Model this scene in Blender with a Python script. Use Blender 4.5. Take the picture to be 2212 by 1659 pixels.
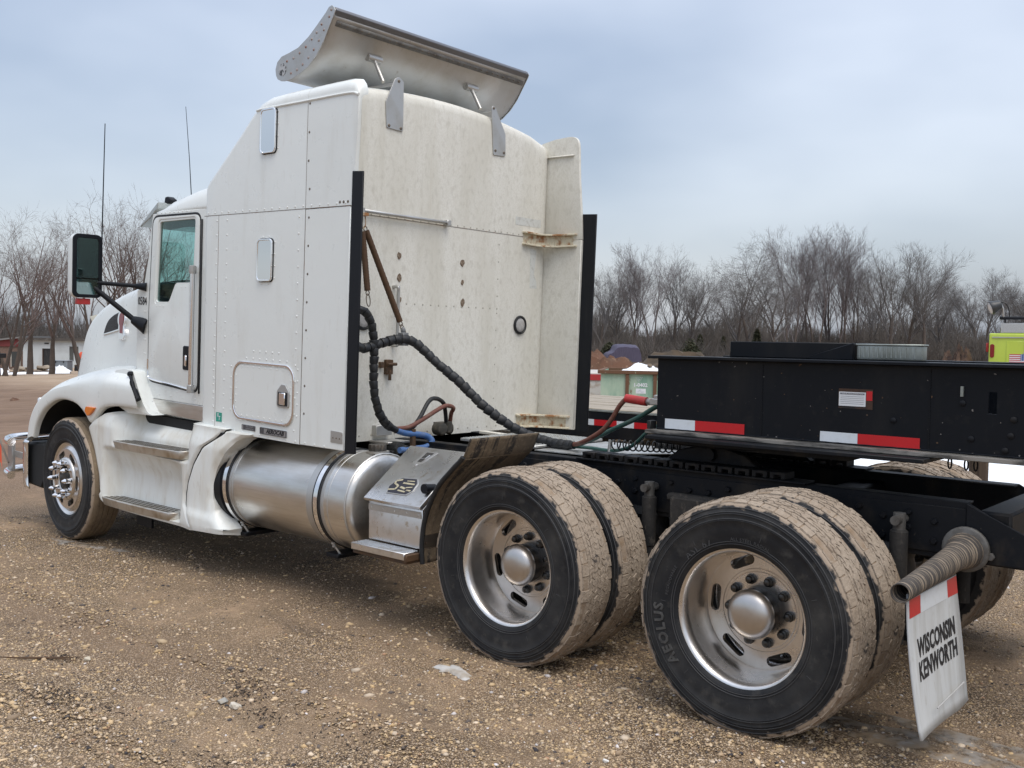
import bpy, bmesh, math, random
from mathutils import Vector, Matrix, noise
import numpy as np
sin, cos, pi = math.sin, math.cos, math.pi
R = math.radians
for o in list(bpy.data.objects):
    bpy.data.objects.remove(o)
S = bpy.context.scene
COL = S.collection
rnd = random.Random(7)

# ---------------------------------------------------------------- camera
YAW, PITCH, ROLL = -0.713, -0.0426, 0.0171
fw = Vector((sin(YAW)*cos(PITCH), cos(YAW)*cos(PITCH), sin(PITCH)))
rt0 = Vector((cos(YAW), -sin(YAW), 0)); up0 = rt0.cross(fw)
rt = rt0*cos(ROLL)+up0*sin(ROLL); up = up0*cos(ROLL)-rt0*sin(ROLL)
cd = bpy.data.cameras.new('camera'); cam = bpy.data.objects.new('camera', cd); COL.objects.link(cam)
CAM = Vector((1.999, -5.0403, 1.6766))
cam.matrix_world = Matrix(((rt.x, up.x, -fw.x, CAM.x), (rt.y, up.y, -fw.y, CAM.y), (rt.z, up.z, -fw.z, CAM.z), (0, 0, 0, 1)))
cd.sensor_width = 36; cd.lens = 2131.8/2212*36; cd.clip_start = .05; cd.clip_end = 4000
S.camera = cam
S.render.resolution_x, S.render.resolution_y = 1024, 768

# ---------------------------------------------------------------- sky and sun (bright overcast)
SUN_EL, SUN_AZ = R(64), R(112)          # azimuth clockwise from +y
W = bpy.data.worlds.new('World'); S.world = W; W.use_nodes = True
nt = W.node_tree; nt.nodes.clear()
wo = nt.nodes.new('ShaderNodeOutputWorld')
skyn = nt.nodes.new('ShaderNodeTexSky'); skyn.sky_type = 'NISHITA'; skyn.sun_disc = False
skyn.sun_elevation = SUN_EL; skyn.sun_rotation = SUN_AZ; skyn.dust_density = 3; skyn.air_density = 1.2
bg1 = nt.nodes.new('ShaderNodeBackground'); bg1.inputs[1].default_value = .05
nt.links.new(skyn.outputs[0], bg1.inputs[0])
tc = nt.nodes.new('ShaderNodeTexCoord')
mp = nt.nodes.new('ShaderNodeMapping'); mp.inputs['Scale'].default_value = (1.3, 1.3, 3.0); mp.inputs['Location'].default_value = (.35, .1, .4)
nz = nt.nodes.new('ShaderNodeTexNoise'); nz.inputs['Scale'].default_value = 1.7; nz.inputs['Detail'].default_value = 4; nz.inputs['Roughness'].default_value = .42
rp = nt.nodes.new('ShaderNodeValToRGB')
rp.color_ramp.elements[0].position = .34; rp.color_ramp.elements[0].color = (.205, .238, .302, 1)
rp.color_ramp.elements[1].position = .66; rp.color_ramp.elements[1].color = (.415, .44, .49, 1)
sep = nt.nodes.new('ShaderNodeSeparateXYZ')
mr = nt.nodes.new('ShaderNodeMapRange'); mr.inputs['From Min'].default_value = 0; mr.inputs['From Max'].default_value = 1
mr.inputs['To Min'].default_value = 1.0; mr.inputs['To Max'].default_value = 2.6
vm = nt.nodes.new('ShaderNodeVectorMath'); vm.operation = 'SCALE'
bg2 = nt.nodes.new('ShaderNodeBackground'); bg2.inputs[1].default_value = .82
ad = nt.nodes.new('ShaderNodeAddShader')
L = nt.links.new
L(tc.outputs['Generated'], mp.inputs[0]); L(mp.outputs[0], nz.inputs['Vector']); L(nz.outputs['Fac'], rp.inputs[0])
L(tc.outputs['Generated'], sep.inputs[0]); L(sep.outputs['Z'], mr.inputs['Value'])
L(rp.outputs[0], vm.inputs[0]); L(mr.outputs[0], vm.inputs['Scale']); L(vm.outputs[0], bg2.inputs[0])
L(bg1.outputs[0], ad.inputs[0]); L(bg2.outputs[0], ad.inputs[1]); L(ad.outputs[0], wo.inputs[0])
sd = bpy.data.lights.new('sun', 'SUN'); sd.energy = 1.5; sd.angle = R(45); sd.color = (1, .95, .87)
so = bpy.data.objects.new('sun', sd); COL.objects.link(so)
sdir = Vector((sin(SUN_AZ)*cos(SUN_EL), cos(SUN_AZ)*cos(SUN_EL), sin(SUN_EL)))
so.rotation_euler = sdir.to_track_quat('Z', 'Y').to_euler(); so.location = (0, -6, 12)
vs = S.view_settings; vs.view_transform = 'Standard'; vs.look = 'None'; vs.exposure = 0.36; vs.gamma = 1
S.render.engine = 'CYCLES'

# ---------------------------------------------------------------- helpers
WL = {}
def props(o, label=None, cat=None, group=None, kind=None):
    if label: o['label'] = label
    if cat: o['category'] = cat
    if group: o['group'] = group
    if kind: o['kind'] = kind
    return o
def empty(name, loc, label=None, cat=None, group=None):
    o = bpy.data.objects.new(name, None); COL.objects.link(o); o.location = loc; o.empty_display_size = .2
    WL[o] = Vector(loc)
    return props(o, label, cat, group)
def place(o, wloc, parent):
    WL[o] = Vector(wloc)
    if parent: o.parent = parent; o.location = WL[o]-WL[parent]
    else: o.location = wloc
class MB:
    def __init__(s, xf=None): s.v = []; s.f = []; s.xf = xf
    def add(s, vs, fs):
        o = len(s.v); s.v += [tuple(p) for p in vs]; s.f += [tuple(i+o for i in f) for f in fs]; return s
    def box(s, x0, x1, y0, y1, z0, z1):
        return s.add([(x, y, z) for x in (x0, x1) for y in (y0, y1) for z in (z0, z1)],
                     [(0, 1, 3, 2), (4, 6, 7, 5), (0, 4, 5, 1), (2, 3, 7, 6), (0, 2, 6, 4), (1, 5, 7, 3)])
    def obox(s, c, dx, dy, dz, hx, hy, hz):
        c, dx, dy, dz = map(Vector, (c, dx, dy, dz))
        vs = [c+dx*hx*a+dy*hy*b+dz*hz*d for a in (-1, 1) for b in (-1, 1) for d in (-1, 1)]
        return s.add(vs, [(0, 1, 3, 2), (4, 6, 7, 5), (0, 4, 5, 1), (2, 3, 7, 6), (0, 2, 6, 4), (1, 5, 7, 3)])
    def bar(s, a, b, w, h, upv=(0, 0, 1)):
        a, b = Vector(a), Vector(b); d = (b-a); l = d.length; d.normalize()
        sd_ = d.cross(Vector(upv)); 
        if sd_.length < 1e-4: sd_ = d.cross(Vector((0, 1, 0)))
        sd_.normalize(); u_ = sd_.cross(d)
        return s.obox((a+b)/2, d, sd_, u_, l/2, w/2, h/2)
    def prism(s, pts, ax, a, b):
        def m(p, t): return (t, p[0], p[1]) if ax == 0 else ((p[0], t, p[1]) if ax == 1 else (p[0], p[1], t))
        n = len(pts); vs = [m(p, a) for p in pts]+[m(p, b) for p in pts]
        fs = [tuple(range(n)), tuple(range(n, 2*n))]+[(i, (i+1) % n, n+(i+1) % n, n+i) for i in range(n)]
        return s.add(vs, fs)
    def plate(s, outer, holes, ax, a, b):
        """polygon with holes, thickened between a and b along axis ax"""
        def m(p, t): return (t, p[0], p[1]) if ax == 0 else ((p[0], t, p[1]) if ax == 1 else (p[0], p[1], t))
        bm = bmesh.new(); loops = [outer]+list(holes); ed = []; idx = 0; vl = []
        for lp in loops:
            vv = [bm.verts.new((p[0], p[1], 0)) for p in lp]; vl.append(vv)
            ed += [bm.edges.new((vv[i], vv[(i+1) % len(vv)])) for i in range(len(vv))]
        bmesh.ops.triangle_fill(bm, use_beauty=True, edges=ed)
        bm.verts.index_update()
        P = [(v.co.x, v.co.y) for v in bm.verts]; F = [tuple(v.index for v in f.verts) for f in bm.faces]
        n = len(P); fs = F+[tuple(i+n for i in f) for f in F]
        for vv in vl:
            k = len(vv)
            for i in range(k):
                p, q = vv[i].index, vv[(i+1) % k].index
                fs.append((p, q, q+n, p+n))
        bm.free()
        return s.add([m(p, a) for p in P]+[m(p, b) for p in P], fs)
    def frames(s, path):
        P = [Vector(p) for p in path]; T = []
        for i in range(len(P)):
            t = (P[min(i+1, len(P)-1)]-P[max(i-1, 0)]); T.append(t.normalized() if t.length > 1e-9 else Vector((0, 0, 1)))
        n = T[0].orthogonal().normalized(); out = []
        for i, t in enumerate(T):
            n = (n-t*n.dot(t)); n = n.normalized() if n.length > 1e-6 else t.orthogonal().normalized()
            out.append((P[i], t, n, t.cross(n)))
        return out
    def tube(s, path, r, n=8, cap=True):
        fr = s.frames(path); rr = r if isinstance(r, (list, tuple)) else [r]*len(fr); vs = []; fs = []
        for (p, t, a, b), q in zip(fr, rr):
            vs += [p+a*q*cos(2*pi*k/n)+b*q*sin(2*pi*k/n) for k in range(n)]
        for i in range(len(fr)-1):
            for k in range(n): fs.append((i*n+k, i*n+(k+1) % n, (i+1)*n+(k+1) % n, (i+1)*n+k))
        if cap: fs += [tuple(range(n)), tuple(range((len(fr)-1)*n, len(fr)*n))]
        return s.add(vs, fs)
    def lathe(s, prof, c, ax, n=48, cap=(True, True)):
        c = Vector(c); vs = []; fs = []
        for (r_, h) in prof:
            for k in range(n):
                a = 2*pi*k/n; u, w = r_*cos(a), r_*sin(a)
                vs.append(c+(Vector((h, u, w)) if ax == 0 else (Vector((u, h, w)) if ax == 1 else Vector((u, w, h)))))
        for i in range(len(prof)-1):
            for k in range(n): fs.append((i*n+k, i*n+(k+1) % n, (i+1)*n+(k+1) % n, (i+1)*n+k))
        if cap[0]: fs.append(tuple(range(n)))
        if cap[1]: fs.append(tuple(range((len(prof)-1)*n, len(prof)*n)))
        return s.add(vs, fs)
    def loft(s, rings, closed=True, cap=(True, True)):
        n = len(rings[0]); vs = [p for r_ in rings for p in r_]; fs = []
        for i in range(len(rings)-1):
            for k in range(n if closed else n-1): fs.append((i*n+k, i*n+(k+1) % n, (i+1)*n+(k+1) % n, (i+1)*n+k))
        if cap[0]: fs.append(tuple(range(n)))
        if cap[1]: fs.append(tuple(range((len(rings)-1)*n, len(rings)*n)))
        return s.add(vs, fs)
    def dome(s, p, nrm, r_, h, n=8):
        p, nrm = Vector(p), Vector(nrm).normalized(); a = nrm.orthogonal().normalized(); b = nrm.cross(a)
        vs = []
        for q, hh in ((1, 0), (.72, .7)):
            vs += [p+(a*cos(2*pi*k/n)+b*sin(2*pi*k/n))*r_*q+nrm*h*hh for k in range(n)]
        vs.append(p+nrm*h)
        fs = [(k, (k+1) % n, n+(k+1) % n, n+k) for k in range(n)]+[(n+k, n+(k+1) % n, 2*n) for k in range(n)]
        return s.add(vs, fs)
    def build(s, name, mat, parent=None, smooth=38, bevel=0, seg=1, origin=None, solid=0, subs=0, bang=35, **pr):
        V = [Vector(p) for p in s.v]
        if s.xf: V = [s.xf(p) for p in V]
        if origin is None:
            lo = Vector([min(p[i] for p in V) for i in range(3)]); hi = Vector([max(p[i] for p in V) for i in range(3)])
            origin = (lo+hi)/2
        origin = Vector(origin)
        bm = bmesh.new(); bv = [bm.verts.new(p-origin) for p in V]
        for f in s.f:
            try: bm.faces.new([bv[i] for i in f])
            except ValueError: pass
        bmesh.ops.recalc_face_normals(bm, faces=bm.faces)
        if bevel:
            bm.edges.ensure_lookup_table()
            ed = [e for e in bm.edges if len(e.link_faces) == 2 and e.calc_face_angle(0) > R(bang)]
            if ed: bmesh.ops.bevel(bm, geom=ed, offset=bevel, segments=seg, profile=.6, affect='EDGES', clamp_overlap=True)
        me = bpy.data.meshes.new(name); bm.to_mesh(me); bm.free()
        if smooth:
            me.polygons.foreach_set('use_smooth', [True]*len(me.polygons)); me.set_sharp_from_angle(angle=R(smooth))
        me.materials.append(mat)
        o = bpy.data.objects.new(name, me); COL.objects.link(o); place(o, origin, parent)
        if solid:
            m_ = o.modifiers.new('solid', 'SOLIDIFY'); m_.thickness = solid; m_.offset = -1
        if subs:
            m_ = o.modifiers.new('sub', 'SUBSURF'); m_.levels = m_.render_levels = subs
        return props(o, **pr)
def spl(pts, n=8):
    """Catmull-Rom through points"""
    P = [Vector(p) for p in pts]; P = [P[0]*2-P[1]]+P+[P[-1]*2-P[-2]]; out = []
    for i in range(1, len(P)-2):
        for k in range(n):
            t = k/n; a, b, c, d = P[i-1], P[i], P[i+1], P[i+2]
            out.append(.5*((2*b)+(c-a)*t+(2*a-5*b+4*c-d)*t*t+(3*b-a-3*c+d)*t**3))
    out.append(P[-2]); return out
def spl2(pts, n=6): return [(p.x, p.y) for p in spl([(a, b, 0) for a, b in pts], n)]
def rrect(x0, x1, z0, z1, r_, n=5):
    out = []
    for cx, cz, a0 in ((x1-r_, z1-r_, 0), (x0+r_, z1-r_, 90), (x0+r_, z0+r_, 180), (x1-r_, z0+r_, 270)):
        out += [(cx+r_*cos(R(a0+90*k/n)), cz+r_*sin(R(a0+90*k/n))) for k in range(n+1)]
    return out
def rpoly(pts, r_, n=4):
    """round the corners of a polygon"""
    out = []; m = len(pts)
    for i in range(m):
        a, b, c = Vector(pts[i-1]), Vector(pts[i]), Vector(pts[(i+1) % m])
        q = min(r_, (a-b).length*.45, (c-b).length*.45); p0 = b+(a-b).normalized()*q; p1 = b+(c-b).normalized()*q
        for k in range(n+1):
            t = k/n; p = p0*(1-t)**2+b*2*t*(1-t)+p1*t*t; out.append((p.x, p.y))
    return out
def text_geo(body, size, depth=.003, shear=0, bold=0, space=1):
    cu = bpy.data.curves.new('t', 'FONT'); cu.body = body; cu.size = size; cu.extrude = depth/2; cu.shear = shear
    cu.offset = bold; cu.align_x = 'CENTER'; cu.align_y = 'CENTER'; cu.resolution_u = 2; cu.space_character = space
    o = bpy.data.objects.new('t', cu); COL.objects.link(o)
    dg = bpy.context.evaluated_depsgraph_get(); dg.update()
    e = o.evaluated_get(dg); me = e.to_mesh()
    vs = [v.co.copy() for v in me.vertices]; fs = [tuple(p.vertices) for p in me.polygons]
    e.to_mesh_clear(); bpy.data.objects.remove(o); bpy.data.curves.remove(cu)
    return vs, fs
def text(mb, body, size, fn, **k):
    vs_, fs_ = text_geo(body, size, **k); mb.add([fn(p) for p in vs_], fs_); return mb
def copy_tree(o, parent, wloc, rotz=None):
    c = o.copy(); COL.objects.link(c); c.parent = parent
    if wloc is not None: place(c, wloc, parent)
    if rotz is not None: c.rotation_euler = (0, 0, rotz)
    for ch in list(o.children):
        d = ch.copy(); COL.objects.link(d); d.parent = c
        for g in list(ch.children):
            e = g.copy(); COL.objects.link(e); e.parent = d
    return c

# ---------------------------------------------------------------- materials
def ramp(n, a, b, ca, cb):
    r_ = n.nodes.new('ShaderNodeValToRGB'); e = r_.color_ramp.elements
    e[0].position = a; e[0].color = ca; e[1].position = b; e[1].color = cb; return r_
def c4(c): return (c[0], c[1], c[2], 1)
def M(name, col, rough=.5, metal=0, layers=(), bump=0, bscale=60, bstretch=(1, 1, 1), coat=0, spec=.5, rvar=0, coord='Object', trans=0, emit=0):
    """layers: (colour, noise scale, stretch xyz, lo, hi, strength)"""
    m = bpy.data.materials.new(name); m.use_nodes = True; n = m.node_tree; b = n.nodes['Principled BSDF']
    b.inputs['Roughness'].default_value = rough; b.inputs['Metallic'].default_value = metal
    b.inputs['Specular IOR Level'].default_value = spec; b.inputs['Coat Weight'].default_value = coat; b.inputs['Coat Roughness'].default_value = .12
    b.inputs['Base Color'].default_value = c4(col)
    if trans: b.inputs['Transmission Weight'].default_value = trans
    tcn = n.nodes.new('ShaderNodeTexCoord'); cur = None
    def noise_(sc, st, det=5, rg=.6):
        mp_ = n.nodes.new('ShaderNodeMapping'); mp_.inputs['Scale'].default_value = st
        n.links.new(tcn.outputs[coord], mp_.inputs[0])
        z = n.nodes.new('ShaderNodeTexNoise'); z.inputs['Scale'].default_value = sc; z.inputs['Detail'].default_value = det; z.inputs['Roughness'].default_value = rg
        n.links.new(mp_.outputs[0], z.inputs['Vector']); return z
    for (c2, sc, st, lo, hi, strg) in layers:
        z = noise_(sc, st); r_ = ramp(n, lo, hi, (0, 0, 0, 1), (strg, strg, strg, 1)); n.links.new(z.outputs['Fac'], r_.inputs[0])
        mx = n.nodes.new('ShaderNodeMix'); mx.data_type = 'RGBA'
        n.links.new(r_.outputs[0], mx.inputs['Factor'])
        if cur: n.links.new(cur, mx.inputs['A'])
        else: mx.inputs['A'].default_value = c4(col)
        mx.inputs['B'].default_value = c4(c2); cur = mx.outputs['Result']
    if cur: n.links.new(cur, b.inputs['Base Color'])
    if rvar:
        z = noise_(9, (1, 1, 1)); mm = n.nodes.new('ShaderNodeMapRange'); mm.inputs['To Min'].default_value = rough-rvar; mm.inputs['To Max'].default_value = rough+rvar
        n.links.new(z.outputs['Fac'], mm.inputs['Value']); n.links.new(mm.outputs[0], b.inputs['Roughness'])
    if bump:
        z = noise_(bscale, bstretch, 6); bp = n.nodes.new('ShaderNodeBump'); bp.inputs['Strength'].default_value = bump; bp.inputs['Distance'].default_value = .01
        n.links.new(z.outputs['Fac'], bp.inputs['Height']); n.links.new(bp.outputs[0], b.inputs['Normal'])
    return m
MUD = (.345, .28, .215); MUDD = (.22, .15, .09)
white = M('white_paint', (.765, .79, .765), .3, 0, [((.56, .545, .48), 3, (2, 2, .35), .55, .85, .5), ((.5, .47, .4), 26, (1, 1, .25), .62, .8, .3), ((.40, .30, .20), 5, (3, 3, .15), .70, .80, .35)], coat=.35, rvar=.1, bump=.35, bscale=2.2)
whitelow = M('white_fairing', (.77, .785, .75), .36, 0, [((.55, .49, .38), 3.5, (1.5, 1.5, .4), .46, .75, .75), ((.40, .33, .24), 18, (1, 1, .3), .6, .8, .55)], coat=.2, rvar=.1)
whiterear = M('dirty_white', (.72, .705, .645), .55, 0, [((.56, .535, .455), 1.7, (1, 2.2, .35), .45, .72, .8), ((.47, .445, .38), 30, (1, 1, .6), .50, .72, .6), ((.60, .58, .50), 110, (1, 1, .7), .45, .62, .6), ((.42, .30, .18), 4, (1, 5, .22), .66, .8, .5), ((.10, .09, .07), 75, (1, 1, .8), .70, .76, .8)], bump=.05, bscale=220)
blackp = M('black_paint', (.0035, .0052, .0085), .42, 0, [((.020, .019, .018), 3, (1, 1, .25), .50, .78, .8), ((.022, .021, .020), 14, (1, 1, 1), .58, .8, .6), ((.13, .12, .10), 90, (1, 1, .6), .70, .76, .6)], rvar=.1, bump=.02, spec=.22)
blackfr = M('frame_black', (.005, .0062, .009), .55, 0, [((.045, .036, .026), 7, (1, 1, .6), .52, .78, .7), ((.12, .10, .075), 55, (1, 1, 1), .68, .75, .6)], bump=.1, bscale=40, spec=.25)
blacktr = M('black_trim', (.006, .0075, .011), .5, 0, [((.02, .02, .024), 30, (1, 1, .1), .55, .8, .6)], spec=.25)
rubber = M('hose_rubber', (.009, .010, .012), .55, 0, [((.045, .042, .036), 20, (1, 1, 1), .5, .8, .6)], bump=.1)
dark = M('dark_interior', (.012, .013, .014), .8)
alum = M('brushed_aluminium', (.72, .715, .70), .31, 1, [((.40, .34, .265), 2.5, (.4, 1.5, 1.5), .42, .75, .8), ((.5, .48, .44), 55, (.06, 1, 1), .45, .75, .5)], rvar=.1, bump=.03, bscale=90, bstretch=(.05, 1, 1))
alumb = M('box_aluminium', (.70, .70, .70), .3, 1, [((.45, .41, .35), 10, (1, 1, 1), .52, .75, .75), ((.42, .33, .22), 22, (1, 1, 1), .62, .72, .7)], rvar=.12, bump=.04, bscale=35)
alumd = M('dull_aluminium', (.50, .50, .49), .45, .85, [((.40, .37, .32), 5, (1, 1, 1), .45, .75, .7), ((.25, .2, .15), 30, (1, 1, .5), .64, .76, .5)], bump=.04)
wheelal = M('wheel_aluminium', (.74, .715, .69), .29, 1, [((.50, .45, .39), 3.5, (1, 1, 1), .40, .75, .8), ((.40, .34, .27), 40, (1, 1, 1), .62, .80, .4)], rvar=.09, bump=.05, bscale=70)
chrome = M('chrome', (.85, .85, .86), .1, 1, [((.6, .57, .52), 12, (1, 1, 1), .55, .8, .5)], rvar=.05)
mirrorg = M('mirror_glass', (.32, .42, .42), .03, 1)
hubm = M('hub_cover', (.58, .555, .53), .34, 1, [((.47, .42, .37), 5, (1, 1, 1), .4, .75, .8)], rvar=.1)
rust = M('rusty_cream', (.60, .55, .42), .6, 0, [((.30, .12, .03), 14, (1, 1, 1), .48, .62, .95), ((.07, .03, .015), 30, (1, 1, 1), .62, .7, .8)], bump=.15, bscale=60)
rusts = M('rusty_steel', (.085, .045, .02), .75, 0, [((.05, .035, .025), 20, (1, 1, 1), .45, .65, .8)], bump=.2)
mud = M('dried_mud', MUD, .95, 0, [((.27, .21, .155), 5, (1, 1, 1), .42, .66, .9), ((.42, .345, .27), 22, (1, 1, 1), .5, .75, .7), ((.13, .11, .09), 34, (1, 1, 1), .58, .70, .75), ((.025, .025, .027), 11, (1, 1, 1), .66, .71, .85)], bump=.8, bscale=60)
mudf = M('front_mud', (.22, .165, .105), .95, 0, [((.14, .105, .07), 9, (1, 1, 1), .42, .68, .85), ((.30, .23, .16), 30, (1, 1, 1), .55, .75, .7)], bump=.7, bscale=60)
muddk = M('mud_groove', (.29, .225, .165), .95, 0, [(MUDD, 20, (1, 1, 1), .4, .7, .8)], bump=.5, bscale=80)
mudplate = M('mud_caked', (.145, .108, .07), .95, 0, [((.025, .022, .02), 3.2, (.4, 5, .7), .53, .62, .95), ((.23, .175, .115), 40, (1, 1, 1), .5, .7, .8)], bump=.6, bscale=50)
redtape = M('red_reflective', (.52, .012, .018), .3, 0, [((.40, .02, .025), 40, (1, 1, 1), .5, .8, .5)])
whitetape = M('white_reflective', (.68, .73, .77), .3, 0, [((.55, .56, .55), 30, (1, 1, 1), .5, .8, .5)])
redm = M('red_plastic', (.42, .03, .03), .45, 0, [((.22, .05, .03), 18, (1, 1, 1), .5, .75, .7)])
orange = M('orange_lens', (.75, .20, .02), .25, 0)
orangef = M('orange_flag', (.85, .14, .06), .8, 0)
bluehose = M('blue_hose', (.06, .14, .33), .45, 0, [((.16, .17, .2), 20, (1, 1, 1), .5, .75, .6)])
redhose = M('red_hose', (.14, .048, .032), .6, 0, [((.2, .13, .09), 25, (1, 1, 1), .5, .75, .7)])
greenhose = M('green_hose', (.02, .075, .065), .55, 0, [((.1, .1, .08), 25, (1, 1, 1), .5, .75, .6)])
brownsp = M('brown_sleeve', (.085, .042, .018), .75, 0, [((.05, .028, .014), 60, (.3, .3, 2), .4, .7, .8)], bump=.3, bscale=200)
plastgrey = M('grey_plastic', (.16, .165, .17), .6)
placard = M('placard_white', (.68, .70, .72), .5)
ink = M('black_ink', (.012, .012, .014), .6)
tealst = M('teal_sticker', (.02, .30, .22), .4)
galv = M('galvanized', (.34, .37, .35), .5, .7, [((.20, .21, .18), 8, (1, 1, .3), .45, .7, .8), ((.45, .46, .44), 30, (1, 1, .5), .6, .8, .5)], bump=.05)
flapw = M('white_mudflap', (.58, .60, .605), .55, 0, [((.42, .42, .40), 5, (1, 3, .35), .42, .70, .85), ((.34, .32, .28), 40, (1, 1, .3), .58, .75, .5), ((.42, .33, .22), 4, (1, 1, .5), .66, .8, .7)], bump=.05)
def glass_mat(name, tint, gl=.08):
    m = bpy.data.materials.new(name); m.use_nodes = True; n = m.node_tree; n.nodes.clear()
    o = n.nodes.new('ShaderNodeOutputMaterial'); t = n.nodes.new('ShaderNodeBsdfTransparent'); t.inputs[0].default_value = c4(tint)
    g = n.nodes.new('ShaderNodeBsdfGlossy'); g.inputs['Roughness'].default_value = .03; lw = n.nodes.new('ShaderNodeLayerWeight'); pw = n.nodes.new('ShaderNodeMath'); pw.operation = 'POWER'; pw.inputs[1].default_value = 4; n.links.new(lw.outputs['Facing'], pw.inputs[0]); fr = n.nodes.new('ShaderNodeMapRange'); fr.inputs['To Min'].default_value = .05; n.links.new(pw.outputs[0], fr.inputs['Value'])
    mx = n.nodes.new('ShaderNodeMixShader'); n.links.new(fr.outputs[0], mx.inputs[0]); n.links.new(t.outputs[0], mx.inputs[1]); n.links.new(g.outputs[0], mx.inputs[2]); n.links.new(mx.outputs[0], o.inputs[0])
    return m
glass = glass_mat('teal_glass', (.70, .86, .84))
def tyre_mat(name, thr):
    m = M(name, (.012, .0128, .015), .62, 0, [((.045, .044, .042), 4, (1, 1, 1), .40, .70, .9), ((.075, .07, .062), 18, (1, 1, 1), .55, .78, .6), ((.09, .082, .07), 55, (1, 1, 1), .66, .75, .5)], bump=.06, bscale=160, spec=.3)
    n = m.node_tree; b = n.nodes['Principled BSDF']; src = b.inputs['Base Color'].links[0].from_socket
    tcn = n.nodes.new('ShaderNodeTexCoord'); sp = n.nodes.new('ShaderNodeSeparateXYZ'); n.links.new(tcn.outputs['Object'], sp.inputs[0])
    cb = n.nodes.new('ShaderNodeCombineXYZ'); n.links.new(sp.outputs['X'], cb.inputs['X']); n.links.new(sp.outputs['Z'], cb.inputs['Z'])
    ln = n.nodes.new('ShaderNodeVectorMath'); ln.operation = 'LENGTH'; n.links.new(cb.outputs[0], ln.inputs[0])
    z = n.nodes.new('ShaderNodeTexNoise'); z.inputs['Scale'].default_value = 22; z.inputs['Detail'].default_value = 6; n.links.new(tcn.outputs['Object'], z.inputs['Vector'])
    ma = n.nodes.new('ShaderNodeMath'); ma.operation = 'MULTIPLY_ADD'; ma.inputs[1].default_value = .085; n.links.new(z.outputs['Fac'], ma.inputs[0]); n.links.new(ln.outputs['Value'], ma.inputs[2])
    rp_ = ramp(n, thr+.030, thr+.040, (0, 0, 0, 1), (1, 1, 1, 1)); n.links.new(ma.outputs[0], rp_.inputs[0])
    mx = n.nodes.new('ShaderNodeMix'); mx.data_type = 'RGBA'; n.links.new(rp_.outputs[0], mx.inputs['Factor']); n.links.new(src, mx.inputs['A']); mx.inputs['B'].default_value = c4((.36, .285, .215))
    n.links.new(mx.outputs['Result'], b.inputs['Base Color'])
    return m
tyrem = tyre_mat('tyre_rubber', .494)
tyrein = tyre_mat('tyre_rubber_shoulder', .497)

grime = M('dark_grime', (.035, .031, .027), .85, 0, [((.012, .012, .013), 6, (1, 1, .5), .42, .6, .9), ((.12, .10, .08), 40, (1, 1, .4), .58, .72, .7)], bump=.4, bscale=50)
dullsteel = M('dull_grey_steel', (.17, .165, .155), .6, .5, [((.08, .07, .06), 9, (1, 1, 1), .42, .66, .85), ((.3, .28, .25), 30, (1, 1, 1), .6, .75, .5)], bump=.15)
# ---------------------------------------------------------------- ground
def sst(a, b, t):
    t = max(0, min(1, (t-a)/(b-a))); return t*t*(3-2*t)
def gz(x, y):
    d = math.hypot(x-2, y+5)
    h = .035*noise.noise((x*.35, y*.35, 3.1))+.012*noise.noise((x*1.7, y*1.7, 1.3))
    near = 1-sst(.5, 1.2, abs(abs(y)-.95))                        # wheel line is packed flat
    if -8 < x < 2: h *= 1-.85*near
    for yr, wd in ((-2.55, .30), (-3.35, .26), (-1.75, .3)):
        q = abs(y-yr-.12*sin(x*.5)-.05*noise.noise((x*.8, yr, 1)))/wd
        if q < 2: h += (-.022*(1-min(q, 1)**2)+.012*max(0, 1-abs(q-1.4)/.6))*(1+.6*noise.noise((x*1.1, yr, 5)))*(1-sst(4, 9, d)*.6)
    h -= .045*sst(-3.0, -6.2, x)*(1-sst(8, 25, d))
    if x < -7.5: h += (.055*noise.noise((x*.55, y*1.5, 4))+.03*noise.noise((x*1.6, y*3.2, 8)))*sst(-7.5, -11, x)
    if d > 20: h += (.16*noise.noise((x*.12, y*.12, 7.7)))*sst(20, 45, d)
    if x < -20:
        lf = sst(.78, .93, -x/max(d, 1)); h -= 1.35*lf*sst(36, 80, d)
    return h
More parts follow.
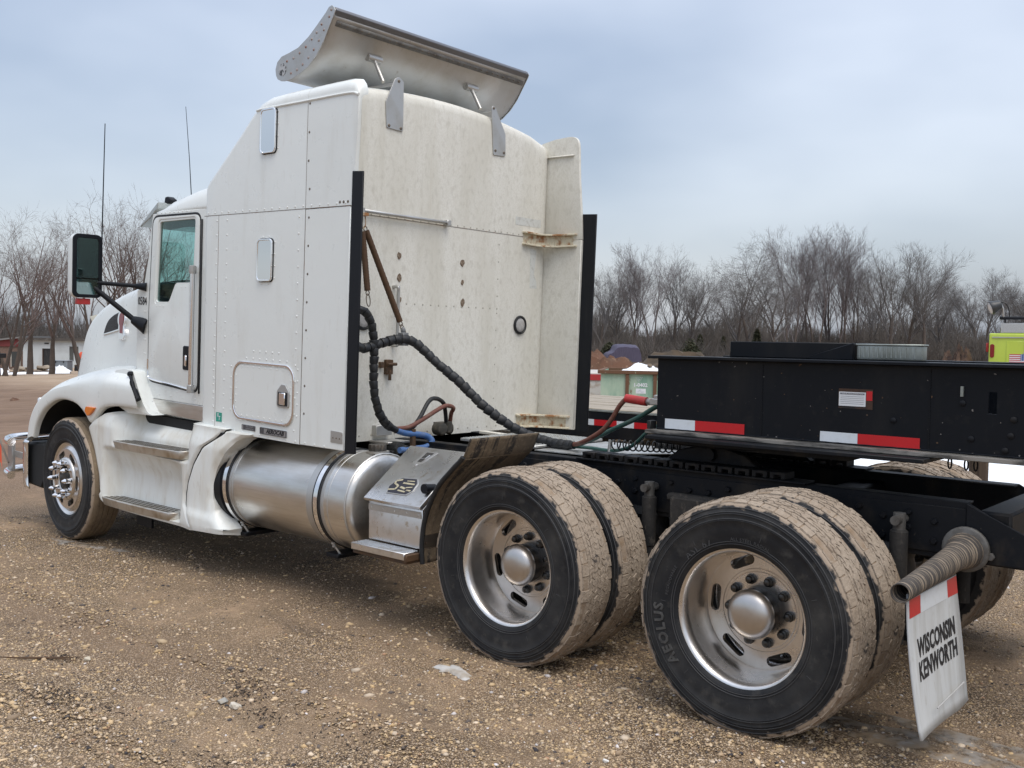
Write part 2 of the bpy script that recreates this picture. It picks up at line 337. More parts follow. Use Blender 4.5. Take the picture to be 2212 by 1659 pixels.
def ground_material():
    m = bpy.data.materials.new('gravel_ground'); m.use_nodes = True; n = m.node_tree; b = n.nodes['Principled BSDF']
    b.inputs['Roughness'].default_value = .92; b.inputs['Specular IOR Level'].default_value = .25
    t = n.nodes.new('ShaderNodeTexCoord')
    def nz_(sc, det=6, rg=.6, st=(1, 1, 1), loc=(0, 0, 0)):
        mp_ = n.nodes.new('ShaderNodeMapping'); mp_.inputs['Scale'].default_value = st; mp_.inputs['Location'].default_value = loc; n.links.new(t.outputs['Object'], mp_.inputs[0])
        z = n.nodes.new('ShaderNodeTexNoise'); z.inputs['Scale'].default_value = sc; z.inputs['Detail'].default_value = det; z.inputs['Roughness'].default_value = rg
        n.links.new(mp_.outputs[0], z.inputs['Vector']); return z.outputs['Fac']
    def mix(f, a, bb, fac=None):
        mx = n.nodes.new('ShaderNodeMix'); mx.data_type = 'RGBA'
        n.links.new(f, mx.inputs['Factor'])
        for s_, v_ in (('A', a), ('B', bb)):
            if isinstance(v_, tuple): mx.inputs[s_].default_value = c4(v_)
            else: n.links.new(v_, mx.inputs[s_])
        return mx.outputs['Result']
    def rm(f, a, c, hi=1):
        r_ = ramp(n, a, c, (0, 0, 0, 1), (hi, hi, hi, 1)); n.links.new(f, r_.inputs[0]); return r_.outputs[0]
    # individual stones
    vo = n.nodes.new('ShaderNodeTexVoronoi'); vo.inputs['Scale'].default_value = 120; vo.inputs['Randomness'].default_value = 1
    n.links.new(t.outputs['Object'], vo.inputs['Vector'])
    sc = n.nodes.new('ShaderNodeSeparateColor'); n.links.new(vo.outputs['Color'], sc.inputs[0])
    cr = n.nodes.new('ShaderNodeValToRGB'); e = cr.color_ramp.elements
    e[0].position = 0; e[0].color = (.11, .085, .055, 1); e[1].position = 1; e[1].color = (.62, .54, .41, 1)
    for p, c in ((.16, (.30, .215, .115)), (.45, (.42, .32, .18)), (.75, (.48, .385, .25))):
        q = e.new(p); q.color = c4(c)
    n.links.new(sc.outputs['Red'], cr.inputs[0])
    vo2 = n.nodes.new('ShaderNodeTexVoronoi'); vo2.inputs['Scale'].default_value = 270; n.links.new(t.outputs['Object'], vo2.inputs['Vector'])
    sc2 = n.nodes.new('ShaderNodeSeparateColor'); n.links.new(vo2.outputs['Color'], sc2.inputs[0])
    soil = mix(rm(nz_(1.1), .35, .7), (.34, .25, .15), (.43, .325, .205))
    soil = mix(rm(nz_(16, 8, .75), .47, .66, .85), soil, (.175, .125, .072))
    grain = mix(rm(vo2.outputs['Distance'], .30, .62), sc2.outputs['Green'] if False else mix(rm(sc2.outputs['Green'], .1, .9), (.24, .175, .10), (.56, .45, .29)), (.085, .062, .038))  # dark cell edges paint the shade between grains
    soil = mix(rm(nz_(3.5, 6, .6), .38, .58, .8), soil, grain)
    stones = mix(rm(vo.outputs['Distance'], .28, .60), cr.outputs[0], (.085, .062, .038))  # dark gaps put the crevice shade between stones into the colour
    col = mix(rm(nz_(.9, 5, .55, (1, 1, 1), (4, 2, 0)), .34, .56), soil, stones)
    col = mix(rm(nz_(1.6, 7, .68, (.5, 1.8, 1), (1, 7, 0)), .60, .70, .85), col, (.062, .05, .038))      # damp organic patches
    col = mix(rm(nz_(.45, 4, .5, (.5, 1.6, 1), (9, 3, 0)), .50, .68, .55), col, (.20, .145, .09))         # damp tracks
    # pale mud field away from the gravel pad
    sp = n.nodes.new('ShaderNodeSeparateXYZ'); n.links.new(t.outputs['Object'], sp.inputs[0])
    mrg = n.nodes.new('ShaderNodeMapRange'); mrg.inputs['From Min'].default_value = -7.5; mrg.inputs['From Max'].default_value = -11; n.links.new(sp.outputs['X'], mrg.inputs['Value'])
    field = mix(rm(nz_(.6, 8, .65, (1.6, .35, 1)), .4, .66), (.155, .108, .07), (.235, .17, .113))
    field = mix(rm(nz_(3, 8, .7, (1.5, .4, 1)), .55, .7, .8), field, (.10, .07, .045))
    col = mix(mrg.outputs[0], col, field)
    mry = n.nodes.new('ShaderNodeMapRange'); mry.inputs['From Min'].default_value = 7; mry.inputs['From Max'].default_value = 11; n.links.new(sp.outputs['Y'], mry.inputs['Value'])
    sand = mix(rm(nz_(.8, 8, .65), .4, .66), (.30, .235, .155), (.38, .31, .22))
    col = mix(mry.outputs[0], col, sand)
    hs = n.nodes.new('ShaderNodeMix'); hs.data_type = 'RGBA'; hs.blend_type = 'MULTIPLY'; hs.inputs['Factor'].default_value = 1; hs.inputs['B'].default_value = (1.10, 1.03, 1.06, 1); n.links.new(col, hs.inputs['A']); n.links.new(hs.outputs['Result'], b.inputs['Base Color'])
    rr = n.nodes.new('ShaderNodeMapRange'); rr.inputs['To Min'].default_value = .7; rr.inputs['To Max'].default_value = 1; n.links.new(nz_(1.5), rr.inputs['Value']); n.links.new(rr.outputs[0], b.inputs['Roughness'])
    bp = n.nodes.new('ShaderNodeBump'); bp.inputs['Strength'].default_value = .8; bp.inputs['Distance'].default_value = .007; bp.invert = True
    n.links.new(vo.outputs['Distance'], bp.inputs['Height'])
    bp2 = n.nodes.new('ShaderNodeBump'); bp2.inputs['Strength'].default_value = .6; bp2.inputs['Distance'].default_value = .03
    n.links.new(nz_(9, 8, .7), bp2.inputs['Height']); n.links.new(bp.outputs[0], bp2.inputs['Normal']); n.links.new(bp2.outputs[0], b.inputs['Normal'])
    return m
groundm = ground_material()
def graded(c, near, far_, n):
    out = []
    k = math.asinh(far_/near)
    for i in range(-n, n+1): out.append(c+near*math.sinh(k*i/n))
    return out
gx = graded(-1, 3.2, 1800, 150); gy = graded(-1.5, 3.0, 1800, 150)
g = MB(); nn = len(gx)
g.v = [(x, y, gz(x, y)) for y in gy for x in gx]
g.f = [(j*nn+i, j*nn+i+1, (j+1)*nn+i+1, (j+1)*nn+i) for j in range(len(gy)-1) for i in range(nn-1)]
ground = g.build('ground', groundm, smooth=180, origin=(0, 0, 0), kind='structure')

# loose stones: one mass of small faceted pebbles
def pebbles(name, n, region, size, seed, ico_, mat=None, pw=1.6, lo=.12, xb=0):
    rg = np.random.default_rng(seed)
    if ico_:
        ph = (1+5**.5)/2
        base = np.array([(-1, ph, 0), (1, ph, 0), (-1, -ph, 0), (1, -ph, 0), (0, -1, ph), (0, 1, ph), (0, -1, -ph), (0, 1, -ph), (ph, 0, -1), (ph, 0, 1), (-ph, 0, -1), (-ph, 0, 1)])/1.9
        fac = np.array([(0, 11, 5), (0, 5, 1), (0, 1, 7), (0, 7, 10), (0, 10, 11), (1, 5, 9), (5, 11, 4), (11, 10, 2), (10, 7, 6), (7, 1, 8), (3, 9, 4), (3, 4, 2), (3, 2, 6), (3, 6, 8), (3, 8, 9), (4, 9, 5), (2, 4, 11), (6, 2, 10), (8, 6, 7), (9, 8, 1)])
    else:
        base = np.array([(1, 0, 0), (0, 1, 0), (-1, 0, 0), (0, -1, 0), (0, 0, 1), (0, 0, -1)])*1.15
        fac = np.array([(0, 1, 4), (1, 2, 4), (2, 3, 4), (3, 0, 4), (1, 0, 5), (2, 1, 5), (3, 2, 5), (0, 3, 5)])
    nv = len(base)
    pts = []
    while len(pts) < n:
        x = rg.uniform(region[0], region[1]); y = rg.uniform(region[2], region[3])
        v_ = Vector((x, y, 0))-CAM; dep = v_.dot(fw)
        if dep < .8: continue
        lat = v_.dot(rt)/dep
        if abs(lat) > .60 or rg.random() > min(1, (3.6/dep)**pw): continue
        dn = noise.noise((x*.55, y*.55, 9.2))*.5+.5+.3*noise.noise((x*2.1, y*2.1, 2))
        if rg.random() > max(lo, min(1, dn*1.9-.35))*(1-xb*sst(-.5, -3.0, x)): continue
        pts.append((x, y))
    P = np.array(pts); zz = np.array([gz(x, y) for x, y in pts])
    V = base[None]*(1+rg.uniform(-.3, .3, (n, nv, 1)))+rg.normal(0, .12, (n, nv, 3))
    s_ = size*np.exp(rg.normal(0, .38, n)); s_ = np.clip(s_, size*.45, size*3.2)
    V = V*np.stack([rg.uniform(.8, 1.35, n), rg.uniform(.6, 1., n), rg.uniform(.35, .7, n)], -1)[:, None]*s_[:, None, None]
    a = rg.uniform(0, 2*pi, n); ca, sa = np.cos(a), np.sin(a)
    X = V[..., 0]*ca[:, None]-V[..., 1]*sa[:, None]; Y = V[..., 0]*sa[:, None]+V[..., 1]*ca[:, None]
    tl = rg.uniform(-.4, .4, n); Zc = V[..., 2]+X*np.sin(tl)[:, None]*.6
    V = np.stack([X+P[:, 0:1], Y+P[:, 1:2], Zc+zz[:, None]+(s_*.08)[:, None]], -1).reshape(-1, 3)
    Fc = (fac[None]+np.arange(n)[:, None, None]*nv).reshape(-1, 3)
    pal = np.array([(.54, .41, .235), (.47, .345, .18), (.40, .295, .17), (.58, .475, .32), (.50, .355, .17), (.32, .235, .14), (.11, .09, .07), (.05, .045, .045), (.60, .56, .49), (.36, .22, .12)])
    ci = rg.choice(10, n, p=[.19, .17, .18, .11, .11, .13, .05, .03, .015, .015]); c = pal[ci]*rg.uniform(.72, 1.2, (n, 1))*np.array([1.0, .985, 1.08])
    return V, Fc, np.repeat(c, nv, 0)
def stone_mass(name, parts, mat):
    V = np.concatenate([p[0] for p in parts]); off = np.cumsum([0]+[len(p[0]) for p in parts[:-1]]); Fc = np.concatenate([p[1]+o for p, o in zip(parts, off)]); c = np.concatenate([p[2] for p in parts])
    me = bpy.data.meshes.new(name); me.vertices.add(len(V)); me.vertices.foreach_set('co', V.ravel().astype(np.float32))
    me.loops.add(Fc.size); me.loops.foreach_set('vertex_index', Fc.ravel().astype(np.int32))
    me.polygons.add(len(Fc)); me.polygons.foreach_set('loop_start', np.arange(0, Fc.size, 3, dtype=np.int32))
    ca_ = me.color_attributes.new('tint', 'FLOAT_COLOR', 'POINT')
    ca_.data.foreach_set('color', np.concatenate([c, np.ones((len(c), 1))], 1).ravel().astype(np.float32))
    me.update(); me.validate(); me.materials.append(mat)
    o = bpy.data.objects.new(name, me); COL.objects.link(o); WL[o] = Vector((0, 0, 0)); return o
pm = M('pebble', (.3, .2, .1), .85); _n = pm.node_tree; _a = _n.nodes.new('ShaderNodeAttribute'); _a.attribute_name = 'tint'
_n.links.new(_a.outputs['Color'], _n.nodes['Principled BSDF'].inputs['Base Color'])
pb = stone_mass('gravel', [pebbles('s', 88000, (-7.5, 3.2, -4.6, 4.0), .0052, 5, False, lo=.3, xb=.25), pebbles('b', 9000, (-7.0, 3.2, -4.6, 2.5), .0088, 6, True, pw=1.2, xb=.6)], pm)
props(pb, 'loose tan and grey gravel stones strewn over the yard', 'gravel', kind='stuff')

# thin ice and old snow on the ground
snow = M('old_snow', (.80, .83, .86), .6, 0, [((.62, .63, .62), 3, (1, 1, 1), .45, .7, .7), ((.40, .34, .26), 9, (1, 1, 1), .62, .75, .7)], bump=.4, bscale=14)
snowcl = M('clean_snow', (.86, .88, .90), .55, 0, [((.70, .72, .75), 4, (1, 1, 1), .5, .75, .6)], bump=.3, bscale=10)
ice = M('dirty_ice', (.30, .27, .235), .4, 0, [((.30, .22, .14), 6, (1, 1, 1), .42, .58, .95), ((.44, .44, .43), 11, (1, 1, 1), .56, .72, .7), ((.12, .09, .06), 26, (1, 1, 1), .60, .70, .8)], bump=.25, bscale=30)
icescrap = M('ice_scrap', (.50, .48, .45), .5, 0, [((.36, .31, .25), 14, (1, 1, 1), .45, .6, .9)], bump=.3, bscale=40)
def break_up(m, sc, lo, hi):           # thin film: soil shows through where it has melted
    n = m.node_tree; t = n.nodes.new('ShaderNodeTexCoord'); z = n.nodes.new('ShaderNodeTexNoise'); z.inputs['Scale'].default_value = sc; z.inputs['Detail'].default_value = 7
    r_ = ramp(n, lo, hi, (0, 0, 0, 1), (.9, .9, .9, 1)); n.links.new(t.outputs['Object'], z.inputs['Vector']); n.links.new(z.outputs['Fac'], r_.inputs[0]); n.links.new(r_.outputs[0], n.nodes['Principled BSDF'].inputs['Alpha'])
break_up(ice, 9, .38, .56)
def patch(name, c, rx, ry, ang, mat, seed, h=.012, label=None, cat='ice', group=None, n=60, rings=5, rough=.95):
    m = MB(); rg = random.Random(seed); ph = [rg.uniform(0, 6.28) for _ in range(5)]
    vs_ = []
    for k in range(n):
        a = 2*pi*k/n
        q = 1+rough*(.32*sin(2*a+ph[0])+.24*sin(3*a+ph[1])+.2*sin(5*a+ph[2])+.14*sin(9*a+ph[3])+.08*sin(15*a+ph[4]))
        vs_.append((q*cos(a)*rx, q*sin(a)*ry))
    rows = []
    for j in range(rings+1):
        t = 1-j/rings; row = []
        for (u, w) in vs_:
            x = c[0]+(u*cos(ang)-w*sin(ang))*t; y = c[1]+(u*sin(ang)+w*cos(ang))*t
            hh = h*(1-t**3)-.006*(t > .99)
            row.append((x, y, gz(x, y)+.006+hh*(1+.5*noise.noise((x*2.5/max(rx, .4), y*2.5/max(rx, .4), seed)))))
        rows.append(row)
    m.loft(rows, True, (False, True))
    return m.build(name, mat, smooth=60, label=label, cat=cat, group=group)
patch('ice_patch', (.42, -.80), .55, .15, .12, ice, 3, .003, 'grey dirty ice streak on gravel under the white mud flap')
patch('ice_patch', (1.0, -.58), .5, .09, .05, ice, 8, .003, 'pale ice streak running right from below the mud flap')
patch('ice_patch', (-1.43, -1.49), .10, .045, .15, icescrap, 11, .012, 'small white ice scrap on gravel between the two rear wheels')
patch('ice_patch', (-5.85, -1.27), .42, .06, .15, ice, 15, .004, 'thin grey ice film beside the front tyre')
# twig lying on the gravel
m = MB(); m.tube([(x, y, gz(x, y)+.010+.006*sin(9*x)) for x, y in ((-3.24, -2.97), (-3.19, -2.88), (-3.14, -2.78), (-3.10, -2.70), (-3.06, -2.63))], [.003, .005, .006, .004, .002], 5)
m.tube([(-3.14, -2.78, gz(-3.14, -2.78)+.012), (-3.06, -2.72, gz(-3.06, -2.72)+.014), (-3.0, -2.68, gz(-3.0, -2.68)+.01)], [.004, .003, .002], 5)
m.build('twig', rusts, label='thin dark twig lying on the gravel at lower left', cat='twig')
# dark root and leaf litter trodden into the gravel
rg = random.Random(77); m = MB()
for (cx_, cy_, sp_, n_) in ((-1.96, -2.38, .10, 150), (-1.65, -2.45, .06, 70), (-2.47, -3.0, .11, 110), (-2.19, -2.88, .07, 50), (-3.1, -2.70, .06, 50), (-1.2, -2.35, .16, 90), (-.9, -2.5, .15, 90), (-.55, -2.55, .12, 70), (-.3, -2.75, .12, 60), (-.1, -2.3, .09, 40), (-3.6, -2.4, .08, 40), (-1.4, -2.9, .10, 50), (.1, -2.45, .10, 40)):
    for _ in range(n_):
        x, y = cx_+rg.gauss(0, sp_), cy_+rg.gauss(0, sp_*.55); a = rg.uniform(0, 2*pi); l_ = rg.uniform(.004, .016); z = gz(x, y)+rg.uniform(.002, .008)
        m.bar((x, y, z), (x+l_*cos(a), y+l_*sin(a), z+rg.uniform(-.002, .006)), rg.uniform(.002, .006), .002)
m.build('leaf_litter', M('dark_litter', (.030, .022, .018), .9, 0, [((.06, .045, .03), 40, (1, 1, 1), .5, .7, .7)]), smooth=0, label='dark trodden leaf and root litter in clumps on the gravel', cat='litter', kind='stuff')
for i, (x, y, s_, lab) in enumerate(((-1.85, -2.485, .030, 'pale angular stone, largest on the gravel below the fuel tank'), (-1.945, -2.49, .026, 'flat grey stone beside the pale angular stone'), (-.28, -1.78, .014, 'small white stone on gravel before the rearmost wheel'), (-3.0, -2.62, .022, 'flat cream stone near the twig'))):
    m = MB(); rg = random.Random(i); pts_ = [Vector((rg.gauss(0, 1), rg.gauss(0, 1), rg.gauss(0, 1))).normalized()*rg.uniform(.75, 1.1) for _ in range(26)]
    bm = bmesh.new(); [bm.verts.new((p.x*s_*1.2, p.y*s_*.9, p.z*s_*.6)) for p in pts_]; bmesh.ops.convex_hull(bm, input=bm.verts); bm.verts.index_update()
    used = [v for v in bm.verts if v.link_faces]; ix = {v: k for k, v in enumerate(used)}
    m.add([v.co+Vector((x, y, gz(x, y)+s_*.35)) for v in used], [tuple(ix[v] for v in f.verts) for f in bm.faces]); bm.free()
    m.build('stone', M('pale_stone%d' % i, ((.55, .5, .42), (.32, .31, .28), (.7, .69, .66), (.5, .44, .34))[i], .85, 0, [((.4, .34, .25), 20, (1, 1, 1), .5, .7, .7)], bump=.3), smooth=20, label=lab, cat='stone', group='larger stones on the gravel')
# ================================================================ the truck
PHI = .0288; _c, _s = cos(PHI), sin(PHI)
def rk(p):                                     # cab and sleeper sit slightly nose-up on the frame
    dx, dz = p[0]+2.6, p[2]-1.0
    return Vector((-2.6+_c*dx+_s*dz, p[1], 1.0-_s*dx+_c*dz))
truck = empty('semi_truck', (-3, 0, 0), 'white sleeper-cab semi truck with muddy tandem wheels, parked on gravel', 'truck')

# ---------------------------------------------------------------- wheels (local: axis y, outer face -y)
def block_tread(mb, seed, rows, r0, r1):
    rg = random.Random(seed)
    for (yc, wy, n, sk, dr) in rows:
        off = rg.random()
        for k in range(n):
            a0 = 2*pi*(k+off)/n; da = 2*pi/n*(.93 if n < 60 else .962)
            ys = [yc-wy/2, yc+wy/2]; vs_ = []
            rt_ = r1+dr+rg.uniform(-.0035, .0025)
            for rr_, gq in ((r0, 1.0), (rt_, .95)):
                for j, y in enumerate(ys):
                    for t in (0, 1):
                        a = a0+da*(.5+(t-.5)*gq)+sk*(j-.5)*2*pi/n*.5+rg.uniform(-.003, .003)
                        q = rr_+(rg.uniform(-.0015, .0015))
                        yy = yc+(y-yc)*(gq if rr_ == rt_ else 1)+rg.uniform(-.001, .001)
                        if abs(yc) > .08 and rr_ == rt_ and abs(yy) > .1: q -= .008
                        vs_.append((q*cos(a), yy, q*sin(a)))
                if rr_ == rt_:
                    pass
            mb.add(vs_, [(4, 5, 7, 6), (0, 1, 5, 4), (2, 6, 7, 3), (0, 4, 6, 2), (1, 3, 7, 5)])
TY = [(.292, -.098), (.300, -.112), (.306, -.121), (.318, -.126), (.322, -.1285), (.327, -.128), (.36, -.1365), (.395, -.140), (.425, -.1395), (.4275, -.1415), (.431, -.1390), (.452, -.135), (.4545, -.137), (.458, -.1335), (.478, -.128), (.490, -.124), (.499, -.119), (.503, -.108)]
nutm = M('dark_lug_nut', (.10, .10, .10), .35, .9, [((.05, .045, .04), 30, (1, 1, 1), .4, .7, .8)])
hubdark = M('black_hub', (.012, .011, .011), .5, 0, [((.05, .035, .02), 12, (1, 1, 1), .5, .7, .7)])
letm = M('raised_lettering', (.075, .075, .073), .6, 0, [((.03, .03, .03), 40, (1, 1, 1), .4, .7, .8)])
letm2 = M('faint_lettering', (.05, .051, .053), .65)
def make_wheel(name, kind, rim_mat, label=None, texts=True):
    """wheel mesh = rim with disc; children: tyre, tread, hub cover, lug nuts, lettering"""
    m = MB(); n = 72
    slots = []
    ns = 6; rs, sl_, sr_ = (.224, .040, .023) if kind != 'front' else (.207, .038, .024)
    for k in range(ns):
        a = 2*pi*k/ns+R(55); c_ = (rs*cos(a), rs*sin(a)); tx, tz = -sin(a), cos(a); rx, rz = cos(a), sin(a); lp = []
        for q in range(7): b = -pi/2+pi*q/6; lp.append((c_[0]+tx*(sl_+sr_*cos(b))+rx*sr_*sin(b), c_[1]+tz*(sl_+sr_*cos(b))+rz*sr_*sin(b)))
        for q in range(7): b = pi/2+pi*q/6; lp.append((c_[0]+tx*(-sl_+sr_*cos(b))+rx*sr_*sin(b), c_[1]+tz*(-sl_+sr_*cos(b))+rz*sr_*sin(b)))
        slots.append(lp)
    circ = lambda r_, nn_=n: [(r_*cos(2*pi*k/nn_), r_*sin(2*pi*k/nn_)) for k in range(nn_)]
    if kind == 'rear':
        yd = .078
        m.lathe([(.288, -.098), (.300, -.111), (.3045, -.1155), (.3025, -.1185), (.296, -.1165), (.290, -.108), (.2835, -.098), (.281, -.06), (.278, -.02), (.274, .0), (.272, .04), (.270, yd-.01), (.266, yd)], (0, 0, 0), 1, n, (False, False))
        m.lathe([(.288, -.098), (.284, -.03), (.280, .1), (.29, .11)], (0, 0, 0), 1, n, (False, False))
        m.plate(circ(.268), slots+[circ(.098, 40)], 1, yd, yd+.022)
        m.lathe([(.190, yd+.004), (.185, yd-.002), (.178, yd+.006), (.170, yd-.004), (.115, yd-.006), (.098, yd-.004), (.098, yd+.02)], (0, 0, 0), 1, n, (False, False))
        nut_y, nut_dir, bc = yd-.006, -1, .1425
    else:
        m.lathe([(.288, -.098), (.300, -.111), (.3045, -.1155), (.302, -.1185), (.294, -.114), (.288, -.104), (.276, -.100), (.262, -.108), (.246, -.122)], (0, 0, 0), 1, n, (False, False))
        m.lathe([(.288, -.098), (.262, -.02), (.258, .1), (.29, .11)], (0, 0, 0), 1, n, (False, False))
        m.plate(circ(.25), slots+[circ(.112, 40)], 1, -.128, -.106)
        m.lathe([(.182, -.124), (.176, -.140), (.165, -.146), (.122, -.146), (.112, -.138), (.112, -.09)], (0, 0, 0), 1, n, (False, False))
        nut_y, nut_dir, bc = -.146, -1, .1425
    w = m.build(name, rim_mat, None, smooth=42, origin=(0, 0, 0))
    for lp in slots:                                        # rounded lip round each hand hole
        pass
    t = MB(); prof = TY+[(r_, -y) for r_, y in reversed(TY)]
    t.lathe(prof, (0, 0, 0), 1, 96, (False, False))
    tyre = t.build('tyre', tyrein if kind == 'inner' else tyrem, w, smooth=50, origin=(0, 0, 0))
    tr = MB()
    if kind == 'front':
        tr.lathe([(.503, -.108)]+[(q, y) for y in (-.10, -.062, -.018, .026, .07) for q, y in ((.512, y), (.512, y+.034), (.502, y+.036), (.502, y+.042))]+[(.503, .108)], (0, 0, 0), 1, 120, (False, False))
        for i, p in enumerate(tr.v):
            q = 1+.004*noise.noise((p[0]*30, p[1]*30, p[2]*30)); tr.v[i] = (p[0]*q, p[1], p[2]*q)
        tr.build('tread', mudf, w, smooth=60, origin=(0, 0, 0))
    else:
        block_tread(tr, 3, [(-.098, .042, 50, .12, -.001), (-.066, .022, 100, .9, .001), (-.045, .020, 100, -.9, .002), (-.0225, .022, 100, .9, .003), (0, .022, 100, -.9, .003), (.0225, .022, 100, .9, .003), (.045, .020, 100, -.9, .002), (.066, .022, 100, .9, .001), (.098, .042, 50, -.12, -.001)], .500, .5150)
        tr.build('tread', mud, w, smooth=30, origin=(0, 0, 0))
        gb = MB(); gb.lathe([(.5045, -.112), (.5095, -.09), (.5118, 0), (.5095, .09), (.5045, .112)], (0, 0, 0), 1, 120, (False, False)); gb.build('mud_layer', muddk, w, origin=(0, 0, 0), smooth=60)
    rb = MB()
    for r_, y_ in ((.3245, -.1288), (.3345, -.1312), (.4345, -.1395), (.4635, -.1335), (.4825, -.1280)):
        rb.lathe([(r_-.0022, y_+.003), (r_-.0010, y_-.0022), (r_+.0010, y_-.0022), (r_+.0022, y_+.003)], (0, 0, 0), 1, 96, (False, False))
    for k in range(7):
        a = 2*pi*k/7+.4; rb.bar((.44*cos(a), -.1375, .44*sin(a)), (.36*cos(a+.01), -.1368, .36*sin(a+.01)), .002, .004, (0, 1, 0))
    rb.build('sidewall_rib', letm2, w, smooth=60, origin=(0, 0, 0))
    def nut(k, nn_):
        a = 2*pi*k/nn_; return (bc*cos(a), bc*sin(a))
    if kind == 'rear':
        for k in range(10):
            x, z = nut(k, 10); q = MB()
            q.lathe([(.024, nut_y), (.024, nut_y-.006), (.019, nut_y-.007), (.019, nut_y-.026), (.014, nut_y-.034), (.005, nut_y-.037)], (x, 0, z), 1, 10)
            q.build('lug_nut', nutm, w, smooth=30)
        h = MB(); h.lathe([(.098, nut_y+.03), (.098, nut_y-.03), (.104, nut_y-.034), (.104, nut_y-.070), (.108, nut_y-.074)], (0, 0, 0), 1, 48); h.build('hub', hubdark, w)
        h = MB(); h.lathe([(.108, nut_y-.074), (.111, nut_y-.08), (.109, nut_y-.094), (.100, nut_y-.112), (.082, nut_y-.127), (.055, nut_y-.137), (.03, nut_y-.141), (.001, nut_y-.142)], (0, 0, 0), 1, 48); h.build('hub_cap', hubm, w, smooth=60)
    elif kind == 'front':
        for k in range(10):
            x, z = nut(k, 10); q = MB()
            q.lathe([(.023, nut_y), (.023, nut_y-.01), (.019, nut_y-.012), (.019, nut_y-.048), (.0205, nut_y-.050), (.0175, nut_y-.062), (.009, nut_y-.076), (.004, nut_y-.080)], (x, 0, z), 1, 10)
            q.build('lug_nut', chrome, w, smooth=30)
        h = MB(); h.lathe([(.112, -.09), (.09, -.10), (.088, -.135), (.075, -.15), (.05, -.155), (.001, -.155)], (0, 0, 0), 1, 40); h.build('hub', hubdark, w)
    if kind == 'rear' and texts:
        def arc(a0, rad, ys, sgn=1):
            def fn(p):
                a = R(a0)+p.x/rad*sgn; q = rad+p.y*sgn
                return ((q)*sin(a), ys-p.z, q*cos(a))
            return fn
        q = MB(); text(q, 'AEOLUS', .066, arc(250, .393, -.1405), depth=.006, bold=.0022, space=1.22); q.build('lettering', letm, w, smooth=0, origin=(0, 0, 0))
        q = MB(); text(q, 'ASL 67', .046, arc(324, .345, -.1335), depth=.004, space=1.15); text(q, 'ALL STEEL RADIAL', .020, arc(8, .345, -.134), depth=.003, space=1.15); text(q, 'REGROOVABLE', .020, arc(289, .358, -.137), depth=.003, space=1.1)
        q.build('lettering', letm2, w, smooth=0, origin=(0, 0, 0))
    return w
XB = -1.344
YO, YI = 1.085, .748
def put(w, loc, rotz=0, rx=0):
    place(w, loc, truck); w.rotation_euler = (0, rx, rotz); return w
wc = put(make_wheel('wheel', 'rear', wheelal), (0, -YO, .50))
wb_ = make_wheel('wheel', 'rear', wheelal, texts=False); put(wb_, (XB, -YO, .50)); wb_.rotation_euler = (0, R(-17), 0)
wi = put(make_wheel('wheel', 'inner', wheelal), (0, -YI, .50))
c = copy_tree(wi, truck, (XB, -YI, .50)); c.rotation_euler = (0, R(31), 0)
for x in (0, XB):
    c = copy_tree(wi, truck, (x, YI, .50)); c.rotation_euler = (0, R(11), pi)
    c = copy_tree(wb_, truck, (x, YO, .50)); c.rotation_euler = (0, R(50), pi)
wf = put(make_wheel('wheel', 'front', wheelal), (-6.19, -1.125, .468), R(-2.5))
c = copy_tree(wf, truck, (-6.19, 1.125, .468)); c.rotation_euler = (0, 0, pi-R(2.5))

# ---------------------------------------------------------------- frame, axles, suspension
for sgn in (-1, 1):
    m = MB(); yo = .43*sgn; t = .012
    prof = [(-6.9, 1.0), (.69, 1.0), (.95, .86), (.95, .735), (-6.9, .735)]
    m.prism(prof, 1, yo-t*sgn, yo)                                     # web
    m.box(-6.9, .69, yo-.09*sgn, yo-t*sgn, .988, 1.0); m.box(-6.9, .9, yo-.09*sgn, yo-t*sgn, .735, .747)
    m.box(-3.6, .69, yo-.0*sgn, yo+.008*sgn, .76, .972)               # inner doubler plate
    rail = m.build('frame_rail', blackfr, truck, bevel=.003)
    b = MB(); rg = random.Random(3)
    for x in [(-2.55+.115*i) for i in range(28)]:
        for z in (.81, .90) if int(x*10) % 2 else (.86, .93):
            b.lathe([(.016, 0), (.016, .009), (.012, .014)], (x, yo+.008*sgn if sgn < 0 else yo+.008, z), 1, 6) if sgn > 0 else b.lathe([(.016, 0), (.016, -.009), (.012, -.014)], (x, yo-.008, z), 1, 6)
    b.build('bolt', blackfr, rail, kind='stuff')
for i, x in enumerate((.80, -.05, -.66, -1.30, -2.35, -3.4, -4.6, -6.4)):
    m = MB(); h = .10 if i else .13
    m.box(x-.07, x+.07, -.418, .418, .865-h, .865+h*.8); m.build('crossmember', blackfr, truck, bevel=.012)
m = MB(); m.prism([(.69, .998), (.69, .74), (.99, .745), (1.02, .80), (.99, .862)], 1, -.447, -.439); m.build('end_plate', blackfr, truck, bevel=.003)
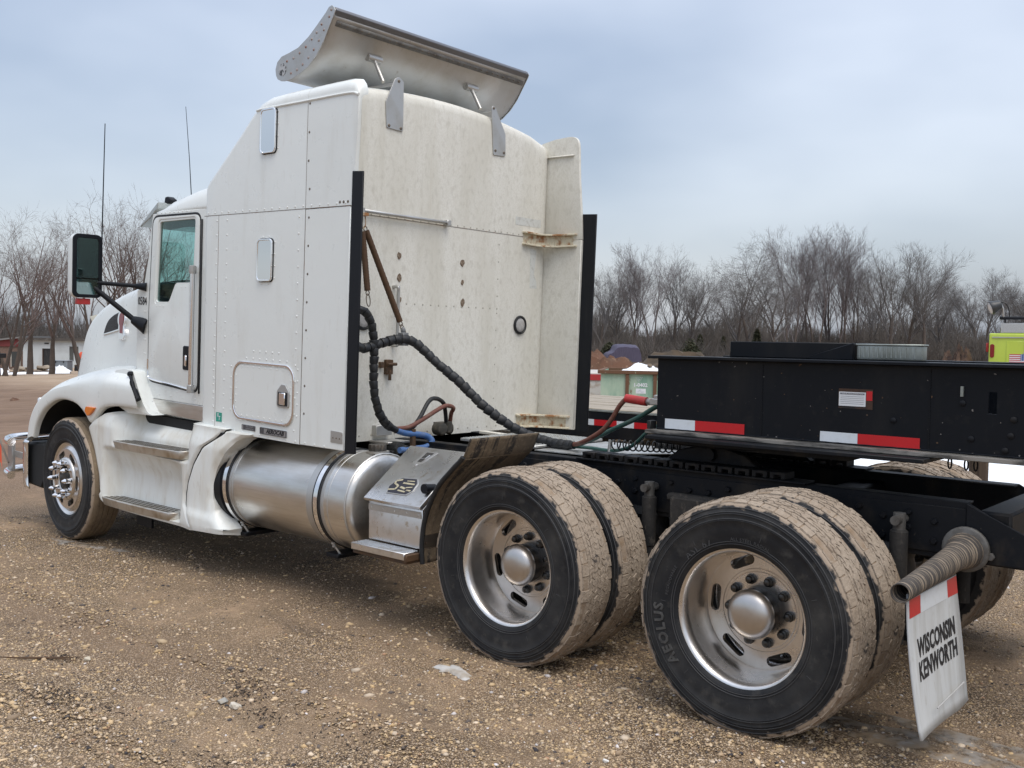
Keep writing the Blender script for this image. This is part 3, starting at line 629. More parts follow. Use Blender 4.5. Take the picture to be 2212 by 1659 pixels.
for x in (0, XB):
    m = MB(); m.lathe([(.07, -.95), (.075, -.45), (.11, -.3), (.19, -.12), (.2, 0), (.19, .12), (.11, .3), (.075, .45), (.07, .95)], (x, 0, .5), 1, 20); m.build('axle', blackfr, truck)
    for sgn in (-1, 1):
        m = MB(); m.lathe([(.08, .57), (.105, .60), (.11, .66), (.10, .70), (.115, .74), (.10, .78)], (x+.34, .36*sgn, 0), 2, 20); m.build('air_spring', rubber, truck)
        m = MB(); m.lathe([(.034, .33), (.034, .58), (.040, .585), (.040, .845), (.030, .855)], (x+.42, -.50 if sgn < 0 else .50, 0), 2, 14)
        sh = m.build('shock_absorber', grime, truck)
        m = MB(); m.tube([(x+.42, -.43*1, .90), (x+.42, -.56, .90)] if sgn < 0 else [(x+.42, .43, .90), (x+.42, .56, .90)], .022, 10); m.lathe([(.028, .85), (.028, .93)], (x+.42, .5*sgn, 0), 2, 12); m.build('shock_mount', dullsteel, sh)
        m = MB(); m.box(x-.12, x+.34, .33*sgn-.05, .33*sgn+.05, .40, .455); m.build('trailing_arm', blackfr, truck, bevel=.01)
m = MB(); m.box(-.78, -.52, -.53, -.45, .56, .87); m.box(-.82, -.48, -.50, -.44, .84, .88); m.build('hanger_bracket', grime, truck, bevel=.01)
m = MB(); m.lathe([(.065, -.45), (.075, -.40), (.075, 1.0)], (-.60, .0, .42), 1, 14) if False else m.box(-1.0, -.25, -.30, .30, .62, .70); m.build('torque_rod_box', blackfr, truck, bevel=.02)

# fifth wheel and its slide rails
for sgn in (-1, 1):
    m = MB(); ys = (.44*sgn, .33*sgn); y0, y1 = min(ys), max(ys)
    m.box(-1.46, -.06, y0-.02*(sgn < 0), y1+.02*(sgn > 0), 1.001, 1.011)
    sr = m.build('slide_rail', blackfr, truck, bevel=.002)
    x = -1.43; k = 0
    proto = None
    while x < -.18:
        if proto is None:
            q = MB(); q.prism([(x, 1.011), (x, 1.047), (x+.085, 1.047), (x+.085, 1.011), (x+.06, 1.011), (x+.06, 1.031), (x+.025, 1.031), (x+.025, 1.011)], 1, y0, y1)
            proto = q.build('slide_tooth', blackfr, sr, bevel=.003); base = WL[proto].copy()
        else:
            c = proto.copy(); COL.objects.link(c); place(c, base+Vector((k*.098, 0, 0)), sr)
        x += .098; k += 1
m = MB(); m.prism([(-1.02, -.30), (-.95, -.42), (-.62, -.46), (-.28, -.44), (-.02, -.36), (.14, -.26), (.16, -.10), (-.25, -.03), (-.25, .03), (.16, .10), (.14, .26), (-.02, .36), (-.28, .44), (-.62, .46), (-.95, .42), (-1.02, .30)], 2, 1.135, 1.17)
fifth = m.build('fifth_wheel_plate', blackfr, truck, bevel=.01)
for sgn in (-1, 1):
    m = MB(); m.prism([(-.95, 1.03), (-.35, 1.03), (-.45, 1.10), (-.58, 1.133), (-.72, 1.133), (-.85, 1.10)], 1, .30*sgn-.03, .30*sgn+.03); m.build('pivot_bracket', blackfr, fifth, bevel=.006)
m = MB(); m.lathe([(.035, -.36), (.035, .36)], (-.65, 0, 1.09), 1, 14); m.build('pivot_pin', blackfr, fifth)
# deck plates behind the sleeper
deckm = M('worn_deck_plate', (.50, .51, .50), .42, .6, [((.30, .27, .22), 6, (1, 1, 1), .45, .7, .8), ((.75, .76, .76), 18, (1, 1, 1), .55, .75, .7)], bump=.2, bscale=40)
m = MB(); m.box(-2.55, -1.90, -.30, .42, 1.012, 1.032)
dk = m.build('deck_plate', deckm, truck, bevel=.004)
tread_pr = MB()
for i in range(22):
    for j in range(22):
        a = (pi/4 if (i+j) % 2 else -pi/4); x, y = -2.53+i*.029, -.285+j*.032
        tread_pr.obox((x, y, 1.0335), (cos(a), sin(a), 0), (-sin(a), cos(a), 0), (0, 0, 1), .011, .0028, .0018)
tread_pr.build('tread_pattern', deckm, dk, kind='stuff')
m = MB(); m.prism([(-1.88, .43), (-1.30, .43), (-1.0, .43), (-1.0, .36), (-1.35, -.05), (-1.47, -.31), (-1.88, -.33)], 2, 1.006, 1.012); m.build('cover_plate', deckm, truck)
m = MB(); m.bar((-2.9, .30, 1.01), (-2.0, .12, 1.01), .06, .02); m.build('walkway_strip', whiterear, truck, bevel=.003)

# quarter fender ahead of the front drive wheels
for sgn in (-1, 1):
    m = MB(); pr_ = spl([(-1.615, 0, 1.15), (-1.665, 0, 1.05), (-1.74, 0, .98), (-1.86, 0, .86), (-1.945, 0, .70), (-1.975, 0, .55), (-1.97, 0, .42)], 6)
    rows = [[(p.x, y*sgn, p.z) for y in (-1.19, -.9, -.61)] for p in pr_]
    m.loft(rows, False, (False, False)); qf = m.build('quarter_fender', mudplate, truck, solid=.008)
    m = MB(); m.tube([(p.x, -1.196*sgn if sgn > 0 else 1.196, p.z) if False else (p.x, 1.196*sgn*1.0 if sgn > 0 else -1.196, p.z) for p in pr_[6:]], .014, 8); m.build('edge_trim', rubber, qf)
    m = MB(); m.tube([(-1.68, 1.19*sgn, 1.035), (-1.685, .61*sgn, 1.035)], .006, 6); m.build('seam', mudplate, qf)
    m = MB(); m.tube([(-1.99, .46*sgn, .78), (-1.99, 1.16*sgn, .84)], .026, 14); m.lathe([(.028, -.006), (.028, .012)], (-1.99, 1.165*sgn, .84), 1, 16); m.build('fender_bracket', blacktr, qf)

# mud flap with its tapered hanger
m = MB(); rg_ = random.Random(2)
pth = [(.70, y, .795+(-.45-y)*-.055) for y in (-.445, -.47, -.60, -.75, -.9, -1.05, -1.18, -1.27)]
m.tube(pth, [.085, .082, .058, .052, .047, .043, .040, .038], 20, cap=False)
hang = m.build('flap_hanger', M('mud_striped_tube', (.055, .048, .043), .75, 0, [((.30, .24, .175), 7, (.7, 11, .35), .50, .58, .95), ((.03, .028, .027), 30, (1, 9, 1), .55, .7, .8)], bump=.4, bscale=40, bstretch=(1, 4, 1)), truck, solid=.004)
m = MB(); m.lathe([(.095, 0), (.100, -.012), (.100, -.026), (.088, -.03)], (.70, -.452, .80), 1, 28); m.lathe([(.018, 0), (.018, -.02)], (.80, -.452, .78), 1, 6); m.build('hanger_flange', dullsteel, hang, bevel=.002)
def flapx(z, y=-.9):
    t = max(0, (.735-z)/.565); return .70+.06*t**1.3+.008*sin(3*t)*((y+.9)/.3)+.012*t*((y+.9)/.3)**2
m = MB(); rows = []
for i in range(13):
    t = i/12; z = .735-.565*t
    rows.append([(flapx(z, y), y, z+(-.012*((y+.6)/.6) if i == 12 else 0)+(.018 if (i == 12 and j == 6) else 0)) for j, y in enumerate([-1.205+.575*k/6 for k in range(7)])])
m.loft(rows, False, (False, False)); flap = m.build('mud_flap', flapw, truck, solid=.009, smooth=60)
m = MB(); m.box(.703, .712, -1.20, -.635, .715, .745); m.build('clamp_strip', dullsteel, hang, bevel=.002)
for y0, y1, mt in ((-1.198, -1.075, redtape), (-1.074, -.755, whitetape), (-.754, -.632, redtape)):
    m = MB(); m.add([(flapx(z, y)+.010, y, z) for z in (.712, .640) for y in (y0, y1)], [(0, 1, 3, 2)]); m.build('reflective_tape', mt, flap)
def flap_txt(body, zc, yc, size, sx):
    m = MB(); text(m, body, size, lambda p: (flapx(zc+p.y, yc+p.x*sx)+.0112+p.z*.5, yc+p.x*sx, zc+p.y+p.x*.02), depth=.001, bold=.0032, space=1.05); return m
m = flap_txt('WISCONSIN', .512, -.915, .100, .735); m2 = flap_txt('KENWORTH', .422, -.915, .100, .735); m.add(m2.v, m2.f); m.build('lettering', ink, flap, smooth=0)
m = MB(); m.tube([(.783, -1.05, .27), (.779, -.70, .285)], .003, 6); m.build('rib', M('flap_rib_grey', (.42, .42, .41), .6), flap)  # thin rib across the flap, in an even darker grey
m = MB(); m.lathe([(.012, -.0), (.012, -.03)], (.735, -.80, .765), 1, 8); m.build('flap_bolt', chrome, hang)
# right-hand hanger and flap
m = MB(); m.tube([(p[0], -p[1], p[2]) for p in pth], [.085, .082, .058, .052, .047, .043, .040, .038], 16); h2 = m.build('flap_hanger', blackfr, truck)
m = MB(); m.box(.705, .714, .60, 1.205, .17, .735); m.build('mud_flap', rubber, truck, bevel=.002)

# ---------------------------------------------------------------- fuel tank
TX0, TX1, TYc, TZ, TR = -4.10, -2.60, -.910, .655, .312
m = MB(); m.lathe([(.02, TX0-.04), (.18, TX0-.035), (.27, TX0-.015), (.30, TX0+.01), (TR, TX0+.03), (TR, TX1-.045), (TR-.006, TX1-.02), (TR-.02, TX1-.004), (.27, TX1+.008), (.15, TX1+.02), (.01, TX1+.024)], (0, TYc, TZ), 0, 96)
tank = m.build('fuel_tank', alum, truck, smooth=40)
def band(x0, x1, r_, mt, nm):
    m = MB(); m.lathe([(TR, x0), (r_, x0+.001), (r_, x1-.001), (TR, x1)], (0, TYc, TZ), 0, 96, (False, False)); return m.build(nm, mt, tank)
band(-2.995, -2.825, TR+.002, alumd, 'tank_liner'); band(-3.93, -3.825, TR+.002, alumd, 'tank_liner')
for x in (-3.88, -2.885):
    band(x-.045, x-.030, TR+.007, rubber, 'strap_pad'); band(x-.028, x+.012, TR+.012, chrome, 'tank_strap'); band(x+.014, x+.030, TR+.007, rubber, 'strap_pad')
for x in (-2.785, -2.625, -3.805):
    m = MB(); m.lathe([(TR-.004, x-.008), (TR+.002, x-.004), (TR+.0025, x), (TR-.004, x+.006)], (0, TYc, TZ), 0, 96, (False, False))
    for i, p in enumerate(m.v): 
        q = 1+.006*noise.noise((p[0]*40, p[1]*50, p[2]*50)); m.v[i] = (p[0], TYc+(p[1]-TYc)*q, TZ+(p[2]-TZ)*q)
    m.build('weld_bead', alumd, tank)
m = MB(); cx, cy, cz = -2.71, -.885, TZ+TR
m.lathe([(.075, -.02), (.075, .006), (.06, .008)], (cx, cy, cz), 2, 24); fn = m.build('filler_neck', alumd, tank)
m = MB(); pts_ = []
for k in range(48):
    r_ = .058 if k % 4 < 2 else .052; pts_.append((cx+r_*cos(2*pi*k/48), cy+r_*sin(2*pi*k/48)))
m.prism(pts_, 2, cz+.008, cz+.048); m.build('fuel_cap', M('fuel_cap_dark', (.05, .045, .04), .6, 0, [((.1, .08, .06), 30, (1, 1, 1), .5, .7, .8)]), tank, bevel=.002)
for x in (-3.88, -2.885):
    m = MB(); m.bar((x-.01, TYc-.19, TZ-.245), (x+.05, TYc-.16, TZ-.335), .012, .012)
    for k in range(4): m.lathe([(.014, 0), (.014, .012)], (x-.005+.006*k, TYc-.192+.003*k, TZ-.235-.018*k), 2, 8)
    m.build('strap_bolt', alumd, tank)
    m = MB(); m.box(x-.05, x+.07, TYc-.20, TYc+.40, TZ-.355, TZ-.328); m.box(x-.05, x+.05, TYc+.30, TYc+.42, TZ-.36, TZ+.25); m.build('tank_bracket', blackfr, truck, bevel=.004)
m = MB(); m.lathe([(TR, TX0-.01), (TR+.014, TX0), (TR+.014, -3.94), (TR, -3.935)], (0, TYc, TZ), 0, 96, (False, False)); m.build('tank_shade_band', blacktr, tank)  # black band standing in for the shade behind the fairing edge
# mirrored tank on the far side
m = MB(); m.lathe([(.02, TX0-.04), (.27, TX0-.015), (TR, TX0+.03), (TR, TX1-.045), (.27, TX1+.008), (.01, TX1+.024)], (0, -TYc, TZ), 0, 64); m.build('fuel_tank', alum, truck)

# ---------------------------------------------------------------- battery / tool box with step
BX0, BX1 = -2.425, -1.972
m = MB(); m.prism([(-1.20, .50), (-1.20, .725), (-.855, .985), (-.60, .985), (-.60, .50)], 0, BX0, BX1)
box = m.build('tool_box', alumb, truck, bevel=.004)
d = Vector((0, .345, .26)).normalized(); nrm = Vector((0, -d.z, d.y))
m = MB()
A = Vector((0, -1.222, .728)); B_ = Vector((0, -.845, .728+.377*.26/.345))
m.prism([(A.y, A.z), (A.y+nrm.y*.022, A.z+nrm.z*.022), (B_.y+nrm.y*.022, B_.z+nrm.z*.022), (B_.y, B_.z)], 0, BX0-.012, BX1+.012)
lid = m.build('lid', alumb, box, bevel=.004)
def lidp(u, w, h=0):      # u along x 0..1, w up the slope 0..1
    p = A.lerp(B_, w)+nrm*(.022+h); return Vector((BX0+(BX1-BX0)*u, p.y, p.z))
m = MB(); m.box(BX0+.004, BX1-.004, -1.206, -1.2005, .675, .712); hs = m.build('hinge_strip', alumd, box, bevel=.001)
m = MB(); [m.dome((BX0+.03+.1*k, -1.206, .694), (0, -1, 0), .007, .004) for k in range(5)]; m.build('rivet', alumd, hs)
def lid_poly(mb, pts, h0, h1):
    n = len(pts); mb.add([lidp(u, w, h0) for u, w in pts]+[lidp(u, w, h1) for u, w in pts], [tuple(range(n)), tuple(range(n, 2*n))]+[(i, (i+1) % n, n+(i+1) % n, n+i) for i in range(n)])
m = MB(); lid_poly(m, [(.30, .70), (.38, .62), (.48, .70), (.58, .92), (.36, .92)], .0, .003); la = m.build('paddle_latch', alumd, lid, bevel=.001)
m = MB(); lid_poly(m, [(.36, .72), (.43, .72), (.53, .90), (.39, .90)], .0031, .0036); m.build('latch_recess', M('latch_dark', (.12, .115, .11), .4, .8), la)
m = MB(); lid_poly(m, [(.39, .77), (.46, .77), (.50, .85), (.43, .85)], .0037, .010); m.build('latch_paddle', chrome, la, bevel=.001)
m = MB(); m.dome(lidp(.385, .66, .003), nrm, .012, .006, 6); m.build('lock_bolt', alumd, la)
emb = [(.30, .13), (.66, .14), (.72, .22), (.70, .36), (.63, .44), (.36, .42), (.28, .36), (.24, .24)]
m = MB(); lid_poly(m, emb, .0, .004); e0 = m.build('emblem', alumd, lid, bevel=.001)
cxm = (.48, .28)
m = MB(); lid_poly(m, [(cxm[0]+(u-cxm[0])*.92, cxm[1]+(w-cxm[1])*.90) for u, w in emb], .0041, .0048); m.build('emblem_field', M('emblem_black', (.02, .02, .03), .5), e0)
gold = M('emblem_cream', (.42, .38, .26), .6, 0, [((.2, .17, .12), 40, (1, 1, 1), .5, .7, .8)])
m = MB(); du = Vector((1, 0, 0))
def embt(p): return lidp(.50, .31, .006)+du*p.x+d*p.y+nrm*p.z
text(m, 'SpringRide', .034, embt, depth=.002, bold=.001, shear=.2) if False else None
for (u0, w0, u1, w1, wd) in ((.40, .38, .31, .35, .012), (.31, .35, .31, .31, .011), (.31, .31, .41, .27, .012), (.41, .27, .40, .21, .012), (.40, .21, .29, .19, .011), (.45, .33, .66, .33, .012), (.46, .26, .56, .24, .014), (.56, .26, .66, .28, .008), (.46, .20, .60, .19, .010), (.60, .22, .68, .22, .010), (.49, .37, .62, .38, .007)):
    m.bar(lidp(u0, w0, .0055), lidp(u1, w1, .0055), wd, .002, nrm)
m.build('emblem_mark', gold, e0)
m = MB(); m.box(-2.462, -2.008, -1.302, -1.17, .448, .488); st = m.build('step_tray', alumb, box, bevel=.003)
m = MB()
for i in range(24):
    for j in range(6): m.obox((-2.45+i*.0188, -1.292+j*.019, .4885), (.8, .6, 0), (-.6, .8, 0), (0, 0, 1), .007, .0028, .002)
m.build('tread_pattern', alumb, st, kind='stuff')
m = MB(); m.box(-2.012, -1.99, -1.30, -.7, .44, .478); m.box(-2.46, -2.0, -1.29, -.62, .425, .446); m.build('step_bracket', rusts, box, bevel=.003)
# ---------------------------------------------------------------- sleeper (built level, then seated with rk)
def BB(): return MB(rk)
HW = 1.168
def topz(x):            # roof edge height along the sleeper side
    pts_ = [(-4.31, 2.70), (-4.25, 2.748), (-4.05, 2.905), (-3.85, 3.063), (-3.737, 3.160), (-3.66, 3.212), (-3.55, 3.236), (-3.3, 3.246), (-3.0, 3.246), (-2.6, 3.25)]
    for (a, za), (b, zb) in zip(pts_, pts_[1:]):
        if a <= x <= b: return za+(zb-za)*(x-a)/(b-a)
    return pts_[0][1] if x < -4 else pts_[-1][1]
def sec(x, inset=0, zb=.982, crown=None):
    zt = topz(x); hw = HW-inset; rr_ = .075; cr = (.125*sst(-4.3, -3.4, x) if crown is None else crown)
    pts_ = [(-hw, zb), (-hw, 1.6), (-hw, 2.2), (-hw, zt-rr_)]
    for k in range(1, 7):
        a = pi-k*pi/2/6; pts_.append((-hw+rr_+rr_*cos(a), zt-rr_+rr_*sin(a)))
    for k in range(1, 8):
        y = (-hw+rr_)*(1-k/8); pts_.append((y, zt+cr*(1-(y/hw)**2)))
    pts_.append((0, zt+cr)); n0 = len(pts_)
    pts_ += [(-y, z) for y, z in reversed(pts_[:-1])]
    return [(x, y, z) for y, z in pts_]
m = BB(); xs = [-4.31, -4.295, -4.27, -4.25, -4.15, -4.05, -3.95, -3.85, -3.737, -3.65, -3.55, -3.4, -3.25, -3.14]
rings = [sec(x, {-4.31: .045, -4.295: .018, -4.27: .004}.get(x, 0)) for x in xs]
m.loft(rings, True, (True, True)); sleeper = m.build('sleeper', white, truck, smooth=40)
# dirty rear wall, rounded at its edges
m = BB(); rr2 = []
for x, ins in ((-3.139, .006), (-3.10, .012), (-3.07, .030), (-3.055, .055), (-3.05, .095)):
    s_ = sec(-3.2, 0); cy0, cz0 = 0, 2.1
    rr2.append([(x, y*(HW-ins)/HW, (z if z < 1.1 else z-ins*.9*(z-1.1)/2.1) + (.02*0)) for _, y, z in s_])
m.loft(rr2, True, (False, True)); rwall = m.build('rear_wall', whiterear, sleeper, smooth=50)
# side extenders with rubber trailing edges
for sgn in (-1, 1):
    y0, y1 = sorted((HW*sgn, (HW-.028)*sgn)); ye = sorted((HW*sgn+.001*sgn, (HW-.03)*sgn))
    m = BB(); m.prism([(-3.137, .982), (-3.137, 2.476), (-2.70, 2.476), (-2.70, .99)], 1, y0, y1)
    ext = m.build('side_extender', white if sgn < 0 else whiterear, sleeper, bevel=.004)
    m = BB(); st_ = [(-3.137, 3.246), (-3.05, 3.248), (-2.90, 3.25), (-2.76, 3.25), (-2.70, 3.24), (-2.672, 3.21), (-2.655, 3.17)] if sgn < 0 else [(-3.137, 3.235), (-3.05, 3.26), (-2.95, 3.282), (-2.86, 3.282), (-2.80, 3.265), (-2.768, 3.235), (-2.755, 3.19)]
    rings_ = []
    for xq, zt in st_:
        q = [(HW, 2.479), (HW, 2.69), (HW, 2.95)]+[(HW-.075+.075*cos(k*pi/12), zt-.075+.075*sin(k*pi/12)) for k in range(7)]
        q += [(HW-.075+.048*cos(k*pi/12), zt-.075+.048*sin(k*pi/12)) for k in range(6, -1, -1)]+[(HW-.028, 2.95), (HW-.028, 2.69), (HW-.028, 2.479)]
        tp = sst(2.95, 3.2, zt)
        rings_.append([((-2.69 if z < 2.5 else -2.67 if z < 2.75 else min(xq, -2.648)) if (xq > -2.72 and z < 3.0 and sgn < 0) else (min(xq, -2.735+.035*(2.95-z)/.45) if (xq > -2.80 and z < 3.0) else xq), y*sgn, z) for y, z in q])
    if sgn > 0:
        m.prism([(-3.137, 2.479), (-3.137, 3.25)]+spl2([(-3.0, 3.275), (-2.86, 3.283), (-2.80, 3.272), (-2.772, 3.24), (-2.762, 3.19)], 4)+[(-2.745, 2.95), (-2.715, 2.69), (-2.70, 2.479)], 1, y0, y1); up_e = m.build('upper_extender', whiterear, sleeper, bevel=.006, seg=2)
    else: m.loft(rings_, True, (True, True)); up_e = m.build('upper_extender', white, sleeper, smooth=50)
    # inner return lip on the upper fin
    m = BB()
    m.loft([[(x, HW*sgn-sgn*(.03+.0*k), z) for x, z in ((-3.13, 3.14-.0*k), (-2.70 if sgn < 0 else -2.80, 3.14))] for k in range(1)]+[[(x, (HW-.045)*sgn, z) for x, z in ((-3.13, 3.130), (-2.70 if sgn < 0 else -2.80, 3.130))]], False, (False, False))
    m.build('fin_ridge', whiterear, up_e, solid=.004)
    m = BB(); xa = -2.682 if sgn < 0 else -2.80
    m.prism([(xa, .975), (xa, 2.681), (-2.582, 2.674), (-2.582, .985)], 1, *sorted(((HW+.010)*sgn, (HW-.002)*sgn)))
    m.build('rubber_edge', blacktr, sleeper, bevel=.003)
# fairing cap line along the roof edge (raised lip)
for sgn in (-1, 1):
    m = BB(); path = [(-3.69, (HW-.004)*sgn, 3.147), (-3.6, HW*sgn, 3.150), (-3.2, HW*sgn, 3.150), (-2.75, HW*sgn, 3.150), (-2.655, HW*sgn, 3.132)]
    path = path if sgn < 0 else path[:3]+[(-2.90, HW, 3.150)]
    m.tube(spl(path, 5), .009, 8); m.build('roof_lip', white, sleeper)
# panel seams (thin dark joints), rivets
seam = M('seam_sealant', (.20, .185, .165), .8, 0, [((.16, .07, .03), 9, (1, 1, 1), .5, .62, .9)])
m = BB()
m.box(-4.29, -2.70, -HW-.0012, -HW+.004, 2.4765, 2.4805); m.box(-4.111, -4.108, -HW-.001, -HW+.003, .985, 2.476); m.box(-3.1385, -3.1355, -HW-.001, -HW+.003, .985, 3.14)
m.build('panel_seam', seam, sleeper)
m = BB()
def rv(x, z, r_=.0075): m.dome((x, -HW, z), (0, -1, 0), r_, .004, 7)
for k in range(15): rv(-4.13, 2.44-.10*k); rv(-4.005, 2.44-.10*k)
for k in range(14): rv(-3.20, 2.43-.105*k)
for k in range(20): rv(-4.24+.083*k if k < 14 else -4.24+.083*k, 2.496)
for k in range(15): rv(-4.26+.098*k, .998)
for k in range(12): rv(-4.135, 1.55-.05*k if k < 9 else 1.0, .006)
for k in range(5): rv(-3.66+.07*k, 1.555)
for k in range(7): rv(-3.74+.075*k, 1.505)
for k in range(5): rv(-3.175, 1.46-.075*k); rv(-3.92, 1.44-.075*k)
for a, b_, c_, d_ in ((-3.64, -3.445, 2.845, 3.158), (-3.645, -3.45, 2.005, 2.315)):
    for k in range(4): rv(b_, c_+(d_-c_)*(k+.5)/4, .006); rv(a, c_+(d_-c_)*(k+.5)/4, .006)
    for k in range(2): rv(a+.06+.07*k, d_, .006); rv(a+.06+.07*k, c_, .006)
m.build('rivet', white, sleeper, smooth=60, kind='stuff')
steelr = M('bolt_steel', (.18, .15, .12), .5, .7)
m = BB()
for k in range(12): rv(-3.118 if k < 3 else -3.10, 3.13-.1525*k*1.16, .0085)
for x in (-2.80, -2.765, -2.725): rv(x, 2.503, .010)
m.build('extender_bolt', steelr, sleeper, smooth=60)
# mirrored sleeper windows
for x0, x1, z0, z1 in ((-3.632, -3.465, 2.02, 2.30), (-3.625, -3.457, 2.855, 3.145)):
    m = BB(); m.plate(rrect(x0, x1, z0, z1, .03), [rrect(x0+.012, x1-.014, z0+.012, z1-.012, .022)], 1, -HW-.018, -HW); fr_ = m.build('window_frame', chrome, sleeper, bevel=.003)
    m = BB(); m.prism(rrect(x0+.010, x1-.012, z0+.010, z1-.010, .024), 1, -HW-.014, -HW+.002); m.build('window_pane', M('mirrored_pane', (.80, .80, .79), .06, 1), fr_)
    m = BB(); m.plate(rrect(x0-.003, x1+.005, z0-.004, z1+.004, .033), [rrect(x0+.01, x1-.01, z0+.01, z1-.01, .025)], 1, -HW-.004, -HW+.001); m.build('window_gasket', rubber, fr_)
# luggage door
m = BB(); m.plate(rrect(-3.89, -3.20, 1.082, 1.482, .10, 7), [rrect(-3.872, -3.218, 1.100, 1.464, .085, 7)], 1, -HW-.010, -HW); ld = m.build('luggage_door_trim', chrome, sleeper, bevel=.003)
m = BB(); m.prism(rrect(-3.8705, -3.2195, 1.1015, 1.4625, .084, 7), 1, -HW-.005, -HW+.001); m.build('luggage_door', white, ld, bevel=.001)
m = BB(); m.prism(rpoly([(-3.375, 1.215), (-3.36, 1.205), (-3.26, 1.205), (-3.245, 1.215), (-3.245, 1.31), (-3.285, 1.354), (-3.33, 1.354), (-3.375, 1.31)], .01), 1, -HW-.014, -HW-.005); lh = m.build('door_latch', alumd, ld, bevel=.002)
m = BB(); m.prism(rrect(-3.362, -3.258, 1.215, 1.305, .008), 1, -HW-.0145, -HW-.0135); m.build('latch_recess', dark, lh)
m = BB(); m.box(-3.338, -3.275, -HW-.026, -HW-.0146, 1.222, 1.302); m.build('latch_paddle', chrome, lh, bevel=.004)
m = BB()
for k in range(6): rv(-3.85, 1.16+.045*k, .005); rv(-3.24, 1.16+.045*k, .005)
for k in range(8): rv(-3.78+.065*k, 1.447, .005); rv(-3.78+.065*k, 1.117, .005)
for i, p in enumerate(m.v): m.v[i] = (p[0], p[1]-.005, p[2])
m.build('rivet', white, ld, kind='stuff')
# badges
badge = M('badge_grey', (.11, .11, .12), .4, .6); badget = M('badge_letters', (.015, .015, .018), .5); badgeb = M('badge_silver', (.40, .41, .43), .35, .8)
m = BB(); m.prism(rrect(-3.56, -3.27, 1.010, 1.054, .004), 1, -HW-.006, -HW); bd = m.build('badge', badgeb, sleeper, bevel=.001)
m = BB(); m.plate(rrect(-3.56, -3.27, 1.010, 1.054, .004), [rrect(-3.554, -3.276, 1.0145, 1.0495, .003)], 1, -HW-.0085, -HW-.0055); m.box(-3.55, -3.52, -HW-.0085, -HW-.0055, 1.016, 1.048); m.build('badge_border', badge, bd)
m = BB(); text(m, 'AeroCab'.upper(), .040, lambda p: (-3.395+p.x*1.05, -HW-.0068-p.z, 1.032+p.y), depth=.002, bold=.0012, shear=.25); m.build('lettering', badget, bd, smooth=0)
m = BB(); m.prism(rrect(-3.775, -3.62, 1.017, 1.052, .003), 1, -HW-.005, -HW); bd = m.build('badge', badge, sleeper, bevel=.001)
m = BB(); text(m, 'WISCONSIN', .0155, lambda p: (-3.682+p.x, -HW-.0055-p.z, 1.0430+p.y), depth=.001); text(m, 'KENWORTH', .0155, lambda p: (-3.682+p.x, -HW-.0055-p.z, 1.0265+p.y), depth=.001); m.box(-3.768, -3.755, -HW-.006, -HW-.005, 1.020, 1.049); m.build('lettering', badgeb, bd, smooth=0)
m = BB(); m.box(-4.092, -4.022, -HW-.0022, -HW-.0006, 1.043, 1.107); fs_ = m.build('sticker', tealst, sleeper)
m = BB(); text(m, 'F', .034, lambda p: (-4.066+p.x, -HW-.003-p.z, 1.087+p.y), depth=.0008, bold=.001); text(m, 'T', .040, lambda p: (-4.050+p.x, -HW-.003-p.z, 1.067+p.y), depth=.0008, bold=.001); m.build('lettering', placard, fs_, smooth=0)
m = BB(); m.box(-2.825, -2.712, -HW-.004, -HW, 1.032, 1.104); pt = m.build('repair_plate', alumd, sleeper, bevel=.001)
m = BB()
for x in (-2.80, -2.768, -2.737): m.dome((x, -HW-.004, 1.062), (0, -1, 0), .006, .003, 6)
m.build('rivet', steelr, pt)

# rear wall fittings -------------------------------------------------------
WX = -3.05
def wbox(mb, y0, y1, z0, z1, t0=0, t1=.006): mb.box(WX+t0-.001, WX+t1, y0, y1, z0, z1)
m = BB(); wbox(m, -1.07, 1.07, 2.482, 2.4865, 0, .0015); m.build('panel_seam', seam, rwall)
m = BB(); m.tube([(WX+.03, -.80, 2.503), (WX+.03, -.01, 2.503)], .013, 10); wbox(m, -.83, -.79, 2.482, 2.522, 0, .045); wbox(m, -.03, .01, 2.482, 2.522, 0, .045); m.build('grab_rail', alumd, rwall, bevel=.003)
m = BB()
for k in range(12): m.dome((WX, .05+.068*k, 2.497), (1, 0, 0), .007, .004, 7)
for k in range(9): m.dome((WX, -.70+.075*k, 2.490), (1, 0, 0), .007, .004, 7)
for k in range(13): m.dome((WX, -.36+.078*k, 1.915), (1, 0, 0), .008, .003, 7)
for k in range(10): m.dome((WX, .575, 2.40-.13*k), (1, 0, 0), .007, .003, 7)
for k in range(17): m.dome((WX, -.75+.105*k, 1.02), (1, 0, 0), .008, .004, 7)
m.build('rivet', M('rear_rivet', (.42, .40, .34), .6), rwall, kind='stuff', smooth=60)
knob = M('rust_stain', (.13, .09, .06), .85, 0, [((.3, .24, .18), 60, (1, 1, 1), .45, .65, .9)])
for y, z, a in ((-.442, 2.24, .024), (-.436, 2.088, .028), (-.429, 1.94, .026), (.179, 2.235, .026), (.187, 2.092, .018), (.194, 1.946, .028)):
    m = BB(); rg = random.Random(int((y+z)*1000)); pts_ = [(y+a*(.75+.45*rg.random())*cos(2*pi*k/9)*.8, z+a*(.75+.45*rg.random())*sin(2*pi*k/9)) for k in range(9)]
    m.prism(pts_, 0, WX-.001, WX+.004); m.build('pad_scar', knob, rwall)
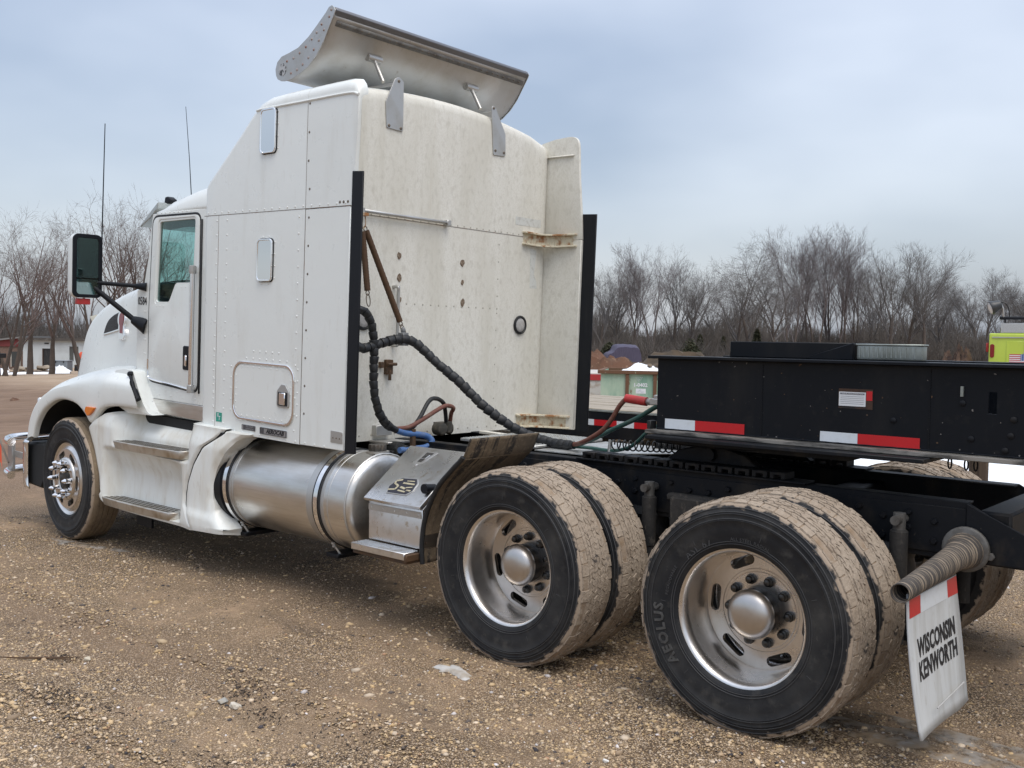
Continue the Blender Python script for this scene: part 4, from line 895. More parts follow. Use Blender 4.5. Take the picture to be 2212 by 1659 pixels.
for y in (.848, -.745):
    m = BB(); m.lathe([(.068, 0), (.074, .004), (.072, .014), (.060, .018), (.056, .010)], (WX, y, 1.797), 0, 32); lt = m.build('work_light', rubber, rwall)
    m = BB(); m.lathe([(.057, .006), (.05, .013), (.03, .016), (.001, .017)], (WX, y, 1.797), 0, 32, (False, True)); m.build('lens', M('dusty_lens', (.42, .41, .40), .35, 0, [((.3, .29, .27), 40, (1, 1, 1), .4, .7, .7)]), lt)
m = BB(); m.tube(spl([(WX, -.486, 2.025), (WX+.05, -.486, 2.022), (WX+.05, -.484, 1.98), (WX+.05, -.480, 1.66), (WX+.05, -.479, 1.63), (WX, -.479, 1.627)], 4), .012, 10); m.build('grab_handle', alumd, rwall)
m = BB(); wbox(m, -.60, -.57, 1.475, 1.515, 0, .03); wbox(m, -.55, -.49, 1.43, 1.53, 0, .03); m.tube([(WX+.04, -.55, 1.50), (WX+.04, -.47, 1.50)], .012, 8); m.tube([(WX+.03, -.52, 1.46), (WX+.03, -.52, 1.39)], .012, 8); m.build('hook_bracket', rusts, rwall, bevel=.003)
scr = M('old_sticker', (.60, .61, .58), .6, 0, [((.45, .44, .40), 30, (1, 1, 1), .5, .65, .8)])
m = BB(); wbox(m, .755, 1.062, 2.57, 2.632, 0, .0012); m.build('sticker_remnant', scr, rwall)
m = BB(); m.prism([(.945, 2.40), (1.02, 2.39), (1.01, 2.30), (1.0, 2.2), (1.03, 2.15), (1.04, 2.09), (.955, 2.09)], 0, WX-.001, WX+.0012); m.build('sticker_remnant', scr, rwall)
# rusty brackets tying the extenders to the rear wall
for sgn in (-1, 1):
    for z in (2.475, 1.045):
        m = BB()
        path = [(WX+.012, .84*sgn, z), (WX+.02, 1.0*sgn, z-.004), (-2.93, 1.10*sgn, z-.006), (-2.74, 1.136*sgn, z)]
        for zz, th in ((.045, .014), (-.045, .014)):
            pp = spl(path, 4)
            for a, b_ in zip(pp, pp[1:]): m.bar((a.x, a.y, a.z+zz), (b_.x, b_.y, b_.z+zz), .05, th)
        pp = spl(path, 4)
        for a, b_ in zip(pp, pp[1:]): m.bar((a.x-.012, a.y+.012*sgn, a.z), (b_.x-.012, b_.y+.012*sgn, b_.z), .008, .085)
        m.build('extender_bracket', rust, sleeper, bevel=.002)
# stand-off brackets of the roof deflector
for y in (-.53, .50):
    m = BB()
    if y < 0: poly = [(-.596, 3.074), (-.449, 3.070), (-.455, 3.40), (-.50, 3.425), (-.535, 3.405), (-.611, 3.241)]
    else: poly = [(.465, 3.055), (.601, 3.063), (.591, 3.229), (.47, 3.405), (.44, 3.415), (.427, 3.39)]
    m.prism(rpoly(poly, .012), 0, WX+.001, WX+.008); bk = m.build('deflector_bracket', alumd, truck, bevel=.001)
    m = BB(); c0 = poly[0][0]
    for yy, zz in ((poly[0][0]+.02, 3.09), (poly[1][0]-.02, 3.088), (-.50 if y < 0 else .45, 3.395)): m.dome((WX+.008, yy, zz), (1, 0, 0), .012, .008, 6)
    m.build('bracket_bolt', steelr, bk, kind='stuff')
# ---------------------------------------------------------------- roof air deflector
DF = [(-3.136, 3.770), (-3.160, 3.788), (-3.190, 3.782), (-3.222, 3.752), (-3.313, 3.684), (-3.395, 3.627), (-3.503, 3.573), (-3.60, 3.553), (-3.684, 3.540), (-3.730, 3.510), (-3.749, 3.461), (-3.740, 3.42), (-3.723, 3.396), (-3.685, 3.378), (-3.645, 3.372), (-3.576, 3.375), (-3.495, 3.393), (-3.387, 3.438), (-3.305, 3.496), (-3.238, 3.570), (-3.183, 3.655), (-3.134, 3.730), (-3.124, 3.752)]
Y0, Y1 = -.98, .93
m = BB(); low = [(-3.70, 3.395), (-3.645, 3.380), (-3.576, 3.383), (-3.495, 3.401), (-3.387, 3.446), (-3.305, 3.504), (-3.238, 3.578), (-3.183, 3.660), (-3.140, 3.730)]
lowp = spl2(low, 4)
m.loft([[(x, y, z) for x, z in lowp] for y in (Y0+.004, -.5, 0, .5, Y1-.004)], False, (False, False)); defl = m.build('roof_deflector', alumd, truck, solid=.006, smooth=60)
m = BB(); hi = spl2([(-3.70, 3.50), (-3.60, 3.535), (-3.503, 3.562), (-3.395, 3.615), (-3.313, 3.672), (-3.222, 3.74), (-3.17, 3.775)], 4)
m.loft([[(x, y, z) for x, z in hi] for y in (Y0+.004, 0, Y1-.004)], False, (False, False)); m.build('upper_skin', alumd, defl, solid=.004, smooth=60)
m = BB(); m.prism([(-3.144, 3.722), (-3.118, 3.752), (-3.135, 3.775), (-3.165, 3.778), (-3.180, 3.765), (-3.160, 3.735)], 1, Y0+.004, Y1-.004); m.build('trailing_edge', M('edge_dark', (.17, .17, .18), .45, .8), defl, bevel=.004)
m = BB(); m.add([(x, y, z) for y in (Y0+.03, Y1-.03) for x, z in ((-3.152, 3.700), (-3.170, 3.668))], [(0, 1, 3, 2)]); sp_ = m.build('edge_strip', dullsteel, defl, solid=.006)
m = BB()
for k in range(30): m.dome((-3.154, Y0+.06+.061*k, 3.682), (.85, 0, -.5), .007, .005, 6)
m.build('strip_rivet', steelr, sp_, kind='stuff')
for yy, s_ in ((Y0, -1), (Y1, 1)):
    m = BB(); m.prism(DF, 1, *sorted((yy, yy+s_*.006))); ep = m.build('end_plate', alumd, defl, bevel=.001)
    m = BB()
    for k, (x, z) in enumerate([(-3.62, 3.50), (-3.55, 3.51), (-3.485, 3.535), (-3.42, 3.565), (-3.36, 3.605), (-3.31, 3.64), (-3.26, 3.685), (-3.575, 3.415), (-3.51, 3.43), (-3.45, 3.455), (-3.39, 3.49), (-3.335, 3.535), (-3.285, 3.585), (-3.235, 3.645), (-3.185, 3.72), (-3.165, 3.76)]): m.dome((x, yy+s_*.006, z), (0, s_, 0), .010, .005, 7)
    m.build('end_rivet', M('rusty_rivet', (.35, .30, .28), .5, .4, [((.25, .08, .03), 30, (1, 1, 1), .5, .6, .8)]), ep, smooth=60, kind='stuff')
    if s_ < 0:
        m = BB(); m.lathe([(.042, 0), (.042, -.002)], (-3.668, yy-.006, 3.452), 1, 24); m.build('worn_decal', M('worn_decal', (.45, .46, .47), .5, 0, [((.03, .03, .03), 25, (1, 1, 1), .50, .56, .95)]), ep)
for y in (-.55, .41):
    m = BB(); m.tube([(-3.245, y-.06, 3.56), (-3.245, y+.06, 3.56)], .026, 10); pd = m.build('strut_pad', alumd, defl)
    m = BB(); m.tube([(-3.24, y+.0, 3.55), (-3.12, y-.02, 3.385)], .013, 8); m.build('strut', alumd, defl)
    m = BB(); m.bar((WX+.005, y+.06, 3.385), (-3.40, y-.02, 3.36), .03, .012); m.build('support_arm', alumd, defl)
# ---------------------------------------------------------------- cab
CY = 1.05
dout = rpoly([(-5.235, 1.262), (-5.235, 1.80), (-5.190, 2.517), (-4.535, 2.517), (-4.535, 1.215)], .07, 5)
win = rpoly([(-5.143, 1.868), (-5.100, 2.481), (-4.600, 2.487), (-4.620, 2.018), (-4.861, 2.015), (-4.954, 1.869)], .028, 4)
WINS = {-1: win, 1: rpoly([(-5.13, 1.93), (-5.09, 2.50), (-4.43, 2.50), (-4.43, 1.93)], .03, 4)}
for sgn in (-1, 1):
    win = WINS[sgn]; grow_ = [(-5.157, 1.852), (-5.113, 2.498), (-4.586, 2.503), (-4.606, 2.003), (-4.851, 2.000), (-4.945, 1.853)] if sgn < 0 else [(-5.145, 1.915), (-5.10, 2.512), (-4.415, 2.512), (-4.415, 1.915)]
    dout = rpoly([(-5.235, 1.262), (-5.235, 1.80), (-5.190, 2.517), (-4.535, 2.517), (-4.535, 1.215)] if sgn < 0 else [(-5.235, 1.262), (-5.235, 1.80), (-5.190, 2.525), (-4.39, 2.525), (-4.39, 1.215)], .07, 5)
    # body side round the door
    m = BB(); so_ = [(-5.43, 1.20), (-5.43, 1.955), (-5.33, 1.985), (-5.27, 2.20), (-5.21, 2.545), (-4.29, 2.56), (-4.29, 1.115), (-5.30, 1.115)]
    m.plate(so_, [rpoly([(-5.243, 1.255), (-5.243, 1.80), (-5.198, 2.525), (-4.527, 2.525), (-4.527, 1.207)] if sgn < 0 else [(-5.243, 1.255), (-5.243, 1.80), (-5.198, 2.533), (-4.382, 2.533), (-4.382, 1.207)], .075, 5)], 1, *sorted((CY*sgn, (CY-.04)*sgn)))
    side = m.build('cab_side', white, truck, bevel=.004)
    m = BB(); m.plate(dout, [rpoly(grow_, .032, 4)], 1, *sorted(((CY+.006)*sgn, (CY-.035)*sgn)))
    door = m.build('door', white, truck, bevel=.007, seg=2)
    m = BB(); m.plate(rpoly([(x-.001 if x < -5 else x+.001, z) for x, z in grow_], .033, 4), [win], 1, *sorted(((CY+.001)*sgn, (CY-.02)*sgn))); m.build('window_frame', white if sgn < 0 else rubber, door, bevel=.002)
    m = BB(); m.prism([(x, z) for x, z in win], 1, *sorted(((CY-.012)*sgn, (CY-.017)*sgn))); m.build('window_pane', glass, door)
    if sgn < 0:
        m = BB(); m.plate(rpoly([(-5.250, 1.245), (-5.250, 1.80), (-5.205, 2.534), (-4.520, 2.534), (-4.520, 1.197)], .08, 5), [rpoly([(-5.236, 1.261), (-5.236, 1.80), (-5.191, 2.518), (-4.534, 2.518), (-4.534, 1.214)], .07, 5)], 1, -CY-.002, -CY+.01); m.build('door_seal', rubber, door)
        m = BB(); m.tube(spl([(-5.236, -CY-.008, 1.42), (-5.234, -CY-.008, 1.31), (-5.19, -CY-.008, 1.266), (-4.9, -CY-.008, 1.243), (-4.63, -CY-.008, 1.222)], 5), .008, 8); m.build('door_trim', chrome, door)
        m = BB(); m.prism(rrect(-4.725, -4.635, 1.365, 1.545, .016), 1, -CY-.012, -CY-.006); hd = m.build('door_handle', blacktr, door, bevel=.003)
        m = BB(); m.box(-4.688, -4.660, -CY-.024, -CY-.012, 1.395, 1.475); m.build('handle_paddle', chrome, hd, bevel=.004)
        m = BB(); m.tube([(-4.545, -CY-.05, 1.25), (-4.545, -CY-.05, 2.115)], .018, 12); gb_ = m.build('grab_bar', chrome, truck)
        m = BB(); [m.lathe([(.026, -.02), (.028, 0), (.026, .035), (.018, .04)], (-4.545, -CY-.05, z), 2, 16) for z in (1.225, 2.10)]; [m.box(-4.545, -4.515, -CY-.06, -CY-.035, z, z+.025) for z in (1.232, 2.105)]; m.build('bar_end', alumd, gb_, kind='stuff')
        m = BB(); m.box(-4.512, -4.500, -CY-.012, -CY+.01, 1.20, 2.48); m.build('jamb_strip', rubber, side, bevel=.004)
        m = BB()
        for x in (-5.31, -5.29): [m.dome((x+.0, -CY, 1.24+.11*k), (0, -1, 0), .007, .004, 7) for k in range(7)]
        for k in range(9): m.dome((-5.14+.06*k, -CY, 2.549), (0, -1, 0), .007, .004, 7)
        for k in range(3): m.dome((-4.83+.06*k, -CY-.006, 1.985), (0, -1, 0), .006, .003, 7); m.dome((-5.12+.05*k, -CY-.006, 1.835), (0, -1, 0), .006, .003, 7)
        for k in range(9): m.dome((-5.24+.085*k, -CY, 1.155+.035*(k % 2)), (0, -1, 0), .007, .004, 7)
        m.build('rivet', white, side, kind='stuff', smooth=60)
        m = BB(); text(m, '0584', .085, lambda p: (-5.345+p.x*.80, -CY-.002-p.z, 1.868+p.y*1.05), depth=.001, bold=.0008); m.build('lettering', ink, side, smooth=0)
    m = BB(); m.prism([(-5.31, 1.008), (-5.33, 1.113), (-4.31, 1.113), (-4.31, 1.000)], 1, *sorted(((CY+.004)*sgn, (CY-.03)*sgn))); rk_ = m.build('rocker_panel', alum, truck, bevel=.003)
    if sgn < 0:
        m = BB(); m.tube(spl([(-5.15, -CY-.01, 1.09), (-5.15, -CY-.03, 1.06), (-5.13, -CY-.03, 1.03), (-5.17, -CY-.02, 1.02)], 4), .014, 8); m.build('tow_loop', alumd, rk_)
# roof, blending up into the sleeper fairing
m = BB(); rings = []
for x, zs_, zc, hw in ((-5.33, 2.50, 2.53, .93), (-5.29, 2.545, 2.60, .97), (-5.22, 2.548, 2.655, 1.0), (-5.0, 2.552, 2.72, 1.03), (-4.7, 2.556, 2.775, 1.045), (-4.45, 2.558, 2.81, 1.05), (-4.29, 2.56, 2.84, 1.055)):
    q = [(-hw-.0*0, zs_-.02), (-hw, zs_+.02)]
    ht = zc-.075-zs_
    q += [(-hw+.012, zs_+ht*.5), (-hw+.035, zs_+ht*.85), (-hw+.08, zs_+ht*1.02), (-hw*.75, zc-.035), (-hw*.4, zc-.01), (0, zc)]
    q += [(-y, z) for y, z in reversed(q[:-1])]
    rings.append([(x, y, z) for y, z in q])
m.loft(rings, False, (False, False)); rf = m.build('cab_roof', white, truck, smooth=60, solid=.02)
# sun visor, marker light
m = BB(); m.loft([[(x, y, z) for x, y, z in ((-5.27, yy, 2.655), (-5.36, yy, 2.60), (-5.55, yy*1.0, 2.475), (-5.54, yy, 2.462), (-5.38, yy, 2.535), (-5.28, yy, 2.60))] for yy in (-.975, -.5, 0, .5, .975)], True, (True, True)); m.build('sun_visor', M('visor_grey', (.42, .45, .45), .25, .3), truck, bevel=.006)
for y in (-.87, -.45, 0, .45, .87):
    m = BB(); m.loft([[(-5.30+.09*t, y-.04*(1-.5*t), 2.64+.02*t), (-5.30+.09*t, y-.03, 2.70+.005*t-.03*(t == 1)), (-5.30+.09*t, y+.03, 2.70+.005*t-.03*(t == 1)), (-5.30+.09*t, y+.04*(1-.5*t), 2.64+.02*t)] for t in (0, .4, 1)], True, (True, True)); m.build('marker_light', blacktr, rf, bevel=.006)
# windshield, firewall, interior
m = BB(); m.loft([[(-5.30-.10*0, -.98, 2.50), (-5.34, 0, 2.53), (-5.30, .98, 2.50)], [(-5.44, -1.0, 1.97), (-5.56, 0, 2.0), (-5.44, 1.0, 1.97)]], False, (False, False)); m.build('windshield', glass, truck)
m = BB(); m.prism([(-5.42, 1.05), (-5.42, 1.93), (-5.1, 1.78), (-5.02, 1.55), (-5.15, 1.05)], 1, -1.0, 1.0); m.build('dashboard', dark, truck, bevel=.02)
m = BB(); m.box(-4.345, -4.315, -1.02, 1.02, 1.0, 2.78); m.build('rear_bulkhead', dark, truck); m = BB(); m.box(-5.2, -4.3, -1.0, 1.0, 2.535, 2.545); m.build('headliner', dark, truck); m = BB(); m.box(-5.4, -4.3, -1.0, 1.0, 1.02, 1.10); m.build('cab_floor', dark, truck)
m = BB(); nn_ = 24; m.tube([(-4.98+.10*sin(2*pi*k/nn_)*.45, -.52+.225*cos(2*pi*k/nn_), 2.04+.205*sin(2*pi*k/nn_)) for k in range(nn_+1)], .016, 8, cap=False); m.tube([(-4.98, -.74, 2.04), (-4.98, -.30, 2.04)], .012, 6); m.tube([(-4.98, -.52, 2.04), (-5.2, -.52, 1.75)], .03, 8); m.build('steering_wheel', dark, truck)
for y in (-.55, .55):
    m = BB(); m.prism([(-4.95, 1.45), (-4.95, 1.60), (-4.55, 1.58), (-4.47, 2.30), (-4.38, 2.32), (-4.40, 1.45)], 1, y-.25, y+.25); st_ = m.build('seat', dark, truck, bevel=.05, seg=2)
    m = BB(); m.box(-4.9, -4.42, y-.2, y+.2, 1.10, 1.46); m.build('seat_base', dark, st_)

# ---------------------------------------------------------------- hood and fenders
m = BB(); rings = []
#       x     shoulder y, z   centre z  low y, z
HD = [(-5.455, .985, 1.955, 2.09, 1.03, 1.22), (-5.60, .955, 1.955, 2.08, 1.005, 1.22), (-5.90, .900, 1.918, 2.035, .97, 1.24), (-6.20, .850, 1.862, 1.975, .935, 1.22), (-6.45, .810, 1.808, 1.92, .895, 1.18), (-6.65, .770, 1.752, 1.865, .865, 1.10), (-6.82, .740, 1.692, 1.80, .83, 1.00), (-6.95, .715, 1.620, 1.725, .80, .95), (-7.05, .695, 1.52, 1.63, .78, .92), (-7.12, .68, 1.39, 1.51, .765, .90), (-7.155, .67, 1.22, 1.37, .755, .88), (-7.165, .66, 1.0, 1.15, .74, .86)]
for x, ys, zs_, zc, yl, zl in HD:
    q = [(-yl, zl), (-(yl*.72+ys*.28), zl+(zs_-zl)*.3), (-(yl*.4+ys*.6), zl+(zs_-zl)*.62), (-ys-.004, zs_-.05), (-ys+.015, zs_+.012), (-ys+.06, zs_+.045), (-ys*.72, zs_+(zc-zs_)*.62), (-ys*.4, zs_+(zc-zs_)*.9), (0, zc)]
    q += [(-y, z) for y, z in reversed(q[:-1])]
    rings.append([(x, y, z) for y, z in q])
m.loft(rings, False, (False, False)); hood = m.build('hood', white, truck, smooth=60, subs=2)
m = BB(); q = rings[0]; m.loft([[(x-.004, y*1.010, z+.010*(z > 1.5)) for x, y, z in q], [(x+.022, y*1.010, z+.010*(z > 1.5)) for x, y, z in q]], False, (False, False)); m.build('hood_gap', blacktr, truck, solid=.01)
m = BB(); m.loft([[(-7.02, -.60, 1.60), (-6.98, -.3, 1.70), (-6.96, 0, 1.73), (-6.98, .3, 1.70), (-7.02, .6, 1.60)], [(-7.10, -.62, 1.72), (-7.06, -.32, 1.80), (-7.04, 0, 1.82), (-7.06, .32, 1.80), (-7.10, .62, 1.72)]], False, (False, False)); m.build('bug_shield', M('smoked_shield', (.45, .43, .36), .3), truck, solid=.006)
m = BB(); m.box(-7.18, -7.14, -.5, .5, .72, 1.30); m.build('grille', alumd, truck, bevel=.02)
TOPC = [(-7.0, .64), (-6.985, .76), (-6.95, .86), (-6.86, .975), (-6.72, 1.07), (-6.5, 1.155), (-6.2, 1.225), (-5.956, 1.27), (-5.82, 1.285), (-5.72, 1.293), (-5.64, 1.300), (-5.56, 1.302), (-5.48, 1.298)]
ARC = [(-6.835, .64), (-6.80, .735), (-6.75, .81), (-6.665, .89), (-6.55, .955), (-6.40, 1.008), (-6.23, 1.022), (-6.04, .998), (-5.89, .925), (-5.80, .868), (-5.64, .995), (-5.40, 1.04), (-5.06, 1.048)]
TOPS = spl2(TOPC, 4); ARCS = spl2(ARC, 4)
for sgn in (-1, 1):
    m = BB(); rows = []
    for i, ((xt, zt), (xa, za)) in enumerate(zip(TOPS, ARCS)):
        t = i/(len(TOPS)-1); yo = 1.25-.015*t; cut = sst(.80, 1, t)
        yin = .70+.20*sst(0, .45, t)+.03*t
        q = [(xt+.10*(1-sst(0, .5, t)), yin, zt+.035+.03*t), (xt+.05*(1-sst(0, .4, t)), yin+(yo-yin)*.35, zt+.03), (xt+(xa-xt)*.22*cut, yin+(yo-yin)*.62, zt+.012), (xt+(xa-xt)*(.03+.45*cut), yo-.06, zt-.022), (xt+(xa-xt)*(.1+.50*cut), yo-.018, zt-.065), (xt+(xa-xt)*(.28+.47*cut), yo-.002, zt*.7+za*.3-.01), (xt+(xa-xt)*(.65+.25*cut), yo, zt*.35+za*.65), (xa, yo, za+.018), (xa, yo-.008, za), (xa, yo-.05, za-.003)]
        rows.append([(x, y*sgn, z) for x, y, z in q])
    m.loft(rows, False, (False, False)); fen = m.build('fender', white, truck, smooth=60, subs=1)
    m = BB(); m.loft([[(x+.0, y*sgn, z+.03) for y in (1.2, .6)] for x, z in ARCS[:40]], False, (False, False)); m.build('wheel_well', dark, fen)
    m = BB(); pts_ = [(-5.865, .962), (-5.845, 1.002), (-5.70, 1.003), (-5.755, .955), (-5.815, .925)]
    m.prism(rpoly(pts_, .012), 1, *sorted((1.236*sgn, 1.258*sgn))); m.build('turn_signal', orange, fen, bevel=.004)
    m = BB(); m.loft([[(-6.99, 1.16*sgn, .72), (-7.0, .98*sgn, .74), (-7.06, .80*sgn, .78)], [(-6.93, 1.16*sgn, .98), (-6.97, .98*sgn, 1.0), (-7.04, .80*sgn, 1.03)]], False, (False, False)); m.build('headlight', M('headlight_lens', (.6, .62, .64), .1, .5), fen, solid=.01)
# rubber hood latch and the cowl corner behind it
m = BB(); m.tube(spl([(-5.30, -1.17, 1.295), (-5.235, -1.185, 1.235), (-5.185, -1.192, 1.175), (-5.13, -1.192, 1.11)], 4), [.013]*4+[.016]*4+[.026]*5, 8); m.dome((-5.30, -1.16, 1.295), (0, -1, .3), .026, .035); m.build('hood_latch', blacktr, truck)
m = BB(); m.prism(rpoly([(-5.60, 1.05), (-5.58, 1.31), (-5.42, 1.33), (-5.29, 1.325), (-5.215, 1.20), (-5.14, 1.09), (-5.06, 1.015), (-4.97, 1.0), (-5.35, .985)], .03), 1, -1.15, -1.0); m.build('cowl_corner', white, truck, bevel=.012, seg=2)
# hood side vent and emblem, laid on the hood side
VN = [(-5.95, -.904, 1.783), (-6.107, -.880, 1.748), (-6.225, -.866, 1.701), (-6.29, -.863, 1.64), (-6.323, -.868, 1.564), (-6.099, -.903, 1.594), (-5.917, -.929, 1.621)]
EN = [(-5.883, -.916, 1.786), (-5.819, -.929, 1.772), (-5.782, -.941, 1.721), (-5.787, -.945, 1.673), (-5.795, -.945, 1.654), (-5.765, -.957, 1.579), (-5.778, -.957, 1.550), (-5.821, -.952, 1.540), (-5.872, -.944, 1.548), (-5.893, -.938, 1.574), (-5.913, -.927, 1.650), (-5.947, -.918, 1.674), (-5.969, -.909, 1.717), (-5.954, -.906, 1.765)]
hn = Vector((-.17, -.96, .22)).normalized()
def on_hood(mb, pts, h0, h1):
    P = [Vector(p) for p in pts]; n = len(P)
    mb.add([p+hn*h0 for p in P]+[p+hn*h1 for p in P], [tuple(range(n)), tuple(range(n, 2*n))]+[(i, (i+1) % n, n+(i+1) % n, n+i) for i in range(n)])
def shrink(pts, q):
    c = sum((Vector(p) for p in pts), Vector())/len(pts); return [c+(Vector(p)-c)*q for p in pts]
VS = [tuple(p) for p in spl(VN[:5], 4)]+VN[5:]
m = BB(); on_hood(m, VS, -.03, .012); ve = m.build('side_vent', chrome, truck, bevel=.002)
m = BB(); on_hood(m, shrink(VS, .86), .0122, .0135); m.build('vent_mesh', M('vent_black', (.02, .02, .02), .6, 0, (), bump=1, bscale=120, bstretch=(.1, .1, 3)), ve)
ES = [tuple(p) for p in spl(EN+[EN[0]], 3)][:-1]
m = BB(); on_hood(m, ES, -.03, .022); em = m.build('hood_emblem', chrome, truck, bevel=.003)
ec = sum((Vector(p) for p in ES), Vector())/len(ES)
m = BB(); on_hood(m, [Vector((ec.x+(p[0]-ec.x)*.58, ec.y+(p[1]-ec.y)*.6, ec.z+(p[2]-ec.z)*.86)) for p in ES], .0222, .0242); m.build('emblem_enamel', M('emblem_red', (.22, .03, .04), .3), em)
# ---------------------------------------------------------------- step fairing
def lrp(pts, z):
    pts = sorted(pts, key=lambda p: p[1])
    if z <= pts[0][1]: return pts[0][0]
    for (xa, za), (xb, zb) in zip(pts, pts[1:]):
        if za <= z <= zb: return xa+(xb-xa)*(z-za)/max(zb-za, 1e-6)
    return pts[-1][0]
FL = [(-5.55, .235), (-5.63, .275), (-5.645, .31), (-5.625, .335), (-5.66, .45), (-5.75, .66), (-5.86, .83), (-5.77, .90), (-5.64, .962), (-5.45, .993), (-5.30, 1.005)]
FR = [(-4.25, .25), (-4.245, .272), (-4.30, .33), (-4.372, .42), (-4.372, .50), (-4.35, .583), (-4.27, .72), (-4.155, .855), (-3.95, .965), (-3.90, 1.005)]
RL = [(-4.225, .262), (-4.28, .335), (-4.348, .42), (-4.348, .50), (-4.326, .583), (-4.246, .72), (-4.131, .855), (-3.926, .965), (-3.876, 1.005)]
RR = [(-3.842, .285), (-3.825, .312), (-3.90, .36), (-3.965, .43), (-4.005, .52), (-4.00, .62), (-3.96, .73), (-3.88, .84), (-3.76, .94), (-3.64, .992)]
def recess(x, z):
    def box_(x0, x1, z0, z1, ex, ez): return sst(x0, x0+ex, x)*(1-sst(x1-ex, x1, x))*sst(z0, z0+ez, z)*(1-sst(z1-ez, z1, z))
    up_ = box_(-5.47, -4.30, .715, 1.4, .20, .04)*(.135+.10*sst(.80, .98, z))
    lo_ = box_(-5.62, -4.40, .262, .712, .16, .035)*(.125-.06*sst(.52, .70, z))
    return max(up_, lo_)
def ybase(x, z): return -1.232-.022*sst(-4.45, -4.2, x)+.018*sst(.3, .2, z)+.03*sst(.85, 1.0, z)-.012*sst(.5, .3, z)
m = BB(); rows = []; nz_, nx_ = 64, 72
for j in range(nz_+1):
    z = .237+(1.005-.237)*j/nz_; a, b_ = lrp(FL, z), lrp(FR, z); row = []
    for i in range(nx_+1):
        x = a+(b_-a)*i/nx_; zz = z
        if z < .27: zz = z+.012*sst(-5.2, -4.3, x)
        edge = .016*(1-sst(0, .018, min(x-a, b_-x)))
        row.append((x, ybase(x, z)+recess(x, z)+edge, zz))
    rows.append(row)
rows.insert(0, [(x, y+.10, z) for x, y, z in rows[0]]); rows.append([(x, y+.25, z+.015) for x, y, z in rows[-1]])
m.loft(rows, False, (False, False)); fair = m.build('step_fairing', whitelow, truck, smooth=60)
m = BB(); rows = []
for j in range(41):
    z = .262+(.992-.262)*j/40; a, b_ = lrp(RL, z), lrp(RR, z); row = []
    for i in range(13):
        x = a+(b_-a)*i/12; row.append((x, ybase(x, z)+.010*(1-sst(0, .02, x-a))+.018*(1-sst(0, .05, b_-x))+(.015*sst(.42, .36, z)*-1), z+.028*(x+4.235)/.39*(z < .3)))
    row.append((b_-.01, ybase(b_, z)+.16, z)); rows.append(row)
rows.append([(x, y+.12, z+.01) for x, y, z in rows[-1]])
m.loft(rows, False, (False, False)); m.build('tank_fairing', whitelow, truck, smooth=60)
m = BB(); m.loft([[(x-.03, -1.222, z), (x+.03, -1.222, z)] for x, z in [((lrp(FR, z)+lrp(RL, z))/2, z) for z in [.25+.0365*k for k in range(21)]]], False, (False, False)); m.build('fairing_gap', blacktr, truck)
m = BB(); m.box(-5.55, -4.1, -1.02, -.5, .35, .98); m.build('step_backing', dark, truck)
stepm = M('step_aluminium', (.60, .58, .54), .4, .9, [((.40, .33, .24), 8, (1, 1, 1), .48, .7, .8)], bump=.05)
hole = M('step_grip', (.05, .043, .035), .8)
for z, xa, xb, xi0, xi1 in ((.768, -5.455, -4.385, -5.30, -4.46), (.300, -5.625, -4.515, -5.46, -4.60)):
    yo, yi = -1.262, -1.095
    top = [(xa, yi-.10), (xa+.05, yo+.012), (xa+.35, yo-.006), (xb-.35, yo-.006), (xb-.04, yo+.006), (xb, yi-.10), (xi1, yi), (xi0, yi)]
    m = BB(); n = len(top)
    def tz(x): return z+.028*(x-xa)/(xb-xa)
    m.add([(x, y, tz(x)) for x, y in top]+[(x+(.02 if x < -5 else -.02)*(abs(y-yo) < .03), y+.012, tz(x)-.062) for x, y in top], [tuple(range(n)), tuple(range(n, 2*n))]+[(i, (i+1) % n, n+(i+1) % n, n+i) for i in range(n)])
    stp = m.build('step', stepm, fair, bevel=.004)
    m = BB()
    for i in range(26):
        for j in range(4):
            x = xa+.09+i*(xb-xa-.18)/25+(.018 if j % 2 else 0); y = yo+.032+j*.036
            if y > yi-.02: continue
            m.obox((x, y, tz(x)+.0005), (1, 0, .0), (0, 1, 0), (0, 0, 1), .013, .0085, .0012)
    m.build('grip_hole', hole, stp, kind='stuff')
m = BB(); m.box(-5.32, -5.1, -1.08, -1.06, .10, .25); m.build('splash_flap', blacktr, truck)
# ---------------------------------------------------------------- bumper and guard
m = BB(); rows = []
for z, d_ in ((.175, .04), (.20, .01), (.30, 0), (.45, 0), (.575, .0), (.60, .03)):
    rows.append([(x+d_, y, z) for x, y in ((-6.96, -1.24), (-7.07, -1.232), (-7.17, -1.17), (-7.23, -1.06), (-7.30, -.8), (-7.34, 0), (-7.30, .8), (-7.23, 1.06), (-7.17, 1.17), (-7.07, 1.232), (-6.96, 1.24))])
m.loft(rows, False, (False, False)); bum = m.build('bumper', chrome, truck, solid=.012)
m = BB(); m.prism([(-7.10, .20), (-7.10, .575), (-6.72, .60), (-6.70, .30), (-6.78, .19)], 1, -1.195, 1.195); m.build('bumper_core', dark, bum, bevel=.02)
for z in (.565, .265):
    m = BB(); m.tube(spl([(-7.20, -1.28, z), (-7.42, -1.22, z), (-7.55, -1.05, z), (-7.60, -.5, z), (-7.62, 0, z), (-7.60, .5, z), (-7.55, 1.05, z)], 6), .036, 14); m.build('guard_tube', chrome, bum)
m = BB(); m.box(-7.50, -7.40, -1.19, -1.16, .265, .565); m2_ = BB(); m2_.box(-7.56, -7.46, .9, .93, .265, .565); m2_.build('guard_upright', alumd, bum, bevel=.004); m.box(-7.46, -7.2, -1.175, -1.165, .40, .46); m.build('guard_upright', alumd, bum, bevel=.004)
